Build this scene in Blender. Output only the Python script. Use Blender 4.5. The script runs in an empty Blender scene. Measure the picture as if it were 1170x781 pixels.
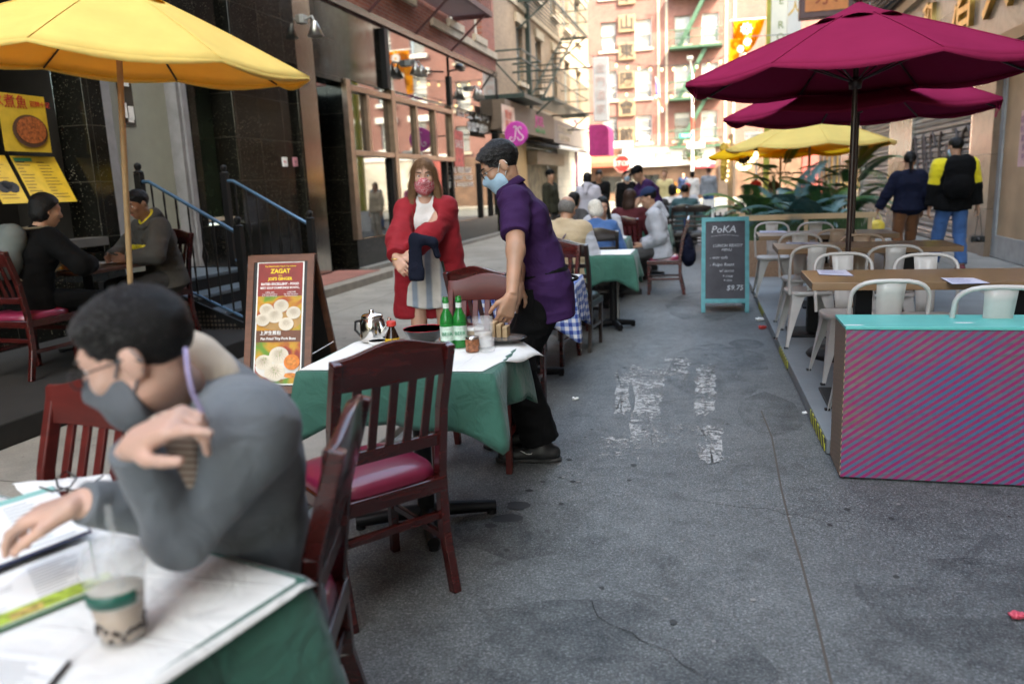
import bpy, bmesh, math, random
import numpy as np
import openvdb as vdb
from mathutils import Vector, Matrix, noise
R = math.radians
V = Vector
sc = bpy.context.scene
COL = sc.collection
rnd = random.Random(7)

# ------------------------------------------------------------------ camera
CW, CH, FPX, EYE = 1170.0, 781.0, 895.0, 1.45
_vp = np.array([230., -183., FPX]); _dn = np.array([185., 4460., FPX]); _dn /= np.linalg.norm(_dn)
_fw = _vp - _dn * _vp.dot(_dn); _fw /= np.linalg.norm(_fw)
_rt = np.cross(_dn, _fw); _rt = _rt if _rt[0] > 0 else -_rt
RM = np.array([_rt, _fw, -_dn])                       # world = RM @ camera(x right, y down, z forward)
def ray(px, py): return V(RM @ np.array([px - CW/2, py - CH/2, FPX]))
def G(px, py, z=0.0):
    d = ray(px, py); return V((0, 0, EYE)) + d*((z-EYE)/d.z)
def AY(px, py, y):
    d = ray(px, py); return V((0, 0, EYE)) + d*(y/d.y)
def AX(px, py, x):
    d = ray(px, py); return V((0, 0, EYE)) + d*(x/d.x)
def AD(px, py, dep): return V((0, 0, EYE)) + ray(px, py)*(dep/FPX)

cd = bpy.data.cameras.new('camera'); cam = bpy.data.objects.new('camera', cd); COL.objects.link(cam)
cd.sensor_fit = 'HORIZONTAL'; cd.sensor_width = 36; cd.lens = 36*FPX/CW
cd.clip_start = 0.05; cd.clip_end = 600
m = Matrix.Identity(4)
for i in range(3):
    m[i][0] = RM[i][0]; m[i][1] = -RM[i][1]; m[i][2] = -RM[i][2]
m[2][3] = EYE
cam.matrix_world = m
cd.dof.use_dof = True; cd.dof.focus_distance = 3.9; cd.dof.aperture_fstop = 1.9
sc.camera = cam

# ------------------------------------------------------------------ light
w = bpy.data.worlds.new("World"); sc.world = w; w.use_nodes = True
nt = w.node_tree; bg = nt.nodes['Background']
sky = nt.nodes.new('ShaderNodeTexSky'); sky.sky_type = 'NISHITA'; sky.sun_disc = False
SUN_EL, SUN_AZ = R(47), R(124)        # azimuth clockwise from +Y
sky.sun_elevation = SUN_EL; sky.sun_rotation = SUN_AZ; sky.air_density = 1.1; sky.dust_density = 4.5; sky.ozone_density = 0.8
nt.links.new(sky.outputs[0], bg.inputs[0]); bg.inputs[1].default_value = 0.15
sl = bpy.data.lights.new('sun', 'SUN'); sl.energy = 2.1; sl.angle = R(0.5); sl.color = (1, .96, .90)
so = bpy.data.objects.new('sun', sl); COL.objects.link(so)
sd = V((math.sin(SUN_AZ)*math.cos(SUN_EL), math.cos(SUN_AZ)*math.cos(SUN_EL), math.sin(SUN_EL)))
so.rotation_euler = sd.to_track_quat('Z', 'Y').to_euler(); so.location = (0, 0, 30)
sc.view_settings.view_transform = 'Standard'; sc.view_settings.look = 'None'
sc.view_settings.exposure = 3.38; sc.view_settings.use_white_balance = True; sc.view_settings.white_balance_temperature = 7350; sc.view_settings.white_balance_tint = 1; sc.view_settings.gamma = 1
sc.cycles.use_denoising = True
sc.cycles.max_bounces = 8; sc.cycles.diffuse_bounces = 4; sc.cycles.glossy_bounces = 4; sc.cycles.transmission_bounces = 8
sc.cycles.transparent_max_bounces = 16; sc.cycles.sample_clamp_indirect = 6
sc.cycles.caustics_reflective = False; sc.cycles.caustics_refractive = False

# ------------------------------------------------------------------ materials
class NT:
    def __init__(s, name):
        s.m = bpy.data.materials.new(name); s.m.use_nodes = True; s.t = s.m.node_tree
        s.b = s.t.nodes['Principled BSDF']
    def n(s, typ, **kw):
        nd = s.t.nodes.new(typ)
        for k, v in kw.items():
            if k in nd.inputs: nd.inputs[k].default_value = v
            else: setattr(nd, k, v)
        return nd
    def l(s, a, b): s.t.links.new(a, b)
    def coord(s, kind='Object', scale=(1, 1, 1), rot=(0, 0, 0)):
        if kind == 'World': o = s.n('ShaderNodeNewGeometry').outputs['Position']
        else: o = s.n('ShaderNodeTexCoord').outputs[kind]
        mp = s.n('ShaderNodeMapping'); mp.inputs['Scale'].default_value = scale; mp.inputs['Rotation'].default_value = rot
        s.l(o, mp.inputs[0]); return mp.outputs[0]
    def noise(s, co, scale=5, detail=4, rough=.55, dist=0):
        nd = s.n('ShaderNodeTexNoise'); nd.inputs['Scale'].default_value = scale; nd.inputs['Detail'].default_value = detail
        nd.inputs['Roughness'].default_value = rough; nd.inputs['Distortion'].default_value = dist
        s.l(co, nd.inputs['Vector']); return nd.outputs['Fac']
    def ramp(s, fac, stops, interp='LINEAR'):
        nd = s.n('ShaderNodeValToRGB'); cr = nd.color_ramp; cr.interpolation = interp
        while len(cr.elements) < len(stops): cr.elements.new(.5)
        for e, (p, c) in zip(cr.elements, stops):
            e.position = p; e.color = (c, c, c, 1) if isinstance(c, (int, float)) else (*c, 1)
        s.l(fac, nd.inputs[0]); return nd.outputs['Color']
    def mix(s, fac, a, b, mode='MIX'):
        nd = s.n('ShaderNodeMix', data_type='RGBA', blend_type=mode)
        for sock, v in ((nd.inputs[0], fac), (nd.inputs[6], a), (nd.inputs[7], b)):
            if isinstance(v, (int, float)): sock.default_value = v
            elif isinstance(v, tuple): sock.default_value = (*v, 1)
            else: s.l(v, sock)
        return nd.outputs[2]
    def bump(s, h, strength=.3, dist=.01, prev=None):
        nd = s.n('ShaderNodeBump'); nd.inputs['Strength'].default_value = strength; nd.inputs['Distance'].default_value = dist
        s.l(h, nd.inputs['Height'])
        if prev is not None: s.l(prev, nd.inputs['Normal'])
        s.l(nd.outputs[0], s.b.inputs['Normal']); return nd.outputs[0]
    def set(s, **kw):
        for k, v in kw.items():
            k = k.replace('_', ' ')
            if isinstance(v, (int, float, tuple)): s.b.inputs[k].default_value = (*v, 1) if isinstance(v, tuple) and len(v) == 3 and 'Radius' not in k else v
            else: s.l(v, s.b.inputs[k])
        return s.m

def shade(c, f): return tuple(min(1, x*f) for x in c)
def mat(name, c, rough=.6, metal=0, var=.18, vs=6, bump=.0, bs=60, coat=0, sheen=0, bd=.004, stretch=(1, 1, 1)):
    s = NT(name); co = s.coord('Object', stretch)
    f = s.noise(co, vs, 5)
    col = s.ramp(f, [(.3, shade(c, 1-var)), (.7, shade(c, 1+var))])
    s.set(Base_Color=col, Roughness=rough, Metallic=metal)
    if coat: s.set(Coat_Weight=coat)
    if sheen: s.set(Sheen_Weight=sheen)
    if bump: s.bump(s.noise(co, bs, 4), bump, bd)
    return s.m
def cloth(name, c, var=.12, fold=.5, weave=900, sheen=.15, rough=.85):
    if max(c) < .08: sheen = 0
    s = NT(name); co = s.coord('Object')
    f = s.noise(co, 7, 4)
    col = s.ramp(f, [(.3, shade(c, 1-var)), (.7, shade(c, 1+var))])
    s.set(Base_Color=col, Roughness=rough, Sheen_Weight=sheen, Specular_IOR_Level=.5 if max(c) > .08 else .15)
    b1 = s.bump(s.noise(co, 9, 3, .5, 1.2), fold, .02)
    s.bump(s.noise(co, weave, 2), .25, .0015, b1)
    return s.m
def wood(name, c, dark=.45, rough=.3, scale=(2, 30, 2), coat=.3, axis=None):
    s = NT(name); co = s.coord('Object', scale)
    f = s.noise(co, 2.2, 6, .6, .6)
    col = s.ramp(f, [(.25, shade(c, dark)), (.75, c)])
    s.set(Base_Color=col, Roughness=rough, Coat_Weight=coat, Coat_Roughness=.15)
    s.bump(f, .12, .002); return s.m
def metal(name, c, rough=.35): return mat(name, c, rough, 1, .08, 12, .05, 200)
def glass(name, c=(1, 1, 1), rough=.02, ior=1.45, thin=True):
    s = NT(name)
    s.set(Base_Color=c, Roughness=rough, IOR=ior, Transmission_Weight=1.0); return s.m
def emit(name, c, k): 
    s = NT(name); s.set(Base_Color=c, Emission_Color=c, Emission_Strength=k); return s.m

# asphalt road
s = NT('asphalt'); co = s.coord('World')
n1 = s.noise(co, 260, 2, .7); n2 = s.noise(co, .55, 5, .65); n3 = s.noise(co, 90, 3, .7); n4 = s.noise(co, 3.1, 5, .7, .8)
vo = s.n('ShaderNodeTexVoronoi', feature='F1'); vo.inputs['Scale'].default_value = 210; s.l(co, vo.inputs['Vector'])
base = s.ramp(n2, [(.32, (.070, .075, .074)), (.68, (.158, .168, .164))])
agg = s.ramp(vo.outputs['Color'], [(.62, 0.0), (.85, .7)])
spk = s.mix(agg, base, (.30, .31, .31))
dk = s.ramp(n3, [(.38, .45), (.62, 1.1)])
c1 = s.mix(1.0, spk, dk, 'MULTIPLY')
n5 = s.noise(co, 11, 6, .75, .5); st = s.mix(1, s.ramp(n4, [(.30, .58), (.42, .93), (.7, 1.14)]), s.ramp(n5, [(.36, .72), (.5, 1.0), (.68, 1.16)]), 'MULTIPLY')
c2 = s.mix(1.0, c1, st, 'MULTIPLY')
s.set(Base_Color=c2, Roughness=s.ramp(n1, [(.3, .42), (.7, .72)]))
s.bump(vo.outputs['Distance'], .35, .004, s.bump(n1, .5, .004)); ASPHALT = s.m
# pavement slabs
s = NT('pavement_concrete'); co = s.coord('World', rot=(0, 0, R(1.2)))
bk = s.n('ShaderNodeTexBrick', offset=0.0); s.l(co, bk.inputs['Vector'])
for k, v in (('Scale', 1), ('Mortar Size', .007), ('Mortar Smooth', .3), ('Brick Width', 1.5), ('Row Height', 1.5)): bk.inputs[k].default_value = v
bk.inputs['Color1'].default_value = (.22, .205, .18, 1); bk.inputs['Color2'].default_value = (.26, .245, .215, 1); bk.inputs['Mortar'].default_value = (.10, .09, .08, 1)
st = s.ramp(s.noise(co, 1.7, 6, .65), [(.3, .72), (.65, 1.1)]); gr = s.ramp(s.noise(co, 150, 3, .7), [(.3, .8), (.7, 1.15)])
sp = s.ramp(s.noise(co, 14, 2, .5), [(.27, .55), (.33, 1)])
c = s.mix(1, s.mix(1, s.mix(1, bk.outputs['Color'], st, 'MULTIPLY'), gr, 'MULTIPLY'), sp, 'MULTIPLY')
s.set(Base_Color=c, Roughness=.8); s.bump(s.noise(co, 150, 3), .3, .003); PAVE = s.m

def yz(s, sy=1, sz=1, kind='World', ax='Y'):
    """wall coordinates: horizontal axis, height -> x, y"""
    o = s.n('ShaderNodeNewGeometry').outputs['Position'] if kind == 'World' else s.n('ShaderNodeTexCoord').outputs['Object']
    sp = s.n('ShaderNodeSeparateXYZ'); s.l(o, sp.inputs[0]); cb = s.n('ShaderNodeCombineXYZ')
    s.l(sp.outputs[ax], cb.inputs[0]); s.l(sp.outputs['Z'], cb.inputs[1]); return cb.outputs[0], o
def brickmat(name, c1, c2, mortar, bw=.215, rh=.07, ms=.006, ax='Y', var=.25, rough=.85):
    s = NT(name); co, o = yz(s, ax=ax)
    bk = s.n('ShaderNodeTexBrick'); s.l(co, bk.inputs['Vector'])
    for k, v in (('Scale', 1), ('Mortar Size', ms), ('Mortar Smooth', .2), ('Brick Width', bw), ('Row Height', rh), ('Bias', 0)): bk.inputs[k].default_value = v
    bk.inputs['Color1'].default_value = (*c1, 1); bk.inputs['Color2'].default_value = (*c2, 1); bk.inputs['Mortar'].default_value = (*mortar, 1)
    st = s.ramp(s.noise(o, .7, 6, .7), [(.3, 1-var), (.7, 1+var*.5)])
    fine = s.ramp(s.noise(o, 22, 4, .7), [(.3, .8), (.7, 1.15)])
    s.set(Base_Color=s.mix(1, s.mix(1, bk.outputs['Color'], st, 'MULTIPLY'), fine, 'MULTIPLY'), Roughness=rough)
    s.bump(bk.outputs['Fac'], -.4, .006); return s.m
def granite(name, ax='Y', bw=.62, rh=.55):
    s = NT(name); co, o = yz(s, ax=ax)
    bk = s.n('ShaderNodeTexBrick', offset=0.0); s.l(co, bk.inputs['Vector'])
    for k, v in (('Scale', 1), ('Mortar Size', .004), ('Mortar Smooth', .1), ('Brick Width', bw), ('Row Height', rh)): bk.inputs[k].default_value = v
    bk.inputs['Color1'].default_value = (.005, .0055, .005, 1); bk.inputs['Color2'].default_value = (.010, .010, .008, 1); bk.inputs['Mortar'].default_value = (.04, .037, .03, 1)
    vo = s.n('ShaderNodeTexVoronoi', feature='F1'); vo.inputs['Scale'].default_value = 38; s.l(o, vo.inputs['Vector'])
    msk = s.ramp(s.noise(o, 1.3, 4, .7), [(.38, 0.0), (.55, 1.0)])
    sp = s.mix(1, s.ramp(vo.outputs['Distance'], [(.10, 1.0), (.2, 0.0)]), msk, 'MULTIPLY')
    s.set(Base_Color=s.mix(sp, bk.outputs['Color'], (.24, .22, .17)), Roughness=s.ramp(s.noise(o, 3, 5), [(.3, .05), (.7, .14)]), Specular_IOR_Level=.32)
    s.bump(bk.outputs['Fac'], -.3, .003); return s.m
def marble(name, c, ax='Y', bw=1.1, rh=.8):
    s = NT(name); co, o = yz(s, ax=ax)
    bk = s.n('ShaderNodeTexBrick', offset=0.0); s.l(co, bk.inputs['Vector'])
    for k, v in (('Scale', 1), ('Mortar Size', .006), ('Mortar Smooth', .1), ('Brick Width', bw), ('Row Height', rh)): bk.inputs[k].default_value = v
    bk.inputs['Color1'].default_value = (*c, 1); bk.inputs['Color2'].default_value = (*shade(c, .86), 1); bk.inputs['Mortar'].default_value = (*shade(c, .4), 1)
    vein = s.ramp(s.noise(o, 1.6, 8, .7, 2.5), [(.3, .6), (.5, 1.0), (.75, 1.15)])
    s.set(Base_Color=s.mix(1, bk.outputs['Color'], vein, 'MULTIPLY'), Roughness=.22); return s.m

GRANITE = granite('black_granite'); GRANITEX = granite('black_granite_return', 'X')
REDBRICK = brickmat('red_brick', (.34, .10, .065), (.25, .07, .05), (.30, .24, .21))
TANBRICK = brickmat('tan_brick', (.36, .265, .185), (.30, .215, .155), (.26, .21, .16))
PINKBRICK = brickmat('rose_brick', (.235, .098, .078), (.19, .075, .062), (.25, .17, .15), ax='X')
DARKBRICK = brickmat('brown_brick', (.20, .11, .075), (.16, .085, .06), (.2, .16, .13))
MARBLE = marble('beige_marble', (.33, .27, .21)); MARBLE_D = marble('brown_marble', (.22, .15, .10))
BLACKIRON = mat('black_iron', (.005, .005, .006), .5, 0, bump=.1); BLACKIRON.node_tree.nodes['Principled BSDF'].inputs['Specular IOR Level'].default_value = .25
BLUEIRON = mat('blue_worn_rail', (.06, .13, .22), .35, .4)
GREENIRON = mat('green_iron', (.035, .085, .05), .6); DKGREENIRON = mat('dark_green_iron', (.022, .04, .035), .5)
REDIRON = mat('dark_red_iron', (.07, .012, .012), .5)
BRONZE = mat('bronze_frame', (.22, .16, .12), .3, .7); STEEL = metal('brushed_steel', (.62, .60, .57), .22)
WHITEPAINT = mat('white_paint', (.74, .73, .70), .5); GREYPAINT = mat('grey_paint', (.24, .25, .25), .5)
CREAM = mat('cream_stone', (.48, .41, .32), .8, bump=.1)
BLACK = mat('black_plastic', (.012, .012, .012), .4); BLACKRUB = mat('black_rubber', (.02, .02, .02), .8)
GOLD = mat('gold_leaf', (.62, .40, .12), .3, .8, .25)
REDWOOD = wood('mahogany', (.070, .009, .008), .4, .24, (3, 3, 14), .5)
REDWOOD2 = wood('bright_mahogany', (.12, .013, .010), .5, .45, (3, 3, 14), .05)
DARKWOOD = wood('espresso_wood', (.028, .016, .012), .5, .3, (3, 3, 14), .4)
FRAMEWOOD = wood('walnut_frame', (.16, .062, .032), .5, .35, (3, 3, 10), .25)
TABLEWOOD = wood('oak_tabletop', (.27, .155, .075), .55, .35, (1.2, 22, 2), .25)
PALEWOOD = wood('raw_pine', (.52, .36, .20), .7, .6, (2, 2, 12), 0)
MAGENTAVINYL = mat('magenta_vinyl', (.19, .014, .045), .35, 0, .1, 5, coat=.4)
REDVINYL = mat('red_vinyl', (.28, .012, .015), .35, 0, .1, coat=.3)
GREENCLOTH = cloth('green_tablecloth', (.030, .118, .084), fold=.8); 
def creased(name, c, var, fold, weave, sheen, rough, grid, k=.5):
    m_ = cloth(name, c, var, fold, weave, sheen, rough); t = m_.node_tree; b = t.nodes['Principled BSDF']; prev = b.inputs['Normal'].links[0].from_socket
    co = t.nodes.new('ShaderNodeTexCoord'); bk = t.nodes.new('ShaderNodeTexBrick'); bk.offset = 0; t.links.new(co.outputs['Object'], bk.inputs['Vector'])
    for a, v in (('Scale', 1), ('Mortar Size', .004), ('Mortar Smooth', 1.0), ('Brick Width', grid), ('Row Height', grid*.8)): bk.inputs[a].default_value = v
    bp = t.nodes.new('ShaderNodeBump'); bp.inputs['Strength'].default_value = k; bp.inputs['Distance'].default_value = .006; t.links.new(bk.outputs['Fac'], bp.inputs['Height']); t.links.new(prev, bp.inputs['Normal']); t.links.new(bp.outputs[0], b.inputs['Normal']); return m_
PAPER = creased('white_table_paper', (.80, .79, .76), .05, .5, 300, 0, .6, .24)
CHAIRWHITE = mat('white_enamel', (.52, .49, .46), .4, 0, .1, 8, coat=.2); CHAIRTAN = mat('tan_enamel', (.50, .36, .26), .4, 0, .1, 8, coat=.2)
TEAL = mat('teal_paint', (.11, .46, .42), .4, 0, .06); TEALWOOD = mat('teal_painted_wood', (.07, .28, .30), .55, 0, .2, 14)
YELLOWCANVAS = None
WINDOWGLASS = NT('window_glass'); WINDOWGLASS.set(Base_Color=(.02, .022, .022), Roughness=.03, Specular_IOR_Level=.9, Coat_Weight=1.0, Coat_Roughness=.02, Coat_IOR=1.8); WINDOWGLASS = WINDOWGLASS.m
s = NT('clear_plastic'); s.set(Base_Color=(.75, .76, .76), Roughness=.12, Alpha=.17, Specular_IOR_Level=.7); PLASTIC = s.m
def canvas(name, c, trans, under=None):
    s = NT(name); co = s.coord('Object')
    t = s.t; d = s.n('ShaderNodeBsdfDiffuse'); tr = s.n('ShaderNodeBsdfTranslucent'); mx = s.n('ShaderNodeMixShader')
    f = s.ramp(s.noise(co, 4, 4), [(.3, shade(c, .93)), (.7, shade(c, 1.05))])
    s.l(f, d.inputs[0]); tr.inputs[0].default_value = (*(under or c), 1); mx.inputs[0].default_value = trans
    s.l(d.outputs[0], mx.inputs[1]); s.l(tr.outputs[0], mx.inputs[2]); s.l(mx.outputs[0], t.nodes['Material Output'].inputs[0])
    b = s.n('ShaderNodeBump'); b.inputs['Strength'].default_value = .3; b.inputs['Distance'].default_value = .02
    s.l(s.noise(co, 5, 3, .5, 1), b.inputs['Height']); s.l(b.outputs[0], d.inputs['Normal']); s.l(b.outputs[0], tr.inputs['Normal'])
    return s.m
YELLOWCANVAS = canvas('yellow_canvas', (.92, .62, .03), .42, (.95, .55, .03))
YELLOWPALE = canvas('pale_yellow_canvas', (.97, .83, .28), .42, (.95, .52, .02))
MAGENTACANVAS = canvas('magenta_canvas', (.28, .022, .072), .03, (.4, .01, .05))

# ------------------------------------------------------------------ mesh builder
WLOC = {}
def tag(o, label=None, cat=None, group=None, kind=None):
    if label: o['label'] = label
    if cat: o['category'] = cat
    if group: o['group'] = group
    if kind: o['kind'] = kind
    return o
def thing(name, label, cat, loc=(0, 0, 0), group=None):
    o = bpy.data.objects.new(name, None); COL.objects.link(o); o.empty_display_size = .1
    o.location = loc; WLOC[o.name] = V(loc); return tag(o, label, cat, group)
def link(name, me, parent=None):
    o = bpy.data.objects.new(name, me); COL.objects.link(o)
    if parent is not None: o.parent = parent; WLOC[o.name] = WLOC[parent.name]
    else: WLOC[o.name] = V((0, 0, 0))
    return o
class MB:
    def __init__(s): s.v = []; s.f = []; s.mi = []; s.cur = 0; s.sm = []; s.smooth = False
    def add(s, vs, fs, smooth=None):
        o = len(s.v); s.v += [V(p) for p in vs]; sm = s.smooth if smooth is None else smooth
        for f in fs: s.f.append([i+o for i in f]); s.mi.append(s.cur); s.sm.append(sm)
        return s
    def box(s, a, b):
        x0, y0, z0 = a; x1, y1, z1 = b
        return s.add([(x0,y0,z0),(x1,y0,z0),(x1,y1,z0),(x0,y1,z0),(x0,y0,z1),(x1,y0,z1),(x1,y1,z1),(x0,y1,z1)],
                     [(0,3,2,1),(4,5,6,7),(0,1,5,4),(1,2,6,5),(2,3,7,6),(3,0,4,7)])
    def obox(s, c, sx, sy, sz, M3):
        c = V(c); vs = [c + M3 @ V((x*sx/2, y*sy/2, z*sz/2)) for z in (-1, 1) for x, y in ((-1,-1),(1,-1),(1,1),(-1,1))]
        return s.add(vs, [(0,3,2,1),(4,5,6,7),(0,1,5,4),(1,2,6,5),(2,3,7,6),(3,0,4,7)])
    def beam(s, p, q, w, h, up=(0, 0, 1)):
        p = V(p); q = V(q); d = (q-p); L = d.length; d.normalize(); u = V(up)
        if abs(d.dot(u)) > .99: u = V((0, 1, 0)) if abs(d.y) < .9 else V((1, 0, 0))
        r = d.cross(u).normalized(); u = r.cross(d).normalized()
        M3 = Matrix((r, d, u)).transposed()
        return s.obox((p+q)/2, w, L, h, M3)
    def tube(s, pts, r, n=10, caps=True, smooth=True, flat=1.0):
        pts = [V(p) for p in pts]; rs = r if isinstance(r, (list, tuple)) else [r]*len(pts)
        vs = []; fs = []; prev = None
        for i, p in enumerate(pts):
            d = (pts[min(i+1, len(pts)-1)] - pts[max(i-1, 0)]).normalized()
            if prev is None: a = d.orthogonal().normalized()
            else: a = (prev - d*prev.dot(d)).normalized()
            prev = a; b = d.cross(a)
            vs += [p + (a*math.cos(2*math.pi*k/n) + b*math.sin(2*math.pi*k/n)*flat)*rs[i] for k in range(n)]
        for i in range(len(pts)-1):
            for k in range(n):
                k2 = (k+1) % n; fs.append((i*n+k, i*n+k2, (i+1)*n+k2, (i+1)*n+k))
        s.add(vs, fs, smooth)
        if caps: s.add(vs, [tuple(range(n))[::-1], tuple((len(pts)-1)*n+k for k in range(n))], False)
        return s
    def lathe(s, prof, c=(0, 0, 0), n=24, smooth=True, M3=None, sx=1, sy=1):
        c = V(c); vs = []; fs = []
        for r, z in prof:
            for k in range(n):
                a = 2*math.pi*k/n; p = V((r*math.cos(a)*sx, r*math.sin(a)*sy, z)); vs.append(c + (M3 @ p if M3 else p))
        for i in range(len(prof)-1):
            for k in range(n):
                k2 = (k+1) % n; fs.append((i*n+k, i*n+k2, (i+1)*n+k2, (i+1)*n+k))
        s.add(vs, fs, smooth)
        if prof[0][0] > 1e-4: s.add(vs[:n], [tuple(range(n))[::-1]], False)
        if prof[-1][0] > 1e-4: s.add(vs[-n:], [tuple(range(n))], False)
        return s
    def prism(s, pts, d):
        """closed outline pts, extruded along vector d"""
        pts = [V(p) for p in pts]; d = V(d); n = len(pts)
        return s.add(pts + [p+d for p in pts], [tuple(range(n))[::-1], tuple(range(n, 2*n))] + [(i, (i+1) % n, (i+1) % n + n, i+n) for i in range(n)])
    def quad(s, *p): return s.add(list(p), [tuple(range(len(p)))])
    def split(s, name, mats, parent=None, **kw):
        """one object per connected piece"""
        par = list(range(len(s.v)))
        def find(a):
            while par[a] != a: par[a] = par[par[a]]; a = par[a]
            return a
        for f in s.f:
            for q in f[1:]: par[find(q)] = find(f[0])
        groups = {}
        for i, f in enumerate(s.f): groups.setdefault(find(f[0]), []).append(i)
        for fs in groups.values():
            m_ = MB(); ix = {}
            for i in fs:
                for q in s.f[i]:
                    if q not in ix: ix[q] = len(m_.v); m_.v.append(s.v[q])
                m_.f.append([ix[q] for q in s.f[i]]); m_.mi.append(s.mi[i]); m_.sm.append(s.sm[i])
            o = m_.build(name, mats, parent, **kw)
        return o
    def build(s, name, mats, parent=None, bevel=0, solid=0, sub=0, label=None):
        me = bpy.data.meshes.new(name); off = WLOC[parent.name] if parent is not None else V((0, 0, 0))
        me.from_pydata([p-off for p in s.v], [], s.f)
        for mm in (mats if isinstance(mats, (list, tuple)) else [mats]): me.materials.append(mm)
        for p, mi, sm in zip(me.polygons, s.mi, s.sm): p.material_index = mi; p.use_smooth = sm
        me.validate(); me.update()
        bm = bmesh.new(); bm.from_mesh(me)
        if bevel or sub: bmesh.ops.remove_doubles(bm, verts=bm.verts, dist=1e-5)
        bmesh.ops.recalc_face_normals(bm, faces=bm.faces); bm.to_mesh(me); bm.free()
        o = link(name, me, parent)
        if solid: md = o.modifiers.new('s', 'SOLIDIFY'); md.thickness = solid; md.offset = 0
        if bevel: md = o.modifiers.new('b', 'BEVEL'); md.width = bevel; md.segments = 2; md.limit_method = 'ANGLE'; md.angle_limit = R(40); md.harden_normals = False
        if sub: md = o.modifiers.new('u', 'SUBSURF'); md.levels = sub; md.render_levels = sub
        if label: o['label'] = label
        return o
def copy_tree(o, parent=None):
    c = o.copy(); COL.objects.link(c)
    if parent is not None: c.parent = parent
    for ch in list(o.children): copy_tree(ch, c)
    return c
def copy_thing(proto, loc, rz, label, sc_=None):
    c = copy_tree(proto); c.location = loc; c.rotation_euler = (0, 0, rz)
    if sc_: c.scale = (sc_,)*3
    c['label'] = label; WLOC[c.name] = V(loc); return c
from mathutils.bvhtree import BVHTree
def surf(o, pts, off=.004):
    """points on the visible face of a mesh object"""
    w_ = WLOC[o.name]; bv = BVHTree.FromPolygons([v.co+w_ for v in o.data.vertices], [tuple(p.vertices) for p in o.data.polygons]); out = []
    for px, py in pts:
        d = ray(px, py).normalized(); hit = bv.ray_cast(V((0, 0, EYE)), d)
        if hit[0] is not None: out.append(hit[0]-d*off)
    return out
def rot(ax, a): return Matrix.Rotation(a, 3, ax)
def frame(right, up):
    """3x3 whose columns are right, normal-out, up"""
    r = V(right).normalized(); u = V(up).normalized(); return Matrix((r, u.cross(r), u)).transposed()
BFONT = bpy.data.fonts.load('<builtin>') if False else None
def text(name, body, pos, right, up, size, material, parent, extrude=.002, align='CENTER', bold=0, shear=0, squeeze=1, spacing=1.0, lines=1.0):
    """real lettering: mesh made from a font curve; pos is centre of the text, right/up are its directions"""
    c = bpy.data.curves.new('lettering', 'FONT'); c.body = body; c.size = size; c.extrude = extrude; c.align_x = align; c.align_y = 'CENTER'
    c.offset = bold; c.shear = shear; c.resolution_u = 2; c.space_character = spacing; c.space_line = lines
    tmp = bpy.data.objects.new('tmp', c); COL.objects.link(tmp); bpy.context.view_layer.update()
    me = bpy.data.meshes.new_from_object(tmp.evaluated_get(bpy.context.evaluated_depsgraph_get()))
    bpy.data.objects.remove(tmp); bpy.data.curves.remove(c)
    r = V(right).normalized(); u = V(up); u = (u - r*u.dot(r)).normalized(); n = r.cross(u)
    M4 = Matrix(((r.x*squeeze, u.x, n.x, pos[0]), (r.y*squeeze, u.y, n.y, pos[1]), (r.z*squeeze, u.z, n.z, pos[2]), (0, 0, 0, 1)))
    me.transform(M4); me.transform(Matrix.Translation(-WLOC[parent.name]))
    me.materials.clear(); me.materials.append(material); me.name = name
    return link(name, me, parent)
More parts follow.
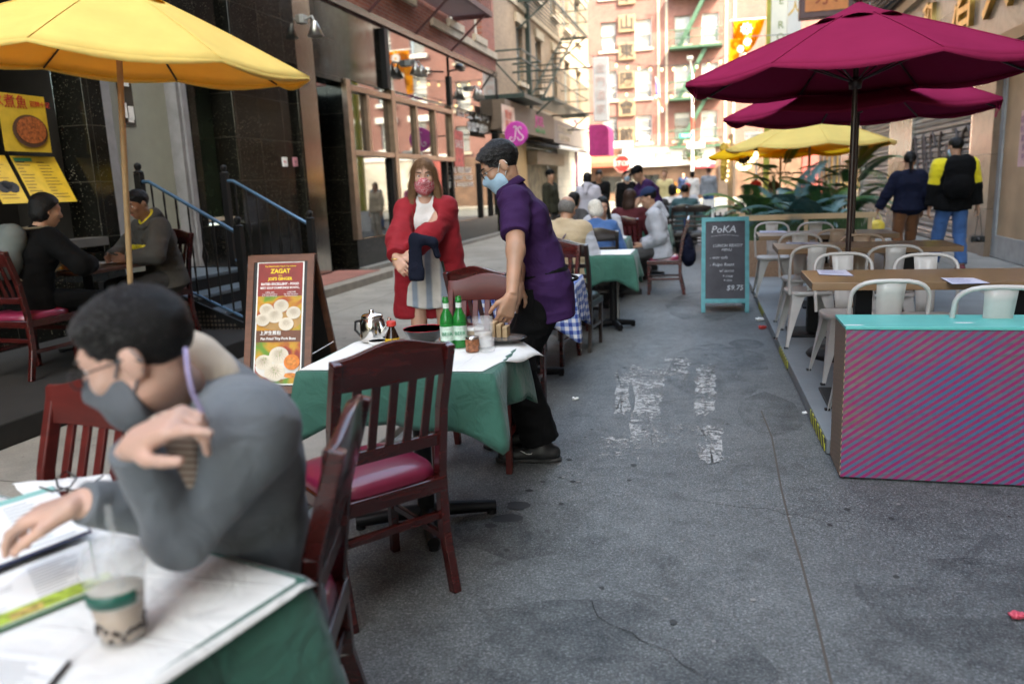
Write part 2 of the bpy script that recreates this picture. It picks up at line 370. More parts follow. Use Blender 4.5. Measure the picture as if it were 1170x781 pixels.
# ------------------------------------------------------------------ implicit-surface figures
def A3(v): return np.array(v, dtype=np.float32)
class SDF:
    def __init__(s): s.p = []
    def rc(s, a, b, r1, r2=None, k=.02, cuts=(), sub=False, n=None, fl=1):
        """tapered capsule; optional flattening fl along unit vector n"""
        s.p.append(('rc', V(a), V(b), r1, r1 if r2 is None else r2, k, cuts, sub, n, fl)); return s
    def el(s, c, rad, M3=None, k=.015, cuts=(), sub=False):
        s.p.append(('el', V(c), rad, M3 or Matrix.Identity(3), None, k, cuts, sub, None, 1)); return s
    def mesh(s, h, cuts=(), inter=None, disp=None):
        lo = np.array([1e9]*3); hi = -lo
        for q in s.p:
            if q[7]: continue
            if q[0] == 'rc':
                r = max(q[3], q[4]); pts = (q[1], q[2])
            else: r = max(q[2]); pts = (q[1],)
            for c in pts: lo = np.minimum(lo, np.array(c)-r); hi = np.maximum(hi, np.array(c)+r)
        lo -= 4*h + .01; hi += 4*h + .01
        N = np.ceil((hi-lo)/h).astype(int)+1
        F = np.full(N, .5, np.float32)
        ax = [(lo[i] + np.arange(N[i])*h).astype(np.float32) for i in range(3)]
        for typ, a, b, c, d, k, cts, sub, nn, fl in s.p:
            if typ == 'rc': r = max(c, d); l2 = np.minimum(np.array(a), np.array(b))-r; h2 = np.maximum(np.array(a), np.array(b))+r
            else: r = max(b); l2 = np.array(a)-r; h2 = np.array(a)+r
            mg = k*1.2+3*h
            i0 = np.clip(np.floor((l2-mg-lo)/h).astype(int), 0, N); i1 = np.clip(np.ceil((h2+mg-lo)/h).astype(int)+1, 0, N)
            if (i1 <= i0).any(): continue
            X = ax[0][i0[0]:i1[0], None, None]; Y = ax[1][None, i0[1]:i1[1], None]; Z = ax[2][None, None, i0[2]:i1[2]]
            if typ == 'rc':
                ba = A3(b)-A3(a); L = float((ba*ba).sum())+1e-9
                px, py, pz = X-a.x, Y-a.y, Z-a.z
                t = np.clip((px*ba[0]+py*ba[1]+pz*ba[2])/L, 0, 1)
                qx, qy, qz = px-t*ba[0], py-t*ba[1], pz-t*ba[2]
                if nn is not None:
                    dn = qx*nn[0]+qy*nn[1]+qz*nn[2]; e = (1/fl-1)*dn
                    dd = np.sqrt((qx+e*nn[0])**2+(qy+e*nn[1])**2+(qz+e*nn[2])**2)
                    rr = c+t*(d-c); D = (dd-rr)*(fl+(1-fl)*.5)
                else: D = np.sqrt(qx*qx+qy*qy+qz*qz)-(c+t*(d-c))
            else:
                M3 = c; px, py, pz = X-a.x, Y-a.y, Z-a.z; loc = []
                for j in range(3):
                    ex = M3.col[j]; loc.append(px*ex[0]+py*ex[1]+pz*ex[2])
                k0 = np.sqrt(sum((loc[j]/b[j])**2 for j in range(3))); k1 = np.sqrt(sum((loc[j]/b[j]**2)**2 for j in range(3)))+1e-6
                D = k0*(k0-1)/k1
            for cp, cn in cts: D = np.maximum(D, (X-cp[0])*cn[0]+(Y-cp[1])*cn[1]+(Z-cp[2])*cn[2])
            blk = F[i0[0]:i1[0], i0[1]:i1[1], i0[2]:i1[2]]
            if sub: D = -D; hh = np.maximum(k-np.abs(blk-D), 0)/k; blk[...] = np.maximum(blk, D)+hh*hh*k*.25
            else: hh = np.maximum(k-np.abs(blk-D), 0)/k; blk[...] = np.minimum(blk, D)-hh*hh*k*.25
        for cp, cn in cuts:
            D = (ax[0][:, None, None]-cp[0])*cn[0]+(ax[1][None, :, None]-cp[1])*cn[1]+(ax[2][None, None, :]-cp[2])*cn[2]
            F = np.maximum(F, D.astype(np.float32))
        F = np.clip(F, -3*h, 3*h)
        g = vdb.FloatGrid(3*h); g.copyFromArray(F); pts, quads = g.convertToQuads(isovalue=0.0)
        pts = pts*h + lo
        return pts, quads[:, ::-1]
    def build(s, name, material, parent, h=.01, cuts=(), disp=None, ds=9, label=None, parts=None):
        pts, quads = s.mesh(h, cuts)
        off = WLOC[parent.name]
        me = bpy.data.meshes.new(name)
        me.from_pydata((pts-np.array(off)).tolist(), [], quads.tolist())
        me.materials.append(material)
        bm = bmesh.new(); bm.from_mesh(me); bmesh.ops.recalc_face_normals(bm, faces=bm.faces)
        bmesh.ops.smooth_vert(bm, verts=bm.verts, factor=.5, use_axis_x=True, use_axis_y=True, use_axis_z=True)
        if disp:
            bm.normal_update()
            for v in bm.verts:
                p = v.co*ds + off; a = noise.noise(p)+.5*noise.noise(V((p.x*1.2, p.y*1.2, p.z*3.1)))
                rdg = 1-abs(noise.noise(V((p.x*.8+3, p.y*.8, p.z*1.6))))*2.2
                v.co += v.normal*disp*(a*.7+rdg*.5-.25)
        bm.to_mesh(me); bm.free()
        me.polygons.foreach_set('use_smooth', [True]*len(me.polygons)); me.update()
        o = link(name, me, parent)
        if label: o['label'] = label
        return o

def skin(name, c):
    s = NT(name); co = s.coord('Object')
    f = s.ramp(s.noise(co, 14, 4), [(.3, shade(c, .86)), (.7, (min(1, c[0]*1.1), c[1]*1.02, c[2]))])
    s.set(Base_Color=f, Roughness=.5, Subsurface_Weight=.12, Subsurface_Radius=(.012, .005, .003), Subsurface_Scale=.5)
    s.bump(s.noise(co, 240, 3), .15, .001); return s.m
def hairmat(name, c, gloss=.38, stretch=(60, 60, 9), spec=.22):
    s = NT(name); co = s.coord('Object', stretch)
    f = s.noise(co, 3, 5, .7, .4)
    s.set(Base_Color=s.ramp(f, [(.3, shade(c, .5)), (.7, shade(c, 1.5))]), Roughness=gloss+.12, Specular_IOR_Level=spec)
    s.bump(f, .8, .006); return s.m
SK_A = skin('light_skin', (.50, .30, .21)); SK_B = skin('warm_skin', (.43, .25, .16)); SK_C = skin('brown_skin', (.24, .12, .07)); SK_D = skin('pale_skin', (.56, .36, .28))
H_BLACK = hairmat('black_hair', (.006, .0055, .0055)); H_BROWN = hairmat('light_brown_hair', (.16, .085, .04), .45); H_WHITE = hairmat('white_hair', (.62, .58, .5), .6); H_GREY = hairmat('grey_hair', (.16, .15, .14), .6)
H_STRAND = hairmat('black_hair_strand', (.022, .020, .019), .2, spec=.7)
H_DKBROWN = hairmat('dark_brown_hair', (.035, .018, .012))
EYEW = mat('eye_white', (.7, .68, .65), .2); EYEB = mat('dark_iris', (.015, .01, .008), .1); LIPS = mat('lips', (.34, .12, .10), .45); BROW = mat('brow_hair', (.015, .012, .01), .8)

def ik(a, c, l1, l2, pole):
    a = V(a); c = V(c); d = c-a; L = min(d.length, (l1+l2)*.999); dn = d.normalized()
    x = (l1*l1-l2*l2+L*L)/(2*L); y = math.sqrt(max(0, l1*l1-x*x)); p = V(pole); p = (p-dn*p.dot(dn)).normalized()
    return a+dn*x+p*y, a+dn*L

class Pose:
    """joints of one figure; local axes r (its right), f (forward), u"""
    def __init__(s, loc, heading, S=1.72, hip=None, lean=0, side=0, twist=0, hl=None, hr=None, fl=None, fr=None,
                 head=(0, 0, 0), headoff=None, w=1.0, pl=None, pr=None, hipf=0, kl=None, kr=None, bulk=1.0):
        k = S/1.75; s.k = k; s.loc = V(loc); a = R(heading)
        s.f = V((math.cos(a), math.sin(a), 0)); s.r = V((s.f.y, -s.f.x, 0)); s.u = V((0, 0, 1)); s.w = w; s.bulk = bulk
        L = lambda r, f, u: s.loc + s.r*r + s.f*f + s.u*u
        s.L = L; hz = (.93*k if hip is None else hip)
        def tilt(deg, sd=side):
            return (s.u*math.cos(R(deg)) + s.f*math.sin(R(deg)) + s.r*math.sin(R(sd))).normalized()
        s.P = L(0, hipf, hz); u1 = tilt(lean*.55, side*.4); u2 = tilt(lean*.95, side); u3 = tilt(lean*1.1, side)
        s.W = s.P + u1*.17*k; s.C = s.W + u2*.20*k; s.N = s.C + u3*.155*k
        ta = R(twist); rt = (s.r*math.cos(ta) + s.f*math.sin(ta)); s.rt = (rt - u3*rt.dot(u3)).normalized(); s.cu = u3; s.cf = s.cu.cross(s.rt)
        sw = .178*k*w; shb = s.C + u3*.10*k
        s.S = {'l': shb - s.rt*sw, 'r': shb + s.rt*sw}
        pit, yaw, rol = head
        hf = (s.f*math.cos(R(yaw)) - s.r*math.sin(R(yaw))).normalized()           # yaw>0 looks to its left
        hu = (s.u*math.cos(R(pit)) + hf*math.sin(R(pit))).normalized(); hf2 = (hf*math.cos(R(pit)) - s.u*math.sin(R(pit))).normalized()
        hr_ = hf2.cross(hu).normalized()
        if rol: M_ = Matrix.Rotation(R(rol), 3, hf2); hu = M_@hu; hr_ = M_@hr_
        s.hr, s.hf, s.hu = hr_, hf2, hu
        nk = tilt(lean*1.1+pit*.35, side); s.H = s.N + nk*.10*k + hu*.075*k + hf2*.018*k
        if headoff: s.H += s.r*headoff[0]+s.f*headoff[1]+s.u*headoff[2]
        s.hk = k
        hw = .088*k
        s.HP = {'l': s.P - s.r*hw, 'r': s.P + s.r*hw}
        dl = dict(l=hl or (-.25, .05, .80*k), r=hr or (.25, .05, .80*k)); po = dict(l=pl or (-.5, -1, -.3), r=pr or (.5, -1, -.3))
        s.E = {}; s.Wr = {}
        for c in 'lr':
            t = dl[c]; t = t if isinstance(t, Vector) else L(*t); q = po[c]; q = s.r*q[0]+s.f*q[1]+s.u*q[2]
            s.E[c], s.Wr[c] = ik(s.S[c], t, .29*k, .25*k, q)
        df = dict(l=fl or (-.10, .0, .09*k), r=fr or (.10, .0, .09*k)); kp = dict(l=kl or (-.1, 1, 0), r=kr or (.1, 1, 0))
        s.K = {}; s.A = {}
        for c in 'lr':
            t = df[c]; t = t if isinstance(t, Vector) else L(*t); q = kp[c]; q = s.r*q[0]+s.f*q[1]+s.u*q[2]
            s.K[c], s.A[c] = ik(s.HP[c], t, .43*k, .42*k, q)
        s.hand = {}
    def hl(s, x, y, z): return s.H + (s.hr*x + s.hf*y + s.hu*z)*s.hk

def add_head(D, p, h, ears=True, face=True):
    k = p.hk; M3 = Matrix((p.hr, p.hf, p.hu)).transposed(); L = p.hl
    D.el(L(0, -.018, .035), (.074*k, .094*k, .083*k), M3, k=.02)
    D.el(L(0, .022, -.028), (.060*k, .066*k, .082*k), M3, k=.03)
    D.rc(L(-.040, .0, -.060), L(0, .050, -.092), .026*k, .024*k, k=.03); D.rc(L(.040, .0, -.060), L(0, .050, -.092), .026*k, .024*k, k=.03)
    D.rc(p.N - p.cu*.01, L(0, -.022, -.055), .058*k*p.bulk, .045*k, k=.03)
    if face:
        D.rc(L(-.032, .072, .026), L(.032, .072, .026), .014*k, k=.02)
        D.rc(L(0, .084, .012), L(0, .104, -.030), .009*k, .0135*k, k=.012)
        D.rc(L(-.013, .094, -.035), L(.013, .094, -.035), .0085*k, k=.008)
        for x in (-1, 1):
            D.el(L(x*.032, .100, .006), (.019*k, .016*k, .012*k), M3, k=.012, sub=True)
            D.el(L(x*.040, .062, -.022), (.022*k, .02*k, .02*k), M3, k=.02)
        D.rc(L(-.020, .084, -.060), L(.020, .084, -.060), .0085*k, k=.01); D.rc(L(-.016, .084, -.070), L(.016, .084, -.070), .009*k, k=.01)
    if ears:
        for x in (-1, 1): D.el(L(x*.076, -.012, -.008), (.010*k, .020*k, .032*k), M3, k=.008)
def add_hand(D, p, c, h, d=None, n=None, curl=.5, thumb=1, spread=1.0, point=False):
    """palm, four fingers and a thumb; d = finger direction, n = direction the palm faces"""
    k = p.k; wr = p.Wr[c]
    d = V(d) if d is not None else (p.Wr[c]-p.E[c]); d.normalize()
    n = V(n) if n is not None else (p.r if c == 'l' else -p.r); n = (n-d*n.dot(d)).normalized()
    s_ = d.cross(n)*(1 if c == 'r' else -1); s_.normalize()      # towards the thumb
    rf = max(.0088*k, h*.85)
    offs = [.032, .011, -.011, -.031]; lens = [.072, .080, .074, .058]
    for i in range(4):
        kn = wr + d*.088*k + s_*offs[i]*k*.95
        D.rc(wr + d*.01 + s_*offs[i]*.55*k, kn, .017*k, .0125*k, k=.012)
        a = curl*(1+.12*i); q = kn; ll = lens[i]*k; dd = d.copy()
        for j, fr in enumerate((.45, .31, .26)):
            a2 = (.25, .45, .6)[j] if point and i == 0 else a*(.6, 1.5, 2.1)[j]; dd = (d*math.cos(a2)+n*math.sin(a2) + s_*offs[i]*2.2*spread*.5).normalized()
            q2 = q + dd*ll*fr; D.rc(q, q2, rf*(1-.08*j), rf*(.92-.08*j), k=.004); q = q2
    if thumb:
        t0 = wr + d*.022*k + s_*.022*k + n*.006; t1 = t0 + (s_*.75+d*.75+n*.25).normalized()*.042*k; t2 = t1 + (d*.95+s_*.3+n*.35).normalized()*.032*k; t3 = t2 + (d*.95+n*.45).normalized()*.026*k
        D.rc(t0, t1, .015*k, .0115*k, k=.01); D.rc(t1, t2, rf*1.15, rf*1.08, k=.005); D.rc(t2, t3, rf*1.05, rf*.9, k=.004)
def add_torso(D, p, o=0.0, k=.05):
    q = p.k; b = p.bulk; r = p.r
    for x in (-1, 1):
        D.rc(p.P + r*x*.078*q, p.W + r*x*.062*q*b, (.112*b)*q+o, (.098*b)*q+o, k=k)
        D.rc(p.W + r*x*.062*q*b, p.C + p.rt*x*.082*q*p.w, (.098*b)*q+o, (.108*b)*q+o, k=k)
        D.rc(p.C + p.rt*x*.082*q*p.w, p.S['l' if x < 0 else 'r']*.75 + (p.C+p.cu*.10*q)*.25, (.108*b)*q+o, .060*q+o, k=k)
    D.rc(p.S['l'], p.S['r'], .054*q+o, k=k*.8); 
    D.rc(p.S['l']*.45+p.S['r']*.55, p.N, .06*q+o, .058*q+o, k=k*.8)
def add_arm(D, p, c, o=0.0, upto=2.0, k=.025, r=(.053, .043, .041, .027), cutend=True, flare=0):
    """upto: 1 = elbow, 2 = wrist"""
    q = p.k; S, E, Wr = p.S[c], p.E[c], p.Wr[c]
    t = min(upto, 1.0); cut1 = ()
    if upto <= 1: d = (E-S).normalized(); cut1 = ((S+(E-S)*t, d),)
    D.rc(S, E, r[0]*q+o, r[1]*q+o+flare, k=k, cuts=cut1)
    if upto > 1:
        t = upto-1; d = (Wr-E).normalized()
        D.rc(E, Wr, r[2]*q+o, r[3]*q+o+flare, k=k, cuts=((E+(Wr-E)*t, d),) if cutend else ())
def add_leg(D, p, c, o=0.0, upto=2.0, k=.03, r=(.088, .058, .054, .036), cutend=True):
    q = p.k; H_, K, A_ = p.HP[c], p.K[c], p.A[c]; b = p.bulk
    cut1 = ()
    if upto <= 1: d = (K-H_).normalized(); cut1 = ((H_+(K-H_)*upto, d),)
    D.rc(H_, K, r[0]*q*b+o, r[1]*q+o, k=k, cuts=cut1)
    if upto > 1:
        t = upto-1; d = (A_-K).normalized()
        if r[3] < .045: D.rc(K*.72+A_*.28-(K-H_).normalized()*0, K*.4+A_*.6, (r[2]+.004)*q+o*.5, .03*q, k=.03)
        D.rc(K, A_, r[2]*q+o, r[3]*q+o, k=k, cuts=((K+(A_-K)*t, d),) if cutend else ())
def body(p, parent, skinm, h=.01, hands=True, hd=None, legs=True, feet=False, face=True):
    D = SDF(); add_torso(D, p, -.004); add_head(D, p, h, face=face)
    for c in 'lr':
        add_arm(D, p, c)
        if hands:
            kw = (hd or {}).get(c, {}); add_hand(D, p, c, h, **kw)
        if legs: add_leg(D, p, c)
        if feet: D.rc(p.A[c]-p.u*.02, p.A[c]+p.f*.13-p.u*.05, .034, .028)
    return D.build('body', skinm, parent, h)
def eyes(p, parent, looks=True):
    k = p.hk; M3 = Matrix((p.hr, p.hf, p.hu)).transposed()
    for x in (-1, 1):
        mb = MB(); c = p.hl(x*.031, .072, .006)
        prof = [(.0115*k*math.sin(a), -.0115*k*math.cos(a)) for a in [math.pi*i/8 for i in range(9)]]
        mb.lathe([(max(r, 0), z) for r, z in prof], c, 12, M3=M3); e = mb.build('eye', EYEW, parent)
        mb = MB(); mb.lathe([(0, .0), (.0055*k, .0), (.0055*k, .0012), (0, .0018)], c+p.hf*.0108*k-p.hu*.001, 10, M3=M3@rot('X', -math.pi/2)); mb.build('iris', EYEB, e)
        mb = MB(); mb.tube([p.hl(x*(.014+.034*t), .0925-.016*t*t, .0255+.006*math.sin(t*2.6)) for t in (0, .33, .66, 1)], [.003*k, .0042*k, .0038*k, .0018*k], 6); mb.build('eyebrow', BROW, parent)
def lips(p, parent):
    mb = MB(); mb.tube([p.hl(x, .0945-.2*abs(x)**1.2*1.6, -.0645+.06*abs(x)) for x in (-.023, -.012, 0, .012, .023)], [.002, .0052, .006, .0052, .002], 8); mb.build('mouth', LIPS, parent)
def hair(p, parent, material, style='short', h=.01, thick=.014, disp=.005, front=.062, strands=0, slen=.022, comb=None):
    k = p.hk; M3 = Matrix((p.hr, p.hf, p.hu)).transposed(); D = SDF(); L = p.hl; t = thick
    cuts = [(L(0, .045, front), (p.hf*.75-p.hu*.66))]
    if style in ('short', 'crop'):
        D.el(L(0, -.020, .036), ((.0795)*k, (.098)*k, (.088)*k), M3, cuts=[(L(0, .052, .03), (p.hf*.93-p.hu*.36)), (L(0, .0, -.020), (p.hf*.60-p.hu*.80)), (L(0, -.05, -.090), -p.hu)])
        if style == 'short': D.el(L(0, .004, .062), (.072*k, .084*k, (.045+t)*k), M3, k=.012, cuts=[(L(0, .07, front), (p.hf*.80-p.hu*.60)), (L(0, 0, .040), -p.hu)])
    elif style == 'bald':
        D.el(L(0, -.026, .005), ((.074+t)*k, (.090+t)*k, (.075+t)*k), M3, cuts=[(L(0, .01, .0), (p.hf*.8+p.hu*.0)), (L(0, 0, .062), (p.hu*.9+p.hf*.3)), (L(0, -.05, -.060), -p.hu)])
    elif style == 'bun':
        D.el(L(0, -.020, .040), ((.074+t)*k, (.094+t)*k, (.083+t)*k), M3, cuts=[(L(0, .02, -.005), (p.hf*.6-p.hu*.8))])
        D.rc(L(0, -.10, .0), L(0, -.125, -.02), .03*k, .022*k); D.rc(L(0, -.11, -.03), L(0, -.12, -.16), .028*k, .016*k)
    elif style == 'long':
        D.el(L(0, -.020, .040), ((.074+t)*k, (.094+t)*k, (.083+t)*k), M3, cuts=[(L(0, .045, .055), (p.hf*.70-p.hu*.71))])
        for x in (-1, 1):
            D.rc(L(x*.066, .012, .05), L(x*.082, .0, -.06), .022*k, .026*k, k=.02); D.rc(L(x*.082, .0, -.06), L(x*.100, .035, -.20), .026*k, .030*k, k=.02)
            D.rc(L(x*.100, .035, -.20), L(x*.105, .06, -.30), .030*k, .014*k, k=.02)
        D.el(L(0, -.062, -.06), (.078*k, .045*k, .13*k), M3, k=.03)
    elif style == 'curly':
        D.el(L(0, -.03, .03), ((.082+t)*k, (.098+t)*k, (.09+t)*k), M3, cuts=[(L(0, .03, .03), (p.hf*.8-p.hu*.6))])
        D.el(L(0, -.06, -.10), (.10*k, .065*k, .12*k), M3, k=.04)
    elif style == 'bob':
        D.el(L(0, -.020, .035), ((.078+t)*k, (.096+t)*k, (.085+t)*k), M3, cuts=[(L(0, .045, .05), (p.hf*.75-p.hu*.66))])
        D.el(L(0, -.045, -.04), ((.078+t)*k, (.06+t)*k, (.075)*k), M3, k=.03, cuts=[(L(0, .02, 0), p.hf)])
    o = D.build('hair', material, parent, h, disp=disp, ds=28)
    if strands:
        me = o.data; r_ = random.Random(3); off = WLOC[parent.name]; mb = MB(); nv = len(me.vertices); cm = comb or (lambda q, n: p.hf*.8+p.hu*.25)
        for _ in range(strands):
            v = me.vertices[r_.randrange(nv)]; q = v.co+off; n = v.normal.copy()
            if (q-p.H).dot(n) < 0: continue
            d = (cm(q, n)+n*.35+V((r_.gauss(0, .22), r_.gauss(0, .22), r_.gauss(0, .22)))); d = (d-n*min(0, d.dot(n))*1.0).normalized(); L_ = slen*r_.uniform(.5, 1.3); w_ = d.cross(n).normalized()*.0011
            q = q-n*.003; q2 = q+d*L_*.6; q3 = q+d*L_-n*L_*.15; mb.add([q-w_, q+w_, q2+w_*.8, q2-w_*.8, q3], [(0, 1, 2, 3), (3, 2, 4)], True)
        mb.build('hair_strands', H_STRAND if material is H_BLACK else material, o)['kind'] = 'stuff'
    return o
def facemask(p, parent, material, h=.006, straps=True, low=-.095, strapm=None):
    k = p.hk; M3 = Matrix((p.hr, p.hf, p.hu)).transposed(); D = SDF(); L = p.hl
    cuts = [(L(0, .095, -.012), (p.hu*.97+p.hf*.02)), (L(0, .022, 0), -p.hf)]
    D.el(L(0, .026, -.050), (.066*k, .080*k, .068*k), M3, cuts=cuts); D.rc(L(0, .09, -.012), L(0, .109, -.036), .010*k, .012*k, k=.03, cuts=cuts)
    D.rc(L(-.03, .02, -.085), L(.03, .02, -.085), .034*k, k=.03, cuts=cuts); D.rc(L(-.035, .01, -.066), L(0, .055, -.094), .032*k, .030*k, k=.03, cuts=cuts); D.rc(L(.035, .01, -.066), L(0, .055, -.094), .032*k, .030*k, k=.03, cuts=cuts)
    o = D.build('face_mask', material, parent, h, disp=.0015, ds=40)
    if straps:
        for x in (-1, 1):
            mb = MB(); mb.tube([L(x*.066, .030, -.020), L(x*.078, .004, .010), L(x*.080, -.022, .015), L(x*.082, -.030, -.01)], .0022*k, 6)
            mb.tube([L(x*.062, .024, -.070), L(x*.076, -.002, -.040), L(x*.081, -.026, -.022)], .0022*k, 6); mb.build('strap', strapm or WHITEPAINT, o)
    return o
def spectacles(p, parent, material=None):
    L = p.hl; mb = MB()
    for x in (-1, 1):
        pts = [L(x*.034+.025*math.cos(a), .102, .002+.018*math.sin(a)) for a in [2*math.pi*i/16 for i in range(17)]]
        mb.tube(pts, .0016, 6); mb.tube([L(x*.059, .100, .008), L(x*.079, .05, .008), L(x*.083, -.015, .004), L(x*.083, -.03, -.012)], .0017, 6)
    mb.tube([L(-.010, .102, .005), L(0, .106, .009), L(.010, .102, .005)], .0016, 6)
    return mb.build('glasses', material or BLACK, parent)
def shoe(p, c, parent, material, sole, L_=.27, dirv=None, ground=0.0):
    k = p.k; f = V(dirv) if dirv is not None else p.f; f = V((f.x, f.y, 0)).normalized(); A_ = p.A[c]
    u = V((0, 0, 1)); hz = max(A_.z-ground, .07); heel = V((A_.x, A_.y, ground)) - f*.055*k; toe = heel + f*L_*k
    D = SDF(); ct = ((V((0, 0, ground+.014)), -u),)
    D.rc(heel+u*.045, heel+f*.10+u*.05, .042*k, .042*k, k=.03, cuts=ct); D.rc(heel+f*.08+u*.052, toe-f*.05+u*.026, .044*k, .040*k, k=.03, cuts=ct)
    D.rc(A_, heel+f*.05+u*.05, .045*k, .045*k, k=.03, cuts=((A_+u*.02, u),)+ct)
    o = D.build('shoe', material, parent, .008)
    D = SDF(); ct = ((V((0, 0, ground+.022)), u), (V((0, 0, ground+.001)), -u))
    D.rc(heel+u*.012, heel+f*.1+u*.012, .046*k, .040*k, k=.02, cuts=ct); D.rc(heel+f*.1+u*.012, toe-f*.045+u*.012, .040*k, .046*k, k=.02, cuts=ct)
    D.build('sole', sole, o, .008); return o
def trousers(p, parent, material, o=.014, h=.01, upto=1.93, loose=0, disp=.006, name='trousers', top=.10):
    D = SDF(); q = p.k
    for x in (-1, 1): D.rc(p.P + p.r*x*.075*q, p.P+(p.W-p.P)*.6 + p.r*x*.065*q, .112*q*p.bulk+o, .105*q*p.bulk+o, k=.04)
    for c in 'lr': add_leg(D, p, c, o, upto, r=(.090, .062+loose*.3, .060+loose*.4, .050+loose), k=.03)
    return D.build(name, material, parent, h, disp=disp, label=None, cuts=((p.P+(p.W-p.P).normalized()*top*q, (p.W-p.P).normalized()),))
def shirt(p, parent, material, o=.016, h=.01, sleeve=2.0, hem=.10, flare=.01, name='shirt', disp=.006, neck=.062, puff=0, extra=None, k=.05, skirt=0):
    D = SDF(); add_torso(D, p, o, k); q = p.k
    dn = -(p.W-p.P).normalized()
    if hem > 0:
        for x in (-1, 1): D.rc(p.P+p.r*x*.078*q, p.P+dn*hem*q+p.r*x*(.08+skirt*.5)*q, .115*q*p.bulk+o, (.118+flare+skirt)*q*p.bulk+o, k=.05, cuts=((p.P+dn*hem*q, dn),))
    for c in 'lr':
        if sleeve: add_arm(D, p, c, o, sleeve, flare=flare*.6, r=(.054+puff, .046+puff, .045+puff, .032+puff))
    if extra: extra(D)
    D.rc(p.N+p.cu*.02*q+p.cf*.012, p.N+p.cu*.30*q, neck*q, neck*1.3*q, k=.01, sub=True)
    D.rc(p.N+p.cu*.00*q+p.cf*.03, p.N+p.cu*.10*q+p.cf*.12, neck*.7*q, neck*q, k=.02, sub=True)
    return D.build(name, material, parent, h, disp=disp)
def collar(p, parent, material, r=.062, hgt=.03, gap=.7, name='collar'):
    mb = MB(); q = p.k; pts = []
    for i in range(17):
        a = gap+(2*math.pi-2*gap)*i/16
        pts.append(p.N + p.cu*(.030-.012*(1+math.cos(a)))*q + p.cf*(.006+r*math.cos(a))*q + p.rt*(r*math.sin(a))*q)
    vs = []; fs = []
    for i, c in enumerate(pts):
        a = gap+(2*math.pi-2*gap)*i/16; o = (p.cf*math.cos(a)+p.rt*math.sin(a))
        vs += [c+p.cu*hgt*q, c+p.cu*(hgt-.004)*q+o*.010*q, c-p.cu*.010*q+o*(.030+(.014 if i in (0, 16) else 0))*q]
    for i in range(16): fs += [(3*i, 3*i+3, 3*i+4, 3*i+1), (3*i+1, 3*i+4, 3*i+5, 3*i+2)]
    mb.add(vs, fs, True); return mb.build(name, material, parent, solid=.004)
def cap(p, parent, material, h=.008, brim=True):
    M3 = Matrix((p.hr, p.hf, p.hu)).transposed(); k = p.hk; L = p.hl
    D = SDF(); D.el(L(0, -.018, .052), (.090*k, .108*k, .086*k), M3, cuts=[(L(0, 0, .045), -p.hu)])
    o = D.build('cap', material, parent, h)
    if brim:
        mb = MB(); vs = []
        for i in range(9):
            a = R(-62+15.5*i); vs += [L(.080*math.sin(a), .070*math.cos(a)-.01+.02, .052), L(.084*math.sin(a), .085*math.cos(a)+.085*math.cos(a)**2, .044)]
        mb.add(vs, [(2*i, 2*i+1, 2*i+3, 2*i+2) for i in range(8)], True); mb.build('brim', material, o, solid=.005)
    return o
def person(label, group=None, loc=(0, 0, 0)): return thing('person', label, 'person', loc, group)
# ------------------------------------------------------------------ ground
def struct(mb, name, m, **kw):
    o = mb.build(name, m, **kw); o['kind'] = 'structure'; return o
mb = MB(); n = 40
mb.quad((-200, -120, -.02), (200, -120, -.02), (200, 300, -.02), (-200, 300, -.02)); struct(mb, 'ground', ASPHALT)
struct(MB().quad((-6.6, -20, 0), (6, -20, 0), (6, 40, 0), (-6.6, 40, 0)), 'road', ASPHALT)
SW = .05
LX = -1.84
mb = MB(); mb.prism([(-6.6, -20, -.01), (LX+.2, -20, -.01), (LX, 6, -.01), (LX-.35, 39, -.01), (-6.6, 39, -.01)], (0, 0, SW+.01)); struct(mb, 'pavement', PAVE, bevel=.012)
mb = MB(); mb.prism([(2.95, -20, -.01), (4.4, -20, -.01), (4.4, 37, -.01), (2.75, 37, -.01)], (0, 0, .10)); struct(mb, 'pavement', PAVE, bevel=.012)
struct(MB().prism([(-40, 48.2, -.01), (40, 48.2, -.01), (40, 52.3, -.01), (-40, 52.3, -.01)], (0, 0, .12)), 'pavement', PAVE)
# tar seam running down the road and its patches
s_ = NT('tar_seam'); s_.set(Base_Color=(.085, .07, .055), Roughness=.75); TAR = s_.m
mb = MB(); pts = [G(870, 470), G(882, 500), G(893, 560), G(903, 600), G(915, 640), G(928, 690), G(938, 730), G(952, 790)]
for a, b in zip(pts, pts[1:]): mb.quad(a+V((-.005, 0, .004)), a+V((.004, 0, .004)), b+V((.004, 0, .004)), b+V((-.005, 0, .004)))
struct(mb, 'road_seam', TAR)
# worn white letters painted on the road: flakes of paint
WP = NT('worn_road_paint'); co = WP.coord('World')
a_ = WP.noise(co, 1.9, 4, .7, .6); b_ = WP.noise(co, 24, 5, .75, .3); c_ = WP.noise(co, 120, 3, .7)
sm_ = WP.n('ShaderNodeMath', operation='MULTIPLY_ADD'); WP.l(a_, sm_.inputs[0]); sm_.inputs[1].default_value = .9; WP.l(b_, sm_.inputs[2])
sm2 = WP.n('ShaderNodeMath', operation='MULTIPLY_ADD'); WP.l(c_, sm2.inputs[0]); sm2.inputs[1].default_value = .35; WP.l(sm_.outputs[0], sm2.inputs[2])
al = WP.ramp(sm2.outputs[0], [(.0, 0.0), (1.0, 1.0)]); mr = WP.n('ShaderNodeMapRange'); WP.l(sm2.outputs[0], mr.inputs[0]); mr.inputs[1].default_value = 1.07; mr.inputs[2].default_value = 1.22
WP.set(Base_Color=WP.ramp(WP.noise(co, 60, 3), [(.3, (.27, .27, .26)), (.7, (.44, .43, .41))]), Roughness=.75, Alpha=mr.outputs[0]); WP = WP.m
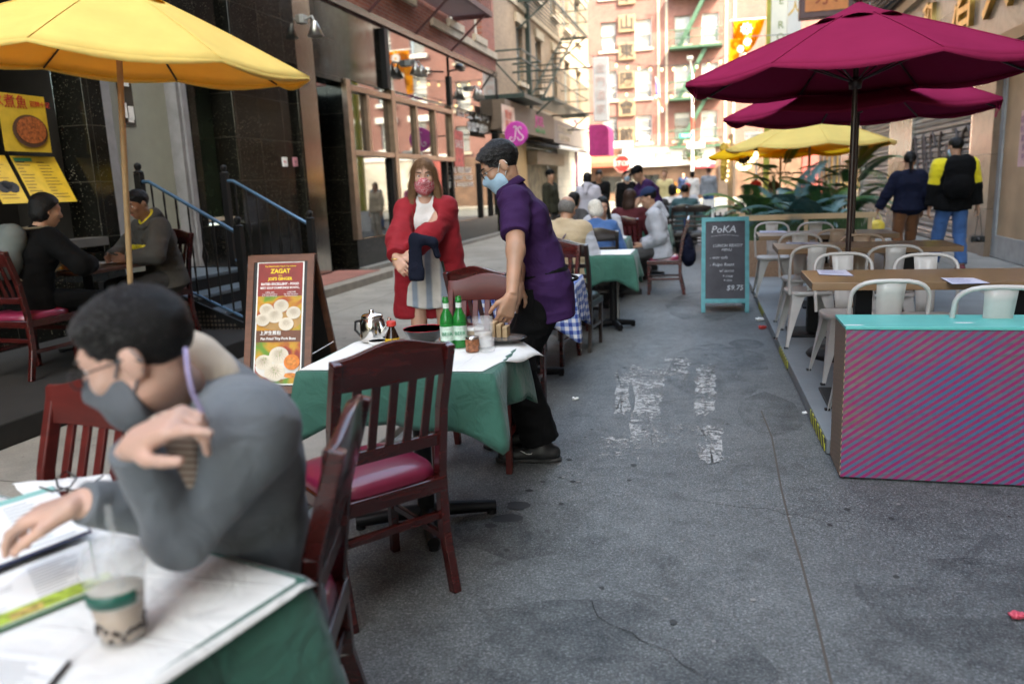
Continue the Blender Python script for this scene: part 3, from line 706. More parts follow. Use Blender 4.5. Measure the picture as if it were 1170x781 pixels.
for i_, (ax0, ax1, ay0, ay1) in enumerate(((722, 756, 418, 522), (757, 786, 410, 434), (757, 784, 486, 508), (795, 817, 418, 472), (796, 826, 486, 526), (704, 720, 425, 470), (690, 720, 500, 522))):
    rj = random.Random(i_+50); cs = [(ax0, ay1), (ax1, ay1), (ax1, ay0), (ax0, ay0)]; ring = []
    for (x_, y_), (x2_, y2_) in zip(cs, cs[1:]+cs[:1]):
        for k_ in range(9): f_ = k_/9; ring.append(G(x_+(x2_-x_)*f_+rj.uniform(-4, 4), y_+(y2_-y_)*f_+rj.uniform(-4, 4), .004))
    cc = sum(ring, V())/len(ring); mb = MB(); mb.add([cc]+ring, [(0, 1+k_, 1+(k_+1) % len(ring)) for k_ in range(len(ring))]); struct(mb, 'road_marking', WP)
# darker repair patches and a worn wheel path
r2 = random.Random(14)
PATCH = NT('asphalt_patch'); co = PATCH.coord('World'); mm_ = PATCH.n('ShaderNodeMapRange'); PATCH.l(PATCH.noise(co, 2.2, 6, .7, .5), mm_.inputs[0]); mm_.inputs[1].default_value = .42; mm_.inputs[2].default_value = .60; mm_.inputs[4].default_value = .32
PATCH.set(Base_Color=(.028, .03, .031), Roughness=.5, Alpha=mm_.outputs[0]); PATCH = PATCH.m
for cx, cy, rx, ry in ((.05, 6.1, .42, .9), (.30, 7.0, .16, .22), (-.75, 3.05, .35, .28), (.95, 2.7, .5, .4), (-.1, 9.2, .4, 1.2), (.35, 4.9, .2, .5), (-.3, 2.2, .5, .35)):
    struct(MB().quad(*[V((cx+rx*math.cos(i*.5236)*r2.uniform(.85, 1.1), cy+ry*math.sin(i*.5236)*r2.uniform(.85, 1.1), .0025)) for i in range(12)]), 'road_patch', PATCH)
# gum spots / oil stains
mb = MB(); r2 = random.Random(5)
for px, py, rr in ((592, 577, .06), (573, 592, .05), (605, 560, .02), (620, 550, .015), (640, 545, .012), (560, 600, .03), (583, 591, .055)):
    c = G(px, py, .003); mb.quad(*[c+V((rr*math.cos(a*math.pi/6)*r2.uniform(.8, 1.1), rr*.8*math.sin(a*math.pi/6), 0)) for a in range(12)])
struct(mb, 'oil_stain', mat('oil_stain', (.022, .022, .022), .6))
mb = MB()
for _ in range(60):
    c = V((r2.uniform(-5.6, -2.3), r2.uniform(2.5, 16), SW+.004)); rr = r2.uniform(.008, .03); mb.quad(*[c+V((rr*math.cos(a*math.pi/4), rr*math.sin(a*math.pi/4), 0)) for a in range(8)])
struct(mb, 'gum_stain', mat('gum_stain', (.05, .045, .04), .8))
for nm_, cnt, m_, sz in (('gum_stain', 70, mat('dark_gum_spot', (.035, .035, .034), .7), .016), ('gum_stain', 60, mat('pale_gum_spot', (.24, .235, .22), .8), .010)):
    mb = MB()
    for _ in range(cnt):
        y_ = 1.2+10*r2.random()**1.5; c = V((r2.uniform(-.8, .5 if y_ > 3.6 else 1.8), y_, .0045)); rr = sz*r2.uniform(.4, 1.2); mb.quad(*[c+V((rr*math.cos(a*math.pi/4)*r2.uniform(.7, 1.1), rr*math.sin(a*math.pi/4)*r2.uniform(.7, 1.1), 0)) for a in range(8)])
    struct(mb, nm_, m_)
mb = MB()
for x0_, y0_, dx_, dy_, n_ in ((.62, 3.3, -.045, .012, 16), (-.55, 4.9, .05, .03, 14), (1.6, 2.1, -.03, -.02, 18), (-.4, 2.5, .03, -.035, 12), (.1, 7.6, -.05, .02, 12)):
    p_ = V((x0_, y0_, .0048))
    for _ in range(n_):
        q_ = p_+V((dx_+r2.uniform(-.02, .02), dy_+r2.uniform(-.02, .02), 0)); nn = (q_-p_).cross(V((0, 0, 1))).normalized()*r2.uniform(.0008, .0022); mb.quad(p_-nn, p_+nn, q_+nn*.9, q_-nn*.9); p_ = q_
struct(mb, 'road_crack', mat('tar_crack', (.02, .02, .02), .9))
# drain grate of the pavement
c = G(400, 283, SW)

# ------------------------------------------------------------------ facade helper
def facade(mb, o, u, n, W_, z0, z1, ops, depth=.2):
    o = V(o); u = V(u); n = V(n); us = sorted({0, W_, *[x for q in ops for x in q[:2]]}); zs = sorted({z0, z1, *[x for q in ops for x in q[2:]]})
    P = lambda a, z, d=0: o + u*a + V((0, 0, z)) - n*d
    for a, b in zip(us, us[1:]):
        for c, d in zip(zs, zs[1:]):
            m_ = ((a+b)/2, (c+d)/2)
            if any(q[0] < m_[0] < q[1] and q[2] < m_[1] < q[3] for q in ops): continue
            mb.quad(P(a, c), P(b, c), P(b, d), P(a, d))
    for a, b, c, d in ops:
        mb.quad(P(a, c), P(b, c), P(b, c, depth), P(a, c, depth)); mb.quad(P(a, d), P(b, d), P(b, d, depth), P(a, d, depth))
        mb.quad(P(a, c), P(a, d), P(a, d, depth), P(a, c, depth)); mb.quad(P(b, c), P(b, d), P(b, d, depth), P(b, c, depth))
    return P
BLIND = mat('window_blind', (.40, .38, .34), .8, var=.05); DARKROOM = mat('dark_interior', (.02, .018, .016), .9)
def window(par, P, q, fm, depth=.14, blind=.0, ac=False, bars=1):
    a, b, c, d = q; mb = MB(); t = .05
    def bar(a0, b0, c0, d0, dz=.0): 
        pts = [P(a0, c0, depth-dz), P(b0, c0, depth-dz), P(b0, d0, depth-dz), P(a0, d0, depth-dz)]; nn = (P(0, 0, 1)-P(0, 0, 0)); mb.prism(pts, nn*.05)
    bar(a, b, c, c+t); bar(a, b, d-t, d); bar(a, a+t, c+t, d-t); bar(b-t, b, c+t, d-t)
    if bars: bar(a+t, b-t, (c+d)/2-.03, (c+d)/2+.03, .01)
    w_ = mb.build('window', fm, par)
    MB().quad(P(a+t, c+t, depth+.03), P(b-t, c+t, depth+.03), P(b-t, d-t, depth+.03), P(a+t, d-t, depth+.03)).build('pane', CLEARPANE, w_)
    mb = MB(); mb.cur = 0
    z_ = d-(d-c)*blind
    if blind > 0: mb.quad(P(a+t, z_, depth+.06), P(b-t, z_, depth+.06), P(b-t, d-t, depth+.06), P(a+t, d-t, depth+.06)); mb.build('blind', BLIND, w_)
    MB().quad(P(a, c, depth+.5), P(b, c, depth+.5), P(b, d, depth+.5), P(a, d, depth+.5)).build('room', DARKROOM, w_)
    if ac:
        mb = MB(); am = (a+b)/2; pts = [P(am-.3, c+.04, -.12), P(am+.3, c+.04, -.12), P(am+.3, c+.42, -.12), P(am-.3, c+.42, -.12)]; mb.prism(pts, (P(0, 0, 1)-P(0, 0, 0))*.3)
        o = mb.build('air_conditioner', WHITEPAINT, w_)
        mb = MB()
        for i in range(7): mb.quad(*[P(am+x, c+.08+i*.045+z, -.124) for x, z in ((-.26, 0), (.26, 0), (.26, .018), (-.26, .018))])
        mb.build('grille', GREYPAINT, o)
    return w_
s = NT('window_pane'); s.set(Base_Color=(.9, .92, .92), Roughness=.04, Transmission_Weight=.0, Specular_IOR_Level=.9, Alpha=.28, Coat_Weight=1.0, Coat_IOR=1.7, Coat_Roughness=.02); CLEARPANE = s.m
s = NT('shop_glass'); s.set(Base_Color=(.016, .018, .017), Roughness=.03, Specular_IOR_Level=.5, Coat_Weight=1.0, Coat_IOR=1.5, Coat_Roughness=.015)
s.bump(s.noise(s.coord('World'), .8, 2), .03, .05); SHOPGLASS = s.m

# ------------------------------------------------------------------ left: black granite restaurant
XF = -6.0
bA = thing('restaurant_building', 'black granite and red brick restaurant building with bronze framed shop windows on the left', 'building', (XF, 12, 0))
yv = lambda px, X=XF, py=150: AX(px, py, X).y
y_door0, y_door1 = 7.12, 8.30
y_c0, y_c1, y_r1, y_end = yv(331, py=60), yv(357, py=90), yv(397, py=95), yv(566, py=89)
ZB = 4.40
# ground floor wall pieces, each a box; openings between them
mb = MB()
def gbox(y0, y1, z0, z1, x0=XF, x1=XF-.35): mb.box((x1, y0, z0), (x0, y1, z1))
gbox(-14, 3.0, 0, ZB); gbox(3.0, 6.75, 0, .95); gbox(3.0, 6.75, 3.4, ZB); gbox(6.75, y_door0-.12, 0, ZB)
gbox(y_door0-.12, y_door1+.10, 3.35, ZB); gbox(y_door1+.10, 8.52, 0, ZB); gbox(8.52, 9.25, 0, 1.1, XF-.1); gbox(8.52, 9.25, 3.25, ZB, XF)
gbox(9.25, 9.33, 0, 3.3, XF+.03); gbox(9.33, y_c0-.003, 0, 3.28, XF-.02); gbox(9.25, y_c0-.003, 3.283, ZB, XF+.10); gbox(y_c0, y_c1, 0, ZB+.02, XF+.06)
gbox(y_c1+.003, y_r1-.1, 3.22, ZB); gbox(y_r1-.1, y_r1, 0, ZB)
gbox(y_r1, y_end, .12, .62); gbox(y_r1, y_end, 3.30, ZB, XF-.01)
mb.build('stone_wall', GRANITE, bA, bevel=.006)
mb = MB(); mb.box((XF-1.1, y_c1, 0), (XF-1.0, y_r1, 3.2)); mb.box((XF-1.1, y_r1-.1, 0), (XF-.353, y_r1-.003, 3.2)); mb.box((XF-1.1, y_c1-.1, 0), (XF-.353, y_c1, 3.2)); mb.build('entrance_recess', GRANITEX, bA)
MB().box((XF+.061, y_c0+.05, .2), (XF+.075, y_c1-.05, ZB)).build('mirror_column', metal('polished_steel_column', (.42, .38, .33), .1), bA)
# body of the building behind and above
brick_ops = []
P0 = V((XF+.02, -14, 0))
def ym(px, py): return AX(px, py, XF+.02)
for (xa, xb, yt, yb) in ((512, 524, 12, 44), (541, 551, 12, 58)):
    a = AX(xa, yb, XF).y+14; b = AX(xb, yb, XF).y+14; brick_ops.append((a, b, 5.25, 7.0))
for yy in (13.5, 15.4, 8.0, 10.0, 5.0, 2.5): brick_ops.append((yy-.5+14, yy+.5+14, 5.25, 7.0))
for q in list(brick_ops): brick_ops.append((q[0], q[1], 8.6, 10.4))
mb = MB(); Pf = facade(mb, P0, (0, 1, 0), (1, 0, 0), y_end+14, ZB+.16, 13, brick_ops)
mb.quad((XF+.02, y_end, ZB+.16), (-14, y_end, ZB+.16), (-14, y_end, 13), (XF+.02, y_end, 13)); mb.quad((XF-.35, y_end, 0), (-14, y_end, 0), (-14, y_end, ZB+.2), (XF-.35, y_end, ZB+.2))
mb.quad((XF+.02, -14, 13), (XF+.02, y_end, 13), (-14, y_end, 13), (-14, -14, 13)); mb.quad((XF+.02, -14, 0), (-14, -14, 0), (-14, -14, 13), (XF+.02, -14, 13))
mb.build('brick_wall', REDBRICK, bA)
for q in brick_ops: window(bA, Pf, q, WHITEPAINT, blind=.3)
MB().box((XF-.1, -14, ZB+.03), (XF+.07, y_end, ZB+.155)).build('cornice', mat('black_stone_trim', (.02, .02, .02), .2), bA)
mb = MB()
for q in brick_ops[:8]: mb.box((XF+.025, q[0]-14-.15, 5.08), (XF+.12, q[1]-14+.15, 5.245)); mb.box((XF+.025, q[0]-14-.15, 7.003), (XF+.09, q[1]-14+.15, 7.22))
a0 = AX(490, 22, XF).y
mb.box((XF+.025, a0, 4.90), (XF+.09, y_end-.02, 5.07)); mb.split('stone_sill', CREAM, bA)
# dark menu window with posters
mb = MB(); mb.quad((XF-1.0, 3.0, .95), (XF-1.0, 6.75, .95), (XF-1.0, 6.75, 3.4), (XF-1.0, 3.0, 3.4)); mb.quad((XF-.35, 6.749, .95), (XF-1.0, 6.749, .95), (XF-1.0, 6.749, 3.4), (XF-.35, 6.749, 3.4)); mb.quad((XF-.35, 3.0, 3.399), (XF-1.0, 3.0, 3.399), (XF-1.0, 6.75, 3.399), (XF-.35, 6.75, 3.399))
mb.quad((XF, 3.0, .953), (XF-1.0, 3.0, .953), (XF-1.0, 6.75, .953), (XF, 6.75, .953)); mb.build('window_recess', DARKROOM, bA)
mb = MB(); mb.box((XF-.2, 3.0, 1.02), (XF+.06, 6.75, 1.10)); mb.build('window_ledge', mat('grey_ledge', (.07, .07, .07), .4), bA)
POSTER_Y = mat('yellow_poster', (.62, .42, .035), .5, var=.12, vs=9); RED = mat('red_ink', (.5, .03, .02), .5); BLK = mat('black_ink', (.02, .02, .02), .6); GRN = mat('green_ink', (.05, .28, .10), .5); WHT = mat('white_ink', (.82, .82, .8), .6, var=.02); YLW = mat('yellow_ink', (.9, .65, .03), .5)
SOUP = mat('chilli_stew', (.35, .10, .03), .4, var=.7, vs=38); 
def flat(name, c, right, up, w_, h_, m, par, off=0, t=.004, n=None):
    r = V(right).normalized(); u = V(up).normalized(); nn = r.cross(u); c = V(c)+nn*off
    return MB().prism([c-r*w_/2-u*h_/2, c+r*w_/2-u*h_/2, c+r*w_/2+u*h_/2, c-r*w_/2+u*h_/2], nn*t).build(name, m, par)
YAX = V((0, 1, 0)); ZAX = V((0, 0, 1)); XAX = V((1, 0, 0))
c = AX(28, 141, XF-.25)
pz = thing('poster', 'yellow food poster of a chilli stew bowl hanging in the dark restaurant window', 'poster', c)
a = AX(3, 155, XF-.25); b = AX(55, 148, XF-.25); wd = b.y-a.y; ht = .52; c.y = (a.y+b.y)/2
flat('sheet', c, YAX, ZAX, wd, ht, POSTER_Y, pz); 
text('lettering', '水煮魚', c+V((.008, -.14, .18)), YAX, ZAX, .13, RED, pz, .001); text('lettering', '招牌十足', c+V((.008, .2, .18)), YAX, ZAX, .06, RED, pz, .001)
MB().lathe([(0, 0), (.19, 0), (.20, .006)], c+V((.008, .04, -.07)), 28, M3=rot('Y', R(90)), sx=.75).build('bowl_picture', mat('bowl_rim', (.10, .05, .03), .4), pz)
MB().lathe([(0, 0), (.165, 0), (.17, .004)], c+V((.016, .05, -.06)), 28, M3=rot('Y', R(90)), sx=.72).build('food_picture', SOUP, pz)
for i, (px, py, w_, lab) in enumerate(((4, 205, .30, 'widest yellow menu sheet with a dark crab drawing leaning in the restaurant window'), (37, 205, .25, 'yellow menu page with a green heading leaning in the restaurant window'), (62, 205, .29, 'plain yellow menu page at the right end of the window display'))):
    c = AX(px, py, XF-.22); t_ = thing('menu_page', lab, 'menu', c); up = V((-.45, -.0, 1))
    flat('sheet', c, YAX, up, w_*.95, .48, POSTER_Y, t_); nn = YAX.cross(up.normalized())
    mb = MB(); r2 = random.Random(i)
    for j in range(12):
        zz = -.19+j*.033; L_ = r2.uniform(.3, .85)*w_*.8; cc = c+nn*.006+up.normalized()*zz; mb.quad(cc-YAX*w_*.4, cc-YAX*w_*.4+YAX*L_, cc-YAX*w_*.4+YAX*L_+up.normalized()*.007, cc-YAX*w_*.4+up.normalized()*.007)
    mb.build('menu_lines', BLK if i else mat('brown_ink', (.25, .14, .03), .6), t_)
    if i == 1: flat('heading_bar', c+up.normalized()*.2, YAX, up, w_*.8, .035, GRN, t_, off=.006)
    if i == 0:
        mb = MB(); cc = c+nn*.007-up.normalized()*.08; 
        for q, rr in (((.05, 0), .07), ((-.05, 0), .07), ((0, .02), .06)): mb.add([cc+YAX*(q[0]+rr*math.cos(a*.6))+up.normalized()*(q[1]+rr*.8*math.sin(a*.6)) for a in range(10)], [tuple(range(10))])
        mb.build('drawing', BLK, t_)
# umbrella-side door of the staircase
MB().box((XF-.20, y_door0, .62), (XF-.15, y_door1-.12, 3.35)).build('door', mat('sage_grey_door', (.27, .28, .235), .45, var=.06), bA)
d_ = bA.children[-1] if False else [o for o in COL.objects if o.name.startswith('door')][-1]
mb = MB(); mb.box((XF-.25, y_door1-.12, .6), (XF+.0, y_door1-.06, 3.35)); mb.box((XF-.2, y_door1-.06, .6), (XF+.03, y_door1+.03, 3.35)); mb.box((XF-.2, y_door1+.03, .6), (XF-.02, y_door1+.10, 3.35)); mb.box((XF-.25, y_door0-.12, .6), (XF, y_door0, 3.35)); mb.build('door_frame', mat('door_frame_grey', (.20, .20, .21), .5), bA)
c = V((XF-.15, 7.52, 2.5)); flat('door_window', c, YAX, ZAX, .22, .52, WINDOWGLASS, d_, off=.004)
mb = MB()
for y_, z_, w_, h_ in ((-.02, .2, .17, .09), (-.05, -.12, .08, .2), (.05, -.12, .08, .14), (0, -.2, .15, .04)): mb.box((XF-.139, 7.52+y_-w_/2, 2.5+z_-h_/2), (XF-.136, 7.52+y_+w_/2, 2.5+z_+h_/2))
mb.split('sticker', WHT, d_); MB().lathe([(0, 0), (.03, .0), (.035, .03), (.012, .05), (0, .052)], (XF-.15, 7.22, 1.72), 14, M3=rot('Y', R(90))).build('handle', GOLD, d_)
MB().box((XF-.3, 8.53, 1.12), (XF-.28, 9.24, 3.24)).build('side_window', mat('dark_green_glass', (.02, .03, .02), .05), bA)
mb = MB(); mb.box((XF-.28, 8.53, 1.15), (XF-.1, 9.24, 1.19)); mb.build('window_sill', CREAM, bA)
# bell buttons / plaques
for px, mm in ((325, WHT), (337, mat('pink_plaque', (.55, .25, .3), .4))):
    c = AX(px, 185, XF-.018); flat('plaque', c, YAX, ZAX, .13, .13, mm, bA, t=.012)
    text('lettering', 'BELL' if px == 325 else 'No.', c+V((.0135, 0, 0)), YAX, ZAX, .04, RED if px == 325 else BLK, bA, .001)
# the glazed part
vx = [397, 420, 447, 475, 496, 515]; ys = [yv(p) for p in vx]
mb = MB(); fr = .07
def fbar(y0, y1, z0, z1, x=XF+.05): mb.box((XF-.05, y0, z0), (x, y1, z1))
fbar(ys[0], ys[0]+.16, .62, 3.3); fbar(ys[2], ys[2]+.17, .62, 3.3, XF+.06); fbar(ys[5], ys[5]+.10, 2.05, 3.3)
for a, b in ((0, 2), (2, 5)):
    fbar(ys[a]+.17, ys[b], 3.12, 3.22); fbar(ys[a]+.17, ys[b], 2.05, 2.14)
for i in (1, 3, 4): fbar(ys[i], ys[i]+.12, 2.143, 3.117, XF+.03)
mb.build('bronze_frame', BRONZE, bA, bevel=.004)
mb = MB()
for i, y_ in enumerate((ys[2]-.14, ys[5]-.12, 17.6, y_end-2.0, y_end-1.0, y_end-.25)): mb.box((XF-.06, y_, .62), (XF+.035, y_+.10, 2.04))
mb.box((XF-.01, ys[2]-.25, 3.31), (XF+.10, ys[2]-.08, ZB-.03)); mb.box((XF-.01, ys[5]-.18, 3.31), (XF+.10, ys[5]-.02, 3.95)); mb.box((XF-.05, y_end-.2, .1), (XF+.06, y_end, ZB))
mb.split('black_mullion', BLACKIRON, bA)
MB().quad((XF-.04, y_r1, .62), (XF-.04, y_end, .62), (XF-.04, y_end, 3.3), (XF-.04, y_r1, 3.3)).build('shop_window', SHOPGLASS, bA)
# polished sign band over the shop windows
mb = MB(); mb.box((XF-.005, ys[2]-.07, 3.31), (XF+.045, ys[5]-.19, ZB-.02)); mb.box((XF-.005, ys[5]+.0, 3.31), (XF+.045, y_end-.21, ZB-.02)); mb.build('glass_fascia', SHOPGLASS, bA)
MB().box((XF-.3, y_r1-.1, 0), (XF+.16, y_end, .13)).build('base_ledge', mat('granite_ledge', (.17, .17, .16), .6, bump=.2), bA, bevel=.01)
MB().box((XF, 8.9, 0), (-5.05, 11.9, .17)).build('entrance_step', mat('step_kerb_stone', (.22, .20, .17), .8), bA, bevel=.015)
MB().box((XF, 8.95, .17), (-5.25, 11.85, .178)).build('red_tiles', brickmat('red_floor_tile', (.30, .12, .09), (.26, .10, .08), (.2, .16, .14), .15, .15, ax='Y'), bA)
# window writing
text('lettering', '喜聚公司', AX(541, 128, XF-.03)+V((.006, 0, 0)), YAX, ZAX, .50, WHT, bA, .002, bold=.006, squeeze=1.5)
text('lettering', '喜臨門婚紗', AX(546, 147, XF-.03)+V((.006, 0, 0)), YAX, ZAX, .26, WHT, bA, .002, squeeze=1.5)
flat('window_poster', AX(524, 170, XF-.03), YAX, ZAX, .75, .85, mat('pink_window_poster', (.62, .12, .11), .6, var=.5, vs=11), bA, off=.003)
text('lettering', 'SALE', AX(524, 165, XF-.03)+V((.012, 0, 0)), YAX, ZAX, .26, WHT, bA, .001)
text('lettering', '喜帖 禮服 攝影\nCERAMIC TILES\n瓷磚 WINDOWS', AX(527, 203, XF-.03)+V((.006, 0, 0)), YAX, ZAX, .17, WHT, bA, .001, squeeze=1.6)
# wall lamps
def cone_lamp(c, par_label, two=False):
    t_ = thing('wall_lamp', par_label, 'lamp', c); c = V(c)
    MB().box((c.x-.13, c.y-.07, c.z-.06), (c.x+.0, c.y+.07, c.z+.06)).build('bracket', GREYPAINT, t_, bevel=.01)
    for dy in ((-.16, .16) if two else (0.0,)):
        mb = MB(); mb.tube([c+V((.0, dy*.3, 0)), c+V((.11, dy*.8, .03)), c+V((.14, dy, -.05))], .018, 8); mb.build('arm', GREYPAINT, t_)
        mb = MB(); mb.lathe([(.03, 0), (.045, -.03), (.12, -.21), (.11, -.21), (.0, -.12)], c+V((.14, dy, -.04)), 18); mb.build('lamp_shade', metal('aluminium_shade', (.5, .5, .48), .35), t_)
cone_lamp(AX(349, 22, XF+.14), 'single aluminium cone lamp high on the black granite wall left of the entrance')
cone_lamp(AX(470, 72, XF+.16), 'double cone lamp on the glass band above the bronze framed window', True)
cone_lamp(AX(540, 101, XF+.16), 'double cone lamp above the white window lettering', True)
t_ = thing('security_camera', 'dark oval camera on an arm above the shop window', 'camera', AX(512, 84, XF+.1)); c = AX(512, 82, XF+.1)
mb = MB(); mb.tube([c, c+V((.35, -.2, .02))], .02, 8); mb.build('arm', BLACKIRON, t_); mb = MB(); mb.lathe([(0, -.28), (.06, -.22), (.09, 0), (.06, .22), (0, .28)], c+V((.4, -.35, .02)), 14, M3=rot('X', R(90))); mb.build('housing', BLACK, t_)
# red fire escape
t_ = thing('fire_escape', 'dark red fire escape platform on the brick wall above the shop windows', 'fire escape', (XF, 15, 5))
mb = MB(); fz = 5.32; fy0, fy1 = 13.4, 18.6
for i in range(12): mb.box((XF+.04, fy0, fz), (XF+.9, fy0+.001, fz)) if False else mb.box((XF+.06+i*.075, fy0, fz), (XF+.095+i*.075, fy1, fz+.03))
mb.build('grating', REDIRON, t_)
mb = MB(); mb.box((XF+.95, fy0, fz-.06), (XF+1.0, fy1, fz+.06)); mb.box((XF+.03, fy0-.05, fz-.06), (XF+1.0, fy0, fz+.06)); mb.box((XF+.03, fy1, fz-.06), (XF+1.0, fy1+.05, fz+.06))
for z_ in (fz+.5, fz+.95): mb.tube([(XF+.03, fy0, z_), (XF+.97, fy0, z_), (XF+.97, fy1, z_), (XF+.03, fy1, z_)], .018, 6, smooth=False)
for i in range(27): y_ = fy0+i*(fy1-fy0)/26; mb.tube([(XF+.97, y_, fz), (XF+.97, y_, fz+.95)], .009, 5)
mb.build('railing', REDIRON, t_)
mb = MB()
for y_ in (fy0+.3, (fy0+fy1)/2, fy1-.3): mb.beam((XF+.03, y_, fz-.8), (XF+.95, y_, fz-.03), .04, .04)
mb.split('bracket', REDIRON, t_)

# ------------------------------------------------------------------ stoop
st = thing('stoop', 'black iron stoop with blue worn treads and handrails in front of the grey door', 'stairs', (-5.2, 7.3, 0))
sy0, sy1 = 6.62, 7.98; TREAD = mat('blue_black_tread', (.09, .12, .15), .4, .2, bump=.3, bs=90)
xs = [-4.34, -4.60, -4.88, -5.16, -5.44]; zz = [.20, .35, .50, .65]
for i in range(4):
    x1 = xs[i]; x0 = XF+.003 if i == 3 else xs[i+1]-.04
    MB().box((x0, sy0, zz[i]-.035), (x1, sy1, zz[i])).build('tread', TREAD, st, bevel=.005)
    MB().box((x1-.03, sy0+.02, SW if i == 0 else zz[i-1]), (x1-.015, sy1-.02, zz[i]-.037)).build('riser', BLACKIRON, st)
for y_ in (sy1, sy0-.03):
    if y_ == sy0-.03: mb.build('side_panel', BLACKIRON, st)
    mb = MB(); mb.prism([(xs[0]+.02, y_, SW), (XF+.004, y_, SW), (XF+.004, y_, .66), (-5.40, y_, .66), (xs[0]+.02, y_, .22)], (0, .025, 0))
mb.cur = 1
for i in range(26):
    for j in range(7):
        x_ = -4.4-i*.042; z_ = .10+j*.042
        if z_ < .2+(-4.4-x_)*.38: mb.box((x_-.011, sy0-.036, z_-.011), (x_+.011, sy0-.031, z_+.011))
mb.build('side_panel', [BLACKIRON, mat('perforation_holes', (.06, .045, .035), .6)], st)
for y_, nm in ((sy0-.02, 0), (sy1+.01, 1)):
    for (x_, zt, zb) in ((-4.34, 1.16, SW), (-5.36, 1.70, .66)):
        mb = MB(); mb.box((x_-.035, y_-.035, zb), (x_+.035, y_+.035, zt)); mb.lathe([(.045, zt), (.05, zt+.015), (.02, zt+.03), (.032, zt+.05), (.036, zt+.07), (.03, zt+.09), (0, zt+.105)], (x_, y_, 0), 14); mb.build('post', BLACKIRON, st, bevel=.004)
    mb = MB(); mb.tube([(-5.36, y_, 1.62), (-5.26, y_, 1.62), (-4.38, y_, 1.12)], .018, 8); mb.build('handrail', BLUEIRON, st)
    mb = MB(); mb.tube([(-5.36, y_, .74), (-4.38, y_, .30)], .014, 8); mb.build('lower_rail', BLUEIRON, st)
    for i in range(7):
        f_ = (i+.5)/7.4; x_ = -5.30+f_*.93; mb = MB(); zt = 1.62-max(0, (x_+5.26))*.568; zb_ = .74-(x_+5.36)*.449
        pts = [(x_, y_, zb_+(zt-zb_)*k_/10) for k_ in range(11)]; mb.tube(pts, [.008+.003*(k_ % 2) for k_ in range(11)], 6)
        if i in (1, 4): mb.tube([(x_, y_, (zb_+zt)/2-.1), (x_, y_, (zb_+zt)/2), (x_, y_, (zb_+zt)/2+.1)], [.01, .03, .01], 8)
        mb.build('baluster', BLACKIRON, st)

# ------------------------------------------------------------------ left: tan brick building
XB = -6.15
bB = thing('brick_building', 'tan brick tenement with narrow windows and grey shop signs beyond the black granite restaurant', 'building', (XB, 30, 0))
yb0 = y_end+.02; yb1 = AX(673, 120, XB).y
opsB = []
ybw = [(AX(594, 60, XB).y, .95), (AX(615, 60, XB).y, 1.0), (AX(633, 60, XB).y, 1.1), (AX(647, 60, XB).y, 1.2), (AX(660, 60, XB).y, 1.3)]
for k_ in range(4):
    for y_, w_ in ybw: opsB.append((y_-w_/2-yb0, y_+w_/2-yb0, 4.7+k_*3.1, 6.5+k_*3.1))
mb = MB(); PB = facade(mb, (XB, yb0, 0), (0, 1, 0), (1, 0, 0), yb1-yb0, 3.6, 17.5, opsB)
mb.quad((XB, yb1, 0), (-14, yb1, 0), (-14, yb1, 17.5), (XB, yb1, 17.5)); mb.quad((XB, yb0, 3), (-14, yb0, 3), (-14, yb0, 17.5), (XB, yb0, 17.5)); mb.quad((XB, yb0, 17.5), (XB, yb1, 17.5), (-14, yb1, 17.5), (-14, yb0, 17.5))
mb.build('brick_wall', TANBRICK, bB)
for i, q in enumerate(opsB): window(bB, PB, q, GREYPAINT, blind=(.2, .5, 0)[i % 3])
mb = MB()
for q in opsB: mb.box((XB+.003, q[0]+yb0-.15, q[3]), (XB+.10, q[1]+yb0+.15, q[3]+.28)); mb.box((XB+.003, q[0]+yb0-.12, q[2]-.14), (XB+.14, q[1]+yb0+.12, q[2]-.002))
for k_ in range(5): mb.box((XB+.003, yb0, 3.9+k_*3.1), (XB+.06, yb1, 4.06+k_*3.1))
mb.split('stone_trim', CREAM, bB)
# ground floor of it: yellow pier, shutter doors, rough stone piers
ya = AX(583, 200, XB).y; yc = AX(603, 200, XB).y; yd = AX(637, 200, XB).y; ye = AX(657, 200, XB).y
MB().box((XB-.3, yb0, 0), (XB, yc, 3.6)).build('wooden_pier', wood('yellow_boards', (.50, .33, .14), .7, .6, (14, 14, 1), 0), bB)
mb = MB(); mb.box((XB-.3, yc, 2.75), (XB-.02, yd, 3.6)); mb.box((XB-.5, yc, 0), (XB-.4, yd, 2.75)); mb.build('shop_recess', mat('shop_interior', (.20, .17, .11), .7, var=.6, vs=3), bB)
MB().box((XB-.33, yd, 0), (XB+.02, yb1, 3.6)).build('stone_pier', brickmat('rough_limestone', (.58, .52, .43), (.50, .45, .38), (.4, .36, .3), .6, .32, .012), bB)
MB().box((XB+.0, ye, 0), (XB+.10, ye+.35, 4.2)).build('purple_post', mat('plum_pipe', (.10, .03, .07), .5), bB)
SIGNBROWN = wood('weathered_sign_boards', (.20, .15, .115), .6, .7, (1, 1, 30), 0)
y0s = AX(567, 130, XB+.3).y; y1s = AX(625, 130, XB+.3).y; y2s = AX(657, 150, XB+.3).y
t_ = thing('shop_sign', 'weathered brown slatted shop sign box with purple letters over the yellow storefront', 'sign', (XB, y0s, 3))
MB().box((XB+.01, y0s, 2.98), (XB+.55, y1s, 3.78)).build('sign_box', SIGNBROWN, t_)
PURP = mat('purple_letters', (.42, .03, .22), .5)
text('lettering', 'JOEL', V((XB+.56, (y0s+y1s)/2+1.0, 3.45)), YAX, ZAX, .42, PURP, t_, .01, squeeze=1.5, bold=.008); text('lettering', 'NAIL & SPA', V((XB+.56, (y0s+y1s)/2+1.1, 3.14)), YAX, ZAX, .2, GRN, t_, .005, squeeze=1.5)
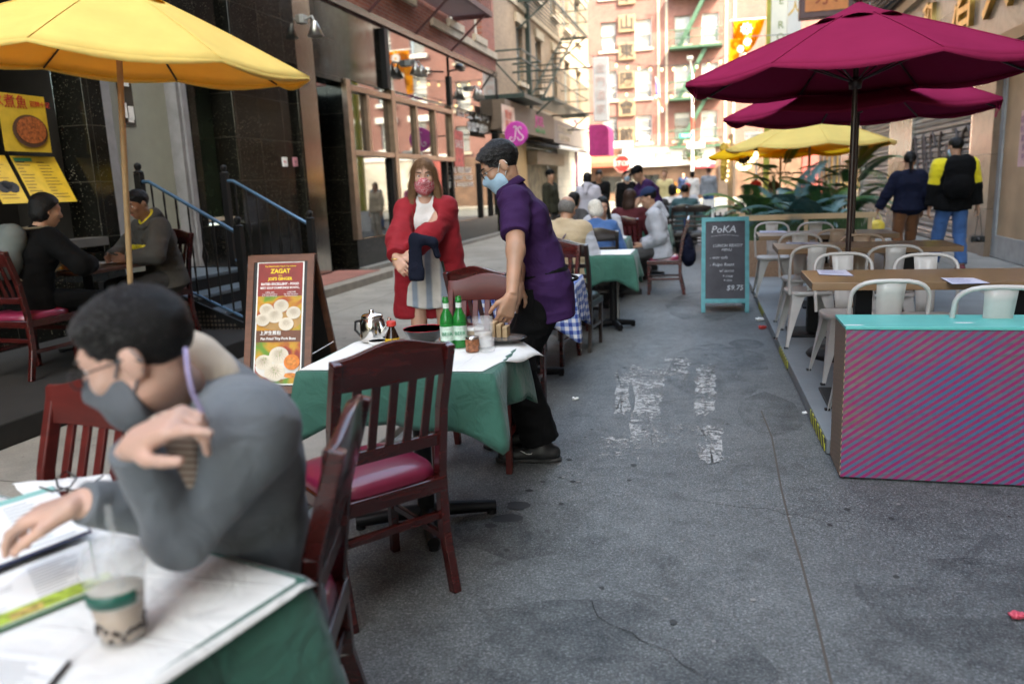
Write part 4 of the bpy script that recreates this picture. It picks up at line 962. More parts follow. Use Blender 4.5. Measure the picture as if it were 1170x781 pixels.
t_ = thing('shop_sign', 'grey shop sign with two rows of cream letters, farther along the tan brick building', 'sign', (XB, y1s, 3))
MB().box((XB+.01, y1s+.12, 2.9), (XB+.5, y2s+2.2, 3.72)).build('sign_board', mat('grey_sign_panel', (.17, .15, .14), .5), t_)
text('lettering', 'BEST QUICK INC', V((XB+.51, y1s+2.6, 3.45)), YAX, ZAX, .30, CREAM, t_, .006, squeeze=1.5); text('lettering', '髮廊 DESIGN', V((XB+.51, y1s+2.3, 3.13)), YAX, ZAX, .28, CREAM, t_, .006, squeeze=1.5)
t_ = thing('poster', 'white and red poster board beside the round magenta sign', 'poster', AX(582, 130, XB+.6)); ca = AX(575, 135, XB+.57); 
flat('board', AX(581, 138, XB+.57), YAX, ZAX, 1.5, .80, mat('red_white_poster', (.62, .45, .38), .6, var=.35, vs=3), t_)
text('lettering', '婚紗\n攝影', AX(581, 138, XB+.57)+V((.01, 0, 0)), YAX, ZAX, .28, RED, t_, .002, squeeze=1.4)
# round magenta JS sign, hangs out over the pavement facing the camera
c = AY(590, 153, 19.6); t_ = thing('round_sign', 'round magenta hanging sign with white swirly initials', 'sign', c)
mb = MB(); mb.lathe([(0, -.04), (.285, -.04), (.30, -.02), (.30, .02), (.285, .04), (0, .04)], c, 40, M3=rot('X', R(90)), smooth=False); mb.build('disc', mat('magenta_disc', (.50, .035, .36), .4), t_)
mb = MB()
def swirl(pts, r=.012): mb.tube([c+V((x*.27, -.052, z*.27)) for x, z in pts], r, 6)
def arc(cx, cz, r0, r1, a0, a1, n=14): return [(cx+(r0+(r1-r0)*i/n)*math.cos(R(a0+(a1-a0)*i/n)), cz+(r0+(r1-r0)*i/n)*math.sin(R(a0+(a1-a0)*i/n))) for i in range(n+1)]
swirl(arc(-.10, .5, .12, .18, 160, 20, 6)+[(-.02, .3), (-.05, -.1), (-.12, -.45)]+arc(-.42, -.42, .3, .08, -10, -330)); swirl(arc(.42, .42, .05, .26, -60, 230)+[(.35, .05), (.62, -.2)]+arc(.38, -.35, .3, .22, 10, -190), .011)
mb.build('initials', WHT, t_); MB().beam(c+V((-.3, 0, .05)), (XB, c.y, c.z+.05), .03, .03).build('bracket', BLACKIRON, t_)
# small awning and shutter box
t_ = thing('awning', 'dark awning with a white torn edge over the shop next to the round sign', 'awning', (XB, yc, 2.8))
mb = MB(); ya_, yb_ = AX(607, 170, XB+.2).y, AX(655, 175, XB+.2).y
mb.prism([(XB+.02, ya_, 2.92), (XB+1.1, ya_, 2.62), (XB+1.1, ya_, 2.56), (XB+.02, ya_, 2.80)], (0, yb_-ya_, 0)); mb.build('canopy', mat('black_awning', (.025, .025, .03), .6), t_); mb = MB()
mb.prism([(XB+1.103, ya_+.3, 2.70), (XB+1.15, ya_+.3, 2.66), (XB+1.15, ya_+.3, 2.58), (XB+1.103, ya_+.3, 2.56)], (0, yb_-ya_-.3, 0)); mb.build('valance', WHITEPAINT, t_)
MB().box((XB-.1, yc+.2, 2.1), (XB+.32, yd-.1, 2.55)).build('shutter_box', wood('tan_shutter_box', (.36, .28, .2), .7, .6, (1, 1, 8), 0), bB, bevel=.02)
# fire escape of the tan building
def fire_escape(label, x0, depth_, y0, y1, levels, m_, ladder=True):
    t_ = thing('fire_escape', label, 'fire escape', (x0, y0, levels[0]))
    for i, z_ in enumerate(levels):
        mb = MB()
        for j in range(9): mb.box((x0+.05+j*depth_/9, y0, z_), (x0+.09+j*depth_/9, y1, z_+.03))
        mb.box((x0, y0, z_-.1), (x0+depth_, y0+.05, z_-.002)); mb.box((x0, y1-.05, z_-.1), (x0+depth_, y1, z_-.002)); mb.box((x0+depth_-.03, y0+.052, z_-.1), (x0+depth_+.02, y1-.052, z_-.002))
        mb.build('platform', m_, t_)
        mb = MB()
        for zr in (.55, 1.0): mb.tube([(x0, y0, z_+zr), (x0+depth_, y0, z_+zr), (x0+depth_, y1, z_+zr), (x0, y1, z_+zr)], .022, 6, smooth=False)
        for j in range(int((y1-y0)/.22)+1): mb.tube([(x0+depth_, y0+j*.22, z_), (x0+depth_, y0+j*.22, z_+1.0)], .011, 4)
        for j in range(4): mb.tube([(x0+depth_*j/4, y0, z_), (x0+depth_*j/4, y0, z_+1.0)], .011, 4)
        mb.build('railing', m_, t_)
        mb = MB()
        for y_ in (y0+.1, y1-.1): mb.beam((x0, y_, z_-.9), (x0+depth_*.9, y_, z_-.1), .05, .05)
        mb.split('bracket', m_, t_)
        if ladder and i+1 < len(levels):
            mb = MB(); z2 = levels[i+1]
            for dx in (.25, .7): mb.beam((x0+dx, y0+.4, z_), (x0+dx, y1-.4, z2), .04, .08)
            for j in range(11): f_ = (j+.5)/11; mb.box((x0+.25, y0+.4+(y1-y0-.8)*f_-.08, z_+(z2-z_)*f_), (x0+.7, y0+.4+(y1-y0-.8)*f_+.08, z_+(z2-z_)*f_+.03))
            mb.build('ladder', m_, t_)
    return t_
t_ = fire_escape('dark green fire escape zigzagging down the tan brick facade', XB, 1.15, AX(627, 100, XB+1).y, AX(668, 100, XB+1).y, [4.15, 7.2, 10.3], DKGREENIRON)
# slim drop pipe and street cables at its corner
t_ = thing('drain_pipe', 'tall dark green drain pipe between the tan brick windows', 'pipe', (XB, 0, 0)); mb = MB(); y_ = AX(605, 60, XB+.1).y
mb.box((XB+.005, y_-.12, 3.8), (XB+.14, y_+.12, 16)); mb.build('pipe', DKGREENIRON, t_)
t_ = thing('balcony', 'small dark ledge platform high beside the brown slatted sign', 'balcony', (XB, y0s, 4)); y_ = AX(573, 95, XB+.3).y
mb = MB(); mb.box((XB+.01, y_, 3.86), (XB+.95, y_+2.6, 3.98)); mb.build('platform', DKGREENIRON, t_); mb = MB()
for z_ in (4.9, 5.15): mb.tube([(XB, y_, z_), (XB+.9, y_, z_), (XB+.9, y_+2.6, z_), (XB, y_+2.6, z_)], .03, 6, smooth=False)
mb.beam((XB+.1, y_, 4.9), (XB+.9, y_+.2, 3.98), .04, .04); mb.build('railing', DKGREENIRON, t_)
# hanging blades: magenta awning box and white vertical sign
c = AY(684, 160, 31); t_ = thing('blade_awning', 'magenta rounded blade awning hanging beside the white vertical sign', 'awning', c)
hw, hh = .38, .58
mb = MB(); pts = [(c.x-hw, c.y, c.z-hh), (c.x+hw, c.y, c.z-hh), (c.x+hw, c.y, c.z+hh-.25)]+[(c.x+hw-.25+.25*math.cos(R(a)), c.y, c.z+hh-.25+.25*math.sin(R(a))) for a in (30, 60, 90)]+[(c.x-hw, c.y, c.z+hh)]
mb.prism(pts, (0, 1.6, 0)); mb.build('canopy', mat('magenta_awning_cloth', (.42, .03, .20), .7), t_)
MB().beam((XB, c.y+.8, c.z+hh-.1), (c.x-hw, c.y+.8, c.z+hh-.1), .05, .05).build('bracket', BLACKIRON, t_)
a = AY(677, 66, 29); b = AY(695, 138, 29); t_ = thing('vertical_sign', 'tall white vertical blade sign on the left building', 'sign', (a.x, 29, b.z))
MB().box((a.x, 29, b.z), (b.x, 29.3, a.z)).build('sign_box', mat('white_sign_box', (.8, .78, .76), .5, var=.03), t_, bevel=.02)
text('lettering', '金\n門\n酒\n家', ((a.x+b.x)/2, 28.985, (a.z+b.z)/2), XAX, ZAX, .36, mat('faded_red_letters', (.75, .55, .50), .6), t_, .004, lines=1.3)
mb = MB(); mb.beam((XB, 29.15, a.z-.3), (a.x, 29.15, a.z-.3), .05, .05); mb.beam((XB, 29.15, b.z+.3), (a.x, 29.15, b.z+.3), .05, .05); mb.build('bracket', BLACKIRON, t_)
# ------------------------------------------------------------------ far: rose brick building across the end of the street
YF = 52.0
fc = thing('apartment_building', 'rose brick tenement closing the end of the street, with green fire escapes', 'building', (0, YF, 0))
fx = lambda px, py=100: AY(px, py, YF).x
fz_ = lambda py, px=735: AY(px, py, YF).z
XL, XR = -16.0, 5.2
cols_ = [(fx(688), fx(704)), (fx(727), fx(744)), (fx(772), fx(787)), (fx(803), fx(819))]
wd_ = .98
rows = [(fz_(55), fz_(22)), (fz_(112), fz_(78)), (fz_(163), fz_(131))]
rows += [(rows[0][0]+3.1*k_, rows[0][1]+3.1*k_) for k_ in (1, 2)]
colx = [(a+b)/2 for a, b in cols_] + [fx(662)-.3, -9.6, -11.8, -14, 4.3]
ops = [(x-wd_/2-XL, x+wd_/2-XL, z0, z1) for x in colx for z0, z1 in rows]
GZ = 3.35
mb = MB(); PF = facade(mb, (XL, YF, 0), (1, 0, 0), (0, -1, 0), XR-XL, GZ, 17, ops)
mb.quad((XL, YF, 17), (XR, YF, 17), (XR, YF+9, 17), (XL, YF+9, 17)); mb.quad((XR, YF, 0), (XR, YF+9, 0), (XR, YF+9, 17), (XR, YF, 17)); mb.quad((XL, YF, 0), (XL, YF+9, 0), (XL, YF+9, 17), (XL, YF, 17))
mb.build('brick_wall', PINKBRICK, fc)
GREENFRAME = mat('green_window_frame', (.12, .26, .18), .5)
for i, q in enumerate(ops):
    col_ = i//5
    window(fc, PF, q, GREENFRAME if False else (WHITEPAINT if col_ in (1, 3) or i % 2 else BRONZE), blind=(.55, .3, .75, .45, .2)[(i*7) % 5], ac=(i % 5, col_) in ((0, 0), (2, 1), (1, 4)))
mb = MB()
for q in ops: mb.box((q[0]+XL-.12, YF-.10, q[2]-.15), (q[1]+XL+.12, YF-.003, q[2]-.003))
for px in (752.6, 761.6, 829, 838.5): x = fx(px); mb.box((x-.07, YF-.04, GZ+.05), (x+.07, YF-.003, 17))
for z_ in (6.3, 12.5): mb.box((XL, YF-.09, z_), (XL+.1, YF-.004, z_+.2))
mb.split('stone_trim', CREAM, fc)
# ground floor: dark brown shop front, white name board
BROWNF = mat('brown_shop_panel', (.13, .075, .05), .35, var=.4, vs=1.5)
mb = MB(); xa, xb = fx(680, 205), fx(816, 205); mb.box((xa, YF-.1, 0), (xb, YF, 2.0)); mb.box((XL, YF, 0), (XR, YF+.3, GZ)); mb.build('shop_front', BROWNF, fc)
mb = MB(); mb.box((xb+.25, YF-.12, .1), (fx(842), YF-.01, 2.1)); 
for i in range(9): mb.box((xb+.3+i*.13, YF-.15, .1), (xb+.34+i*.13, YF-.125, 2.0))
mb.build('slatted_gate', mat('dark_slat_gate', (.06, .04, .03), .6), fc)
mb = MB(); mb.box((xa+.1, YF-.14, .7), (xb-3.4, YF-.102, 1.7)); mb.build('shop_window', WINDOWGLASS, fc)
t_ = thing('shop_sign', 'long white shop name board with dark characters across the far brown storefront', 'sign', ((xa+xb)/2, YF-.3, 2.5))
za, zb_ = fz_(191, 765), fz_(169, 765); x0 = fx(712, 180); x1 = fx(817, 180)
MB().box((x0, YF-.55, za+.1), (x1, YF-.12, zb_)).build('sign_board', mat('white_sign_board', (.82, .80, .77), .5, var=.03), t_)
GREYL = mat('grey_letters', (.16, .13, .13), .5)
text('lettering', '優の', (fx(756, 180), YF-.56, (za+zb_)/2+.06), XAX, ZAX, .62, GREYL, t_, .01, spacing=1.5); text('lettering', '良品', (fx(791, 180), YF-.57, (za+zb_)/2+.06), XAX, ZAX, .66, GREYL, t_, .01, bold=.01)
mb = MB(); mb.box((x0, YF-.56, zb_+.003), (x1, YF-.12, zb_+.18)); mb.build('red_cap', mat('faded_red_band', (.55, .16, .14), .6, var=.3, vs=1), t_)
mb = MB(); mb.box((fx(790, 185), YF-.575, za-.12), (x1, YF-.12, za+.097)); o = mb.build('red_strip', mat('red_strip', (.55, .03, .06), .5), t_)
text('lettering', '美食 FOOD', (fx(803, 187), YF-.585, za), XAX, ZAX, .17, WHT, t_, .004)
text('lettering', 'Business Service', (fx(768, 210), YF-.12, fz_(210, 768)), XAX, ZAX, .30, mat('orange_letters', (.75, .30, .02), .5), fc, .01)
mb = MB(); mb.box((fx(756, 218), YF-.13, fz_(221)), (xb, YF-.101, fz_(218))); mb.build('yellow_stripe', YLW, fc)
t_ = thing('awning', 'orange red flat awning left of the stop sign at the far building', 'awning', (fx(690), YF, 3)); mb = MB()
mb.prism([(fx(660, 185), YF-.02, fz_(176)), (fx(660, 185), YF-1.0, fz_(184)), (fx(660, 185), YF-1.0, fz_(189)), (fx(660, 185), YF-.02, fz_(189))], (fx(706, 185)-fx(660, 185), 0, 0)); mb.build('canopy', mat('orange_red_awning', (.50, .09, .05), .6), t_)
t_ = thing('flower_basket', 'hanging basket of green leaves on the far white name board', 'plant', (fx(792, 178), YF-.9, 2.5)); c = V((fx(792, 176), YF-.95, fz_(180, 792)))
mb = MB(); mb.lathe([(0, -.25), (.2, -.22), (.32, 0), (.30, 0), (0, -.05)], c, 14); mb.build('pot', mat('terracotta', (.3, .12, .06), .8), t_)
mb = MB(); r2 = random.Random(4)
for _ in range(160):
    p = c+V((r2.gauss(0, .3), r2.gauss(0, .18), r2.gauss(.08, .12))); d = V((r2.uniform(-1, 1), r2.uniform(-1, 1), r2.uniform(-.4, 1))).normalized()*.12; e = d.cross(V((r2.uniform(-1, 1), 1, .3))).normalized()*.05; mb.quad(p, p+d*.5+e, p+d, p+d*.5-e)
LEAF = NT('leaf'); co = LEAF.coord('Object'); LEAF.set(Base_Color=LEAF.ramp(LEAF.noise(co, 9, 3), [(.3, (.022, .06, .02)), (.7, (.06, .13, .035))]), Roughness=.5); LEAF = LEAF.m
mb.build('foliage', LEAF, t_); mb = MB(); mb.tube([c+V((0, 0, 0)), c+V((0, .4, .75))], .012, 5); mb.build('chain', BLACKIRON, t_)
# carved character plaques
PLQ = mat('ochre_plaque', (.24, .165, .10), .5); DKL = mat('dark_carving', (.045, .035, .03), .5)
for i, (ch_, y0_, y1_) in enumerate((('華', -14, 5), ('山', 17, 37), ('東', 50, 68), ('陽', 83, 100), ('會', 115, 132), ('館', 146, 164))):
    c = AY(716, (y0_+y1_)/2, YF-.12); t_ = thing('character_plaque', ['topmost', 'second', 'third', 'fourth', 'fifth', 'lowest'][i]+' ochre square plaque with a dark carved character on the rose brick wall', 'plaque', c, 'character plaques on the far wall')
    MB().box((c.x-.52, YF-.14, c.z-.50), (c.x+.52, YF-.003, c.z+.50)).build('board', PLQ, t_, bevel=.02); text('lettering', ch_, (c.x, YF-.145, c.z), XAX, ZAX, .9, DKL, t_, .02, bold=.012)
# green fire escape on it
t_ = thing('fire_escape', 'green fire escape with slanting stairs on the far rose brick building', 'fire escape', (fx(795), YF, 4)); gx0, gx1 = fx(765), fx(825)
lv = [fz_(166, 795), fz_(112, 795), fz_(54, 795), fz_(54, 795)+3.1, fz_(54, 795)+6.2]
for i, z_ in enumerate(lv):
    mb = MB(); mb.box((gx0, YF-1.0, z_-.14), (gx1, YF-.005, z_)); mb.build('platform', GREENIRON, t_); mb = MB()
    for zr in (.45, .9): mb.tube([(gx0, YF-.01, z_+zr), (gx0, YF-1, z_+zr), (gx1, YF-1, z_+zr), (gx1, YF-.01, z_+zr)], .035, 5, smooth=False)
    for j in range(19): x = gx0+(gx1-gx0)*j/18; mb.tube([(x, YF-1, z_), (x, YF-1, z_+.9)], .016, 4)
    mb.build('railing', GREENIRON, t_)
    if i+1 < len(lv):
        mb = MB(); z2 = lv[i+1]; mb.beam((gx0+.6, YF-.75, z_), (gx1-.9, YF-.75, z2), .06, .22); mb.beam((gx0+.6, YF-.3, z_), (gx1-.9, YF-.3, z2), .06, .22)
        for j in range(10): f_ = (j+.5)/10; x = gx0+.6+(gx1-gx0-1.5)*f_; mb.box((x-.1, YF-.72, z_+(z2-z_)*f_), (x+.1, YF-.33, z_+(z2-z_)*f_+.03))
        mb.build('ladder', GREENIRON, t_)
# a second brick house, right of it, white lintels
bC = thing('brick_building', 'red brick tenement with white stone lintels, right of the rose brick building', 'building', (10, YF+1, 0)); XC0, XC1 = XR+.05, 24.0
opC = [(x-XC0-.5, x-XC0+.5, 4.2+3.1*k_, 6.0+3.1*k_) for x in [AY(872, 70, YF+1).x+2.4*j for j in range(8)] for k_ in range(4)]
opC = [q for q in opC if q[0] > .1]
mb = MB(); PC = facade(mb, (XC0, YF+1, 0), (1, 0, 0), (0, -1, 0), XC1-XC0, 0, 16.5, opC); mb.quad((XC0, YF+1, 16.5), (XC1, YF+1, 16.5), (XC1, YF+9, 16.5), (XC0, YF+9, 16.5)); mb.quad((XC0, YF+1, 0), (XC0, YF+9, 0), (XC0, YF+9, 16.5), (XC0, YF+1, 16.5))
mb.build('brick_wall', PINKBRICK, bC)
for i, q in enumerate(opC): window(bC, PC, q, WHITEPAINT, blind=(.4, .7, .2)[i % 3])
mb = MB()
for q in opC: mb.box((XC0+q[0]-.3, YF+.85, q[3]), (XC0+q[1]+.3, YF+.997, q[3]+.38)); mb.box((XC0+q[0]-.2, YF+.85, q[2]-.25), (XC0+q[1]+.2, YF+.997, q[2]-.003))
mb.box((XC0, YF+.9, 3.4), (XC1, YF+.997, 3.7)); mb.split('stone_lintel', WHITEPAINT, bC)
MB().box((XC0+.1, YF+.8, .1), (XC0+2.2, YF+.99, 3.3)).build('red_shop_front', mat('dull_red_wall', (.30, .06, .05), .6, var=.1), bC)
MB().box((XC0+2.25, YF+.8, .1), (XC1, YF+.99, 3.3)).build('unseen_cream_front', mat('unseen_cream_wall', (.5, .45, .38), .6, var=.4, vs=.8), bC)  # unseen shop front, made cream for the reflections in the left windows

# ------------------------------------------------------------------ right: marble shop building
XM = 4.0
bM = thing('marble_building', 'beige marble shop building with roller shutters and carved golden characters on the right', 'building', (XM, 15, 0))
yr = lambda px, py=150: AX(px, py, XM).y
sA0, sA1 = yr(1017), yr(985); sB0, sB1 = yr(1110, 150), yr(1040, 160); dA0, dA1 = 10.2, yr(1137, 150)
yM1 = AX(958, 200, XM).y - .3
mb = MB()
def rbox(y0, y1, z0, z1, x0=XM, x1=XM+.4): mb.box((x0, y0, z0), (x1, y1, z1))
TOPZ = 3.2
rbox(-16, 6.5, 0, TOPZ); rbox(9.7, dA0, 0, TOPZ); rbox(dA1, dA1+.25, 0, TOPZ, XM-.03); rbox(dA1+.25, sB0, 0, TOPZ); rbox(sB1, sA0, 0, TOPZ); rbox(sA1, sA1+1.1, 0, TOPZ, XM-.02); rbox(sA1+1.1, yM1, 0, TOPZ)
rbox(sB0, sB1, 2.72, TOPZ, XM+.05); rbox(sA0, sA1, 2.72, TOPZ, XM+.05); rbox(dA0, dA1, 2.9, TOPZ, XM+.05); rbox(6.5, 9.7, 2.9, TOPZ, XM+.05)
mb.build('marble_wall', MARBLE_D, bM, bevel=.008)
MB().box((XM-.10, -16, TOPZ+.003), (XM+.4, yM1, 4.62)).build('sign_band', MARBLE, bM)
mb = MB(); mb.box((XM-.20, -16, TOPZ-.16), (XM-.003, yM1, TOPZ-.002)); mb.box((XM-.22, -16, 4.623), (XM+.4, yM1, 4.80)); mb.build('bronze_trim', mat('gold_brown_trim', (.22, .14, .07), .4, .4), bM)
SHUT = NT('roller_shutter'); sh = SHUT; co = sh.coord('World')
wv = sh.n('ShaderNodeTexWave', wave_type='BANDS', bands_direction='Z', wave_profile='SIN'); wv.inputs['Scale'].default_value = 2.1; wv.inputs['Distortion'].default_value = 0; sh.l(co, wv.inputs['Vector'])
f = sh.ramp(sh.noise(co, 1.4, 5, .6), [(.35, (.17, .165, .16)), (.65, (.26, .255, .25))]); sh.set(Base_Color=f, Roughness=.45, Metallic=.3); sh.bump(wv.outputs['Fac'], .9, .02); SHUT = sh.m
for i, (a, b) in enumerate(((sB0, sB1), (sA0, sA1))):
    mb = MB(); nsl = 26
    for j in range(nsl): z_ = .1+j*2.62/nsl; mb.prism([(XM+.10, a, z_), (XM+.075, a, z_+.03), (XM+.075, a, z_+.075), (XM+.10, a, z_+2.62/nsl-.002), (XM+.13, a, z_+2.62/nsl-.002), (XM+.13, a, z_)], (0, b-a, 0))
    o = mb.build('roller_shutter', SHUT, bM)
    if i == 0:
        GRAF = mat('faded_graffiti', (.10, .075, .065), .6, var=.3); mb = MB(); r2 = random.Random(8)
        for k_ in range(6):
            cy = a+.5+k_*(b-a-.9)/5; pts = [(XM+.070, cy+.32*math.cos(t/9*5+k_), 1.55+.55*math.sin(t/9*5+k_*1.3)) for t in range(10)]; mb.tube(pts, .028, 5)
        mb.build('graffiti', GRAF, o)
mb = MB(); mb.box((XM+.003, sB0-.0, .1), (XM+.16, sB0+.06, 2.72)); mb.box((XM+.003, sB1-.06, .1), (XM+.16, sB1, 2.72)); mb.box((XM+.003, sA0, .1), (XM+.16, sA0+.06, 2.72)); mb.box((XM+.003, sA1-.06, .1), (XM+.16, sA1, 2.72)); mb.split('shutter_track', STEEL, bM)
GD = mat('grey_door_frame', (.30, .31, .31), .5)
for y0_, y1_ in ((dA0, dA1), (6.5, 9.7)):
    mb = MB(); mb.box((XM+.06, y0_, .1), (XM+.14, y0_+.10, 2.9)); mb.box((XM+.06, y1_-.14, .1), (XM+.14, y1_, 2.9)); mb.box((XM+.06, y0_+.10, .1), (XM+.14, y1_-.14, .42)); mb.box((XM+.06, y0_+.1, 2.75), (XM+.14, y1_-.14, 2.9)); d_ = mb.build('door', GD, bM)
    MB().box((XM+.085, y0_+.10, .42), (XM+.12, y1_-.14, 2.75)).build('door_panel', mat('papered_tan_panel', (.36, .25, .15), .5, var=.2, vs=2), d_)
c = V((XM+.08, AX(1162, 185, XM).y-.1, 1.78)); t_ = thing('notice', 'pink printed notice sheet taped on the tan door panel', 'notice', c); flat('sheet', c, -YAX, ZAX, .62, .75, mat('pink_paper', (.62, .42, .42), .7, var=.05), t_)
text('lettering', '招租出售電話\n各式婚宴酒席\n請入內面洽\n多謝光臨\n平安如意', c+V((-.006, 0, 0)), -YAX, ZAX, .10, mat('purple_ink', (.2, .06, .2), .5), t_, .0008, lines=1.25)
for i, (px, py, ch_, sz) in enumerate(((1035, 28, '仁', .55), (1060, 22, '和', .8), (1098, 20, '酒', 1.15), (1138, 5, '大', 1.25), (1175, -20, '家', 1.2))):
    c = AX(px, py, XM-.16); text('golden_character', ch_, (XM-.13, c.y, 4.02), -YAX, ZAX, sz*.98, GOLD, bM, .045, bold=.012)
# upper floors and the body
opM = [(y_-.5+16, y_+.5+16, 5.6+3.1*k_, 7.4+3.1*k_) for y_ in [-14+2.6*j for j in range(int((yM1+13)/2.6)+1)] for k_ in range(6)]
YT = 23.5; opM = [q for q in opM if q[1]-16 < YT-.3 or q[3] < 9.5]  # unseen roofline shaped so tall part shades the street, low end passes sun
mb = MB(); PM = facade(mb, (XM+.1, -16, 0), (0, 1, 0), (-1, 0, 0), yM1+16, 4.8, 10, [q for q in opM if q[3] < 9.9]); facade(mb, (XM+.1, -16, 0), (0, 1, 0), (-1, 0, 0), YT+16, 10, 26, [q for q in opM if q[2] > 10])
mb.quad((XM+.1, -16, 26), (XM+.1, YT, 26), (XM+9, YT, 26), (XM+9, -16, 26)); mb.quad((XM+.1, YT, 10), (XM+9, YT, 10), (XM+9, YT, 26), (XM+.1, YT, 26)); mb.quad((XM+.1, YT, 10), (XM+.1, yM1, 10), (XM+9, yM1, 10), (XM+9, YT, 10)); mb.quad((XM+.1, yM1, 0), (XM+9, yM1, 0), (XM+9, yM1, 10), (XM+.1, yM1, 10)); mb.quad((XM+.1, -16, 0), (XM+9, -16, 0), (XM+9, -16, 26), (XM+.1, -16, 26)); mb.quad((XM+9, -16, 0), (XM+9, yM1, 0), (XM+9, yM1, 10), (XM+9, -16, 10)); mb.quad((XM+9, -16, 10), (XM+9, YT, 10), (XM+9, YT, 26), (XM+9, -16, 26))
mb.build('brick_wall', DARKBRICK, bM)
for i, q in enumerate(opM): window(bM, PM, q, WHITEPAINT, blind=(.2, .6, .4)[i % 3])
# it stands at the rear left corner in view: black fire escape over the umbrellas
fire_escape('black fire escape above the golden characters of the marble building', XM-1.15, 1.2, 19.5, 23.5, [5.25, 8.3], BLACKIRON)
# building beyond, warm shop front
bR = thing('brick_building', 'brown brick shop building with a bright red and yellow storefront behind the palms', 'building', (XM, 28, 0)); yR1 = 33.0
opR = [(y_-yM1-.5, y_-yM1+.5, 4.6+3.1*k_, 6.4+3.1*k_) for y_ in (yM1+1.2, yM1+3.6) for k_ in range(2)]
mb = MB(); PR = facade(mb, (XM+.2, yM1+.02, 0), (0, 1, 0), (-1, 0, 0), yR1-yM1, 3.4, 9.5, opR); mb.quad((XM+.2, yR1, 0), (XM+7, yR1, 0), (XM+7, yR1, 9.5), (XM+.2, yR1, 9.5)); mb.quad((XM+.2, yM1, 9.5), (XM+.2, yR1, 9.5), (XM+7, yR1, 9.5), (XM+7, yM1, 9.5)); mb.build('brick_wall', DARKBRICK, bR)
for q in opR: window(bR, PR, q, WHITEPAINT, blind=.4)
mb = MB(); mb.box((XM+.15, yM1+.03, 0), (XM+.4, yR1, 3.4)); mb.build('shop_wall', mat('red_shop_wall', (.26, .05, .04), .5, var=.3, vs=2), bR)
mb = MB(); r2 = random.Random(2)
for j, mm in enumerate((mat('red_menu_board', (.55, .05, .03), .5, var=.6, vs=6), mat('yellow_menu_board', (.75, .45, .06), .5, var=.4, vs=6))):
    mb = MB()
    for k_ in range(5): y_ = yM1+.4+(k_*2+j)*.62; mb.box((XM+.10, y_, .9+.3*r2.random()), (XM+.147, y_+.55, 2.2+.5*r2.random()))
    mb.build('menu_board', mm, bR)
mb = MB()
for k_ in range(5): mb.box((XM+.0, yM1+.3+k_*1.3, .1), (XM+.098, yM1+.42+k_*1.3, 3.2))
mb.split('door_post', CREAM, bR)
c0 = AX(868, 10, 3.2)
# projecting signs on the right
def vsign(label, pxa, pxb, pya, pyb, y, m_, body_=None, lm=None, sz=.3, par=XM+.1, thick=.22):
    a = AY(pxa, pya, y); b = AY(pxb, pyb, y); t_ = thing('vertical_sign', label, 'sign', (a.x, y, b.z))
    MB().box((a.x, y, b.z), (b.x, y+thick, a.z)).build('sign_box', m_, t_, bevel=.015)
    if body_: text('lettering', body_, ((a.x+b.x)/2, y-.004, (a.z+b.z)/2), XAX, ZAX, sz, lm, t_, .005, lines=1.15)
    MB().beam((b.x, y+thick/2, (a.z+b.z)/2), (par, y+thick/2, (a.z+b.z)/2), .05, .05).build('bracket', BLACKIRON, t_)
    return t_
vsign('cream vertical sign with small dark green lettering beside the olive post', 883, 902, -60, 75, 30, mat('cream_sign', (.80, .78, .66), .5, var=.03), 'L\nA\nR\nG\nE\n \nR\nO\nO\nM', mat('olive_letters', (.20, .24, .04), .5), .34)
vsign('white vertical sign with two thin golden strokes, nearest the marble building', 902.5, 915, -60, 60, 29.4, mat('white_sign', (.82, .81, .74), .5, var=.03), '人\n人', GOLD, .5)
t_ = thing('post', 'olive green square post rising beside the cream vertical sign', 'post', (AY(879, 60, 30).x, 30, 0)); a = AY(875, 60, 30.1); b = AY(882, 60, 30.1); MB().box((a.x, 30.05, .0), (b.x, 30.3, 9.0)).build('pole', mat('olive_paint', (.40, .38, .05), .5), t_)
a = AY(915, -40, 17); b = AY(975, 17, 17); t_ = thing('hanging_sign', 'orange panel sign in a brown frame above the magenta umbrella', 'sign', (a.x, 17, b.z))
MB().box((a.x, 17, b.z), (b.x, 17.25, a.z)).build('frame', mat('brown_sign_frame', (.10, .045, .045), .4), t_, bevel=.02); MB().box((a.x+.10, 16.985, b.z+.12), (b.x-.1, 16.998, a.z-.1)).build('panel', mat('orange_sign_panel', (.62, .22, .06), .5, var=.12), t_)
text('lettering', '茶', ((a.x+b.x)/2, 16.98, b.z+.42), XAX, ZAX, .5, mat('dark_orange_letters', (.35, .07, .02), .5), t_, .003)
MB().beam((b.x, 17.1, b.z+.5), (XM+.1, 17.1, b.z+.5), .06, .06).build('bracket', BLACKIRON, t_)
# orange festival flag
c = AY(845, 22, 33); t_ = thing('flag', 'orange festival flag with a white flower emblem hanging over the street', 'flag', c)
yq = 33; O = lambda px, py, dy=0: AY(px, py, yq+dy)
mb = MB(); mb.tube([O(834, 24), O(876, 21)], .03, 6); mb.build('pole', WHITEPAINT, t_)
N_ = 10; top = [O(838+37*i/N_, 24-3*i/N_, .25*math.sin(i*1.1)) for i in range(N_+1)]; bots = [(838, 46), (841, 49), (843, 56), (846, 60), (850, 61), (854, 60), (858, 57), (863, 50), (867, 42), (871, 33), (874, 22)]; bot = [O(x, y, .25*math.sin(i*1.1+.6)) for i, (x, y) in enumerate(bots)]
mb = MB(); vs = []; fs = []
for i in range(N_+1):
    for j in range(7): vs.append(top[i].lerp(bot[i], j/6)+V((0, .05*math.sin(j*1.3+i), 0)))
for i in range(N_):
    for j in range(6): fs.append((i*7+j, i*7+7+j, i*7+8+j, i*7+j+1))
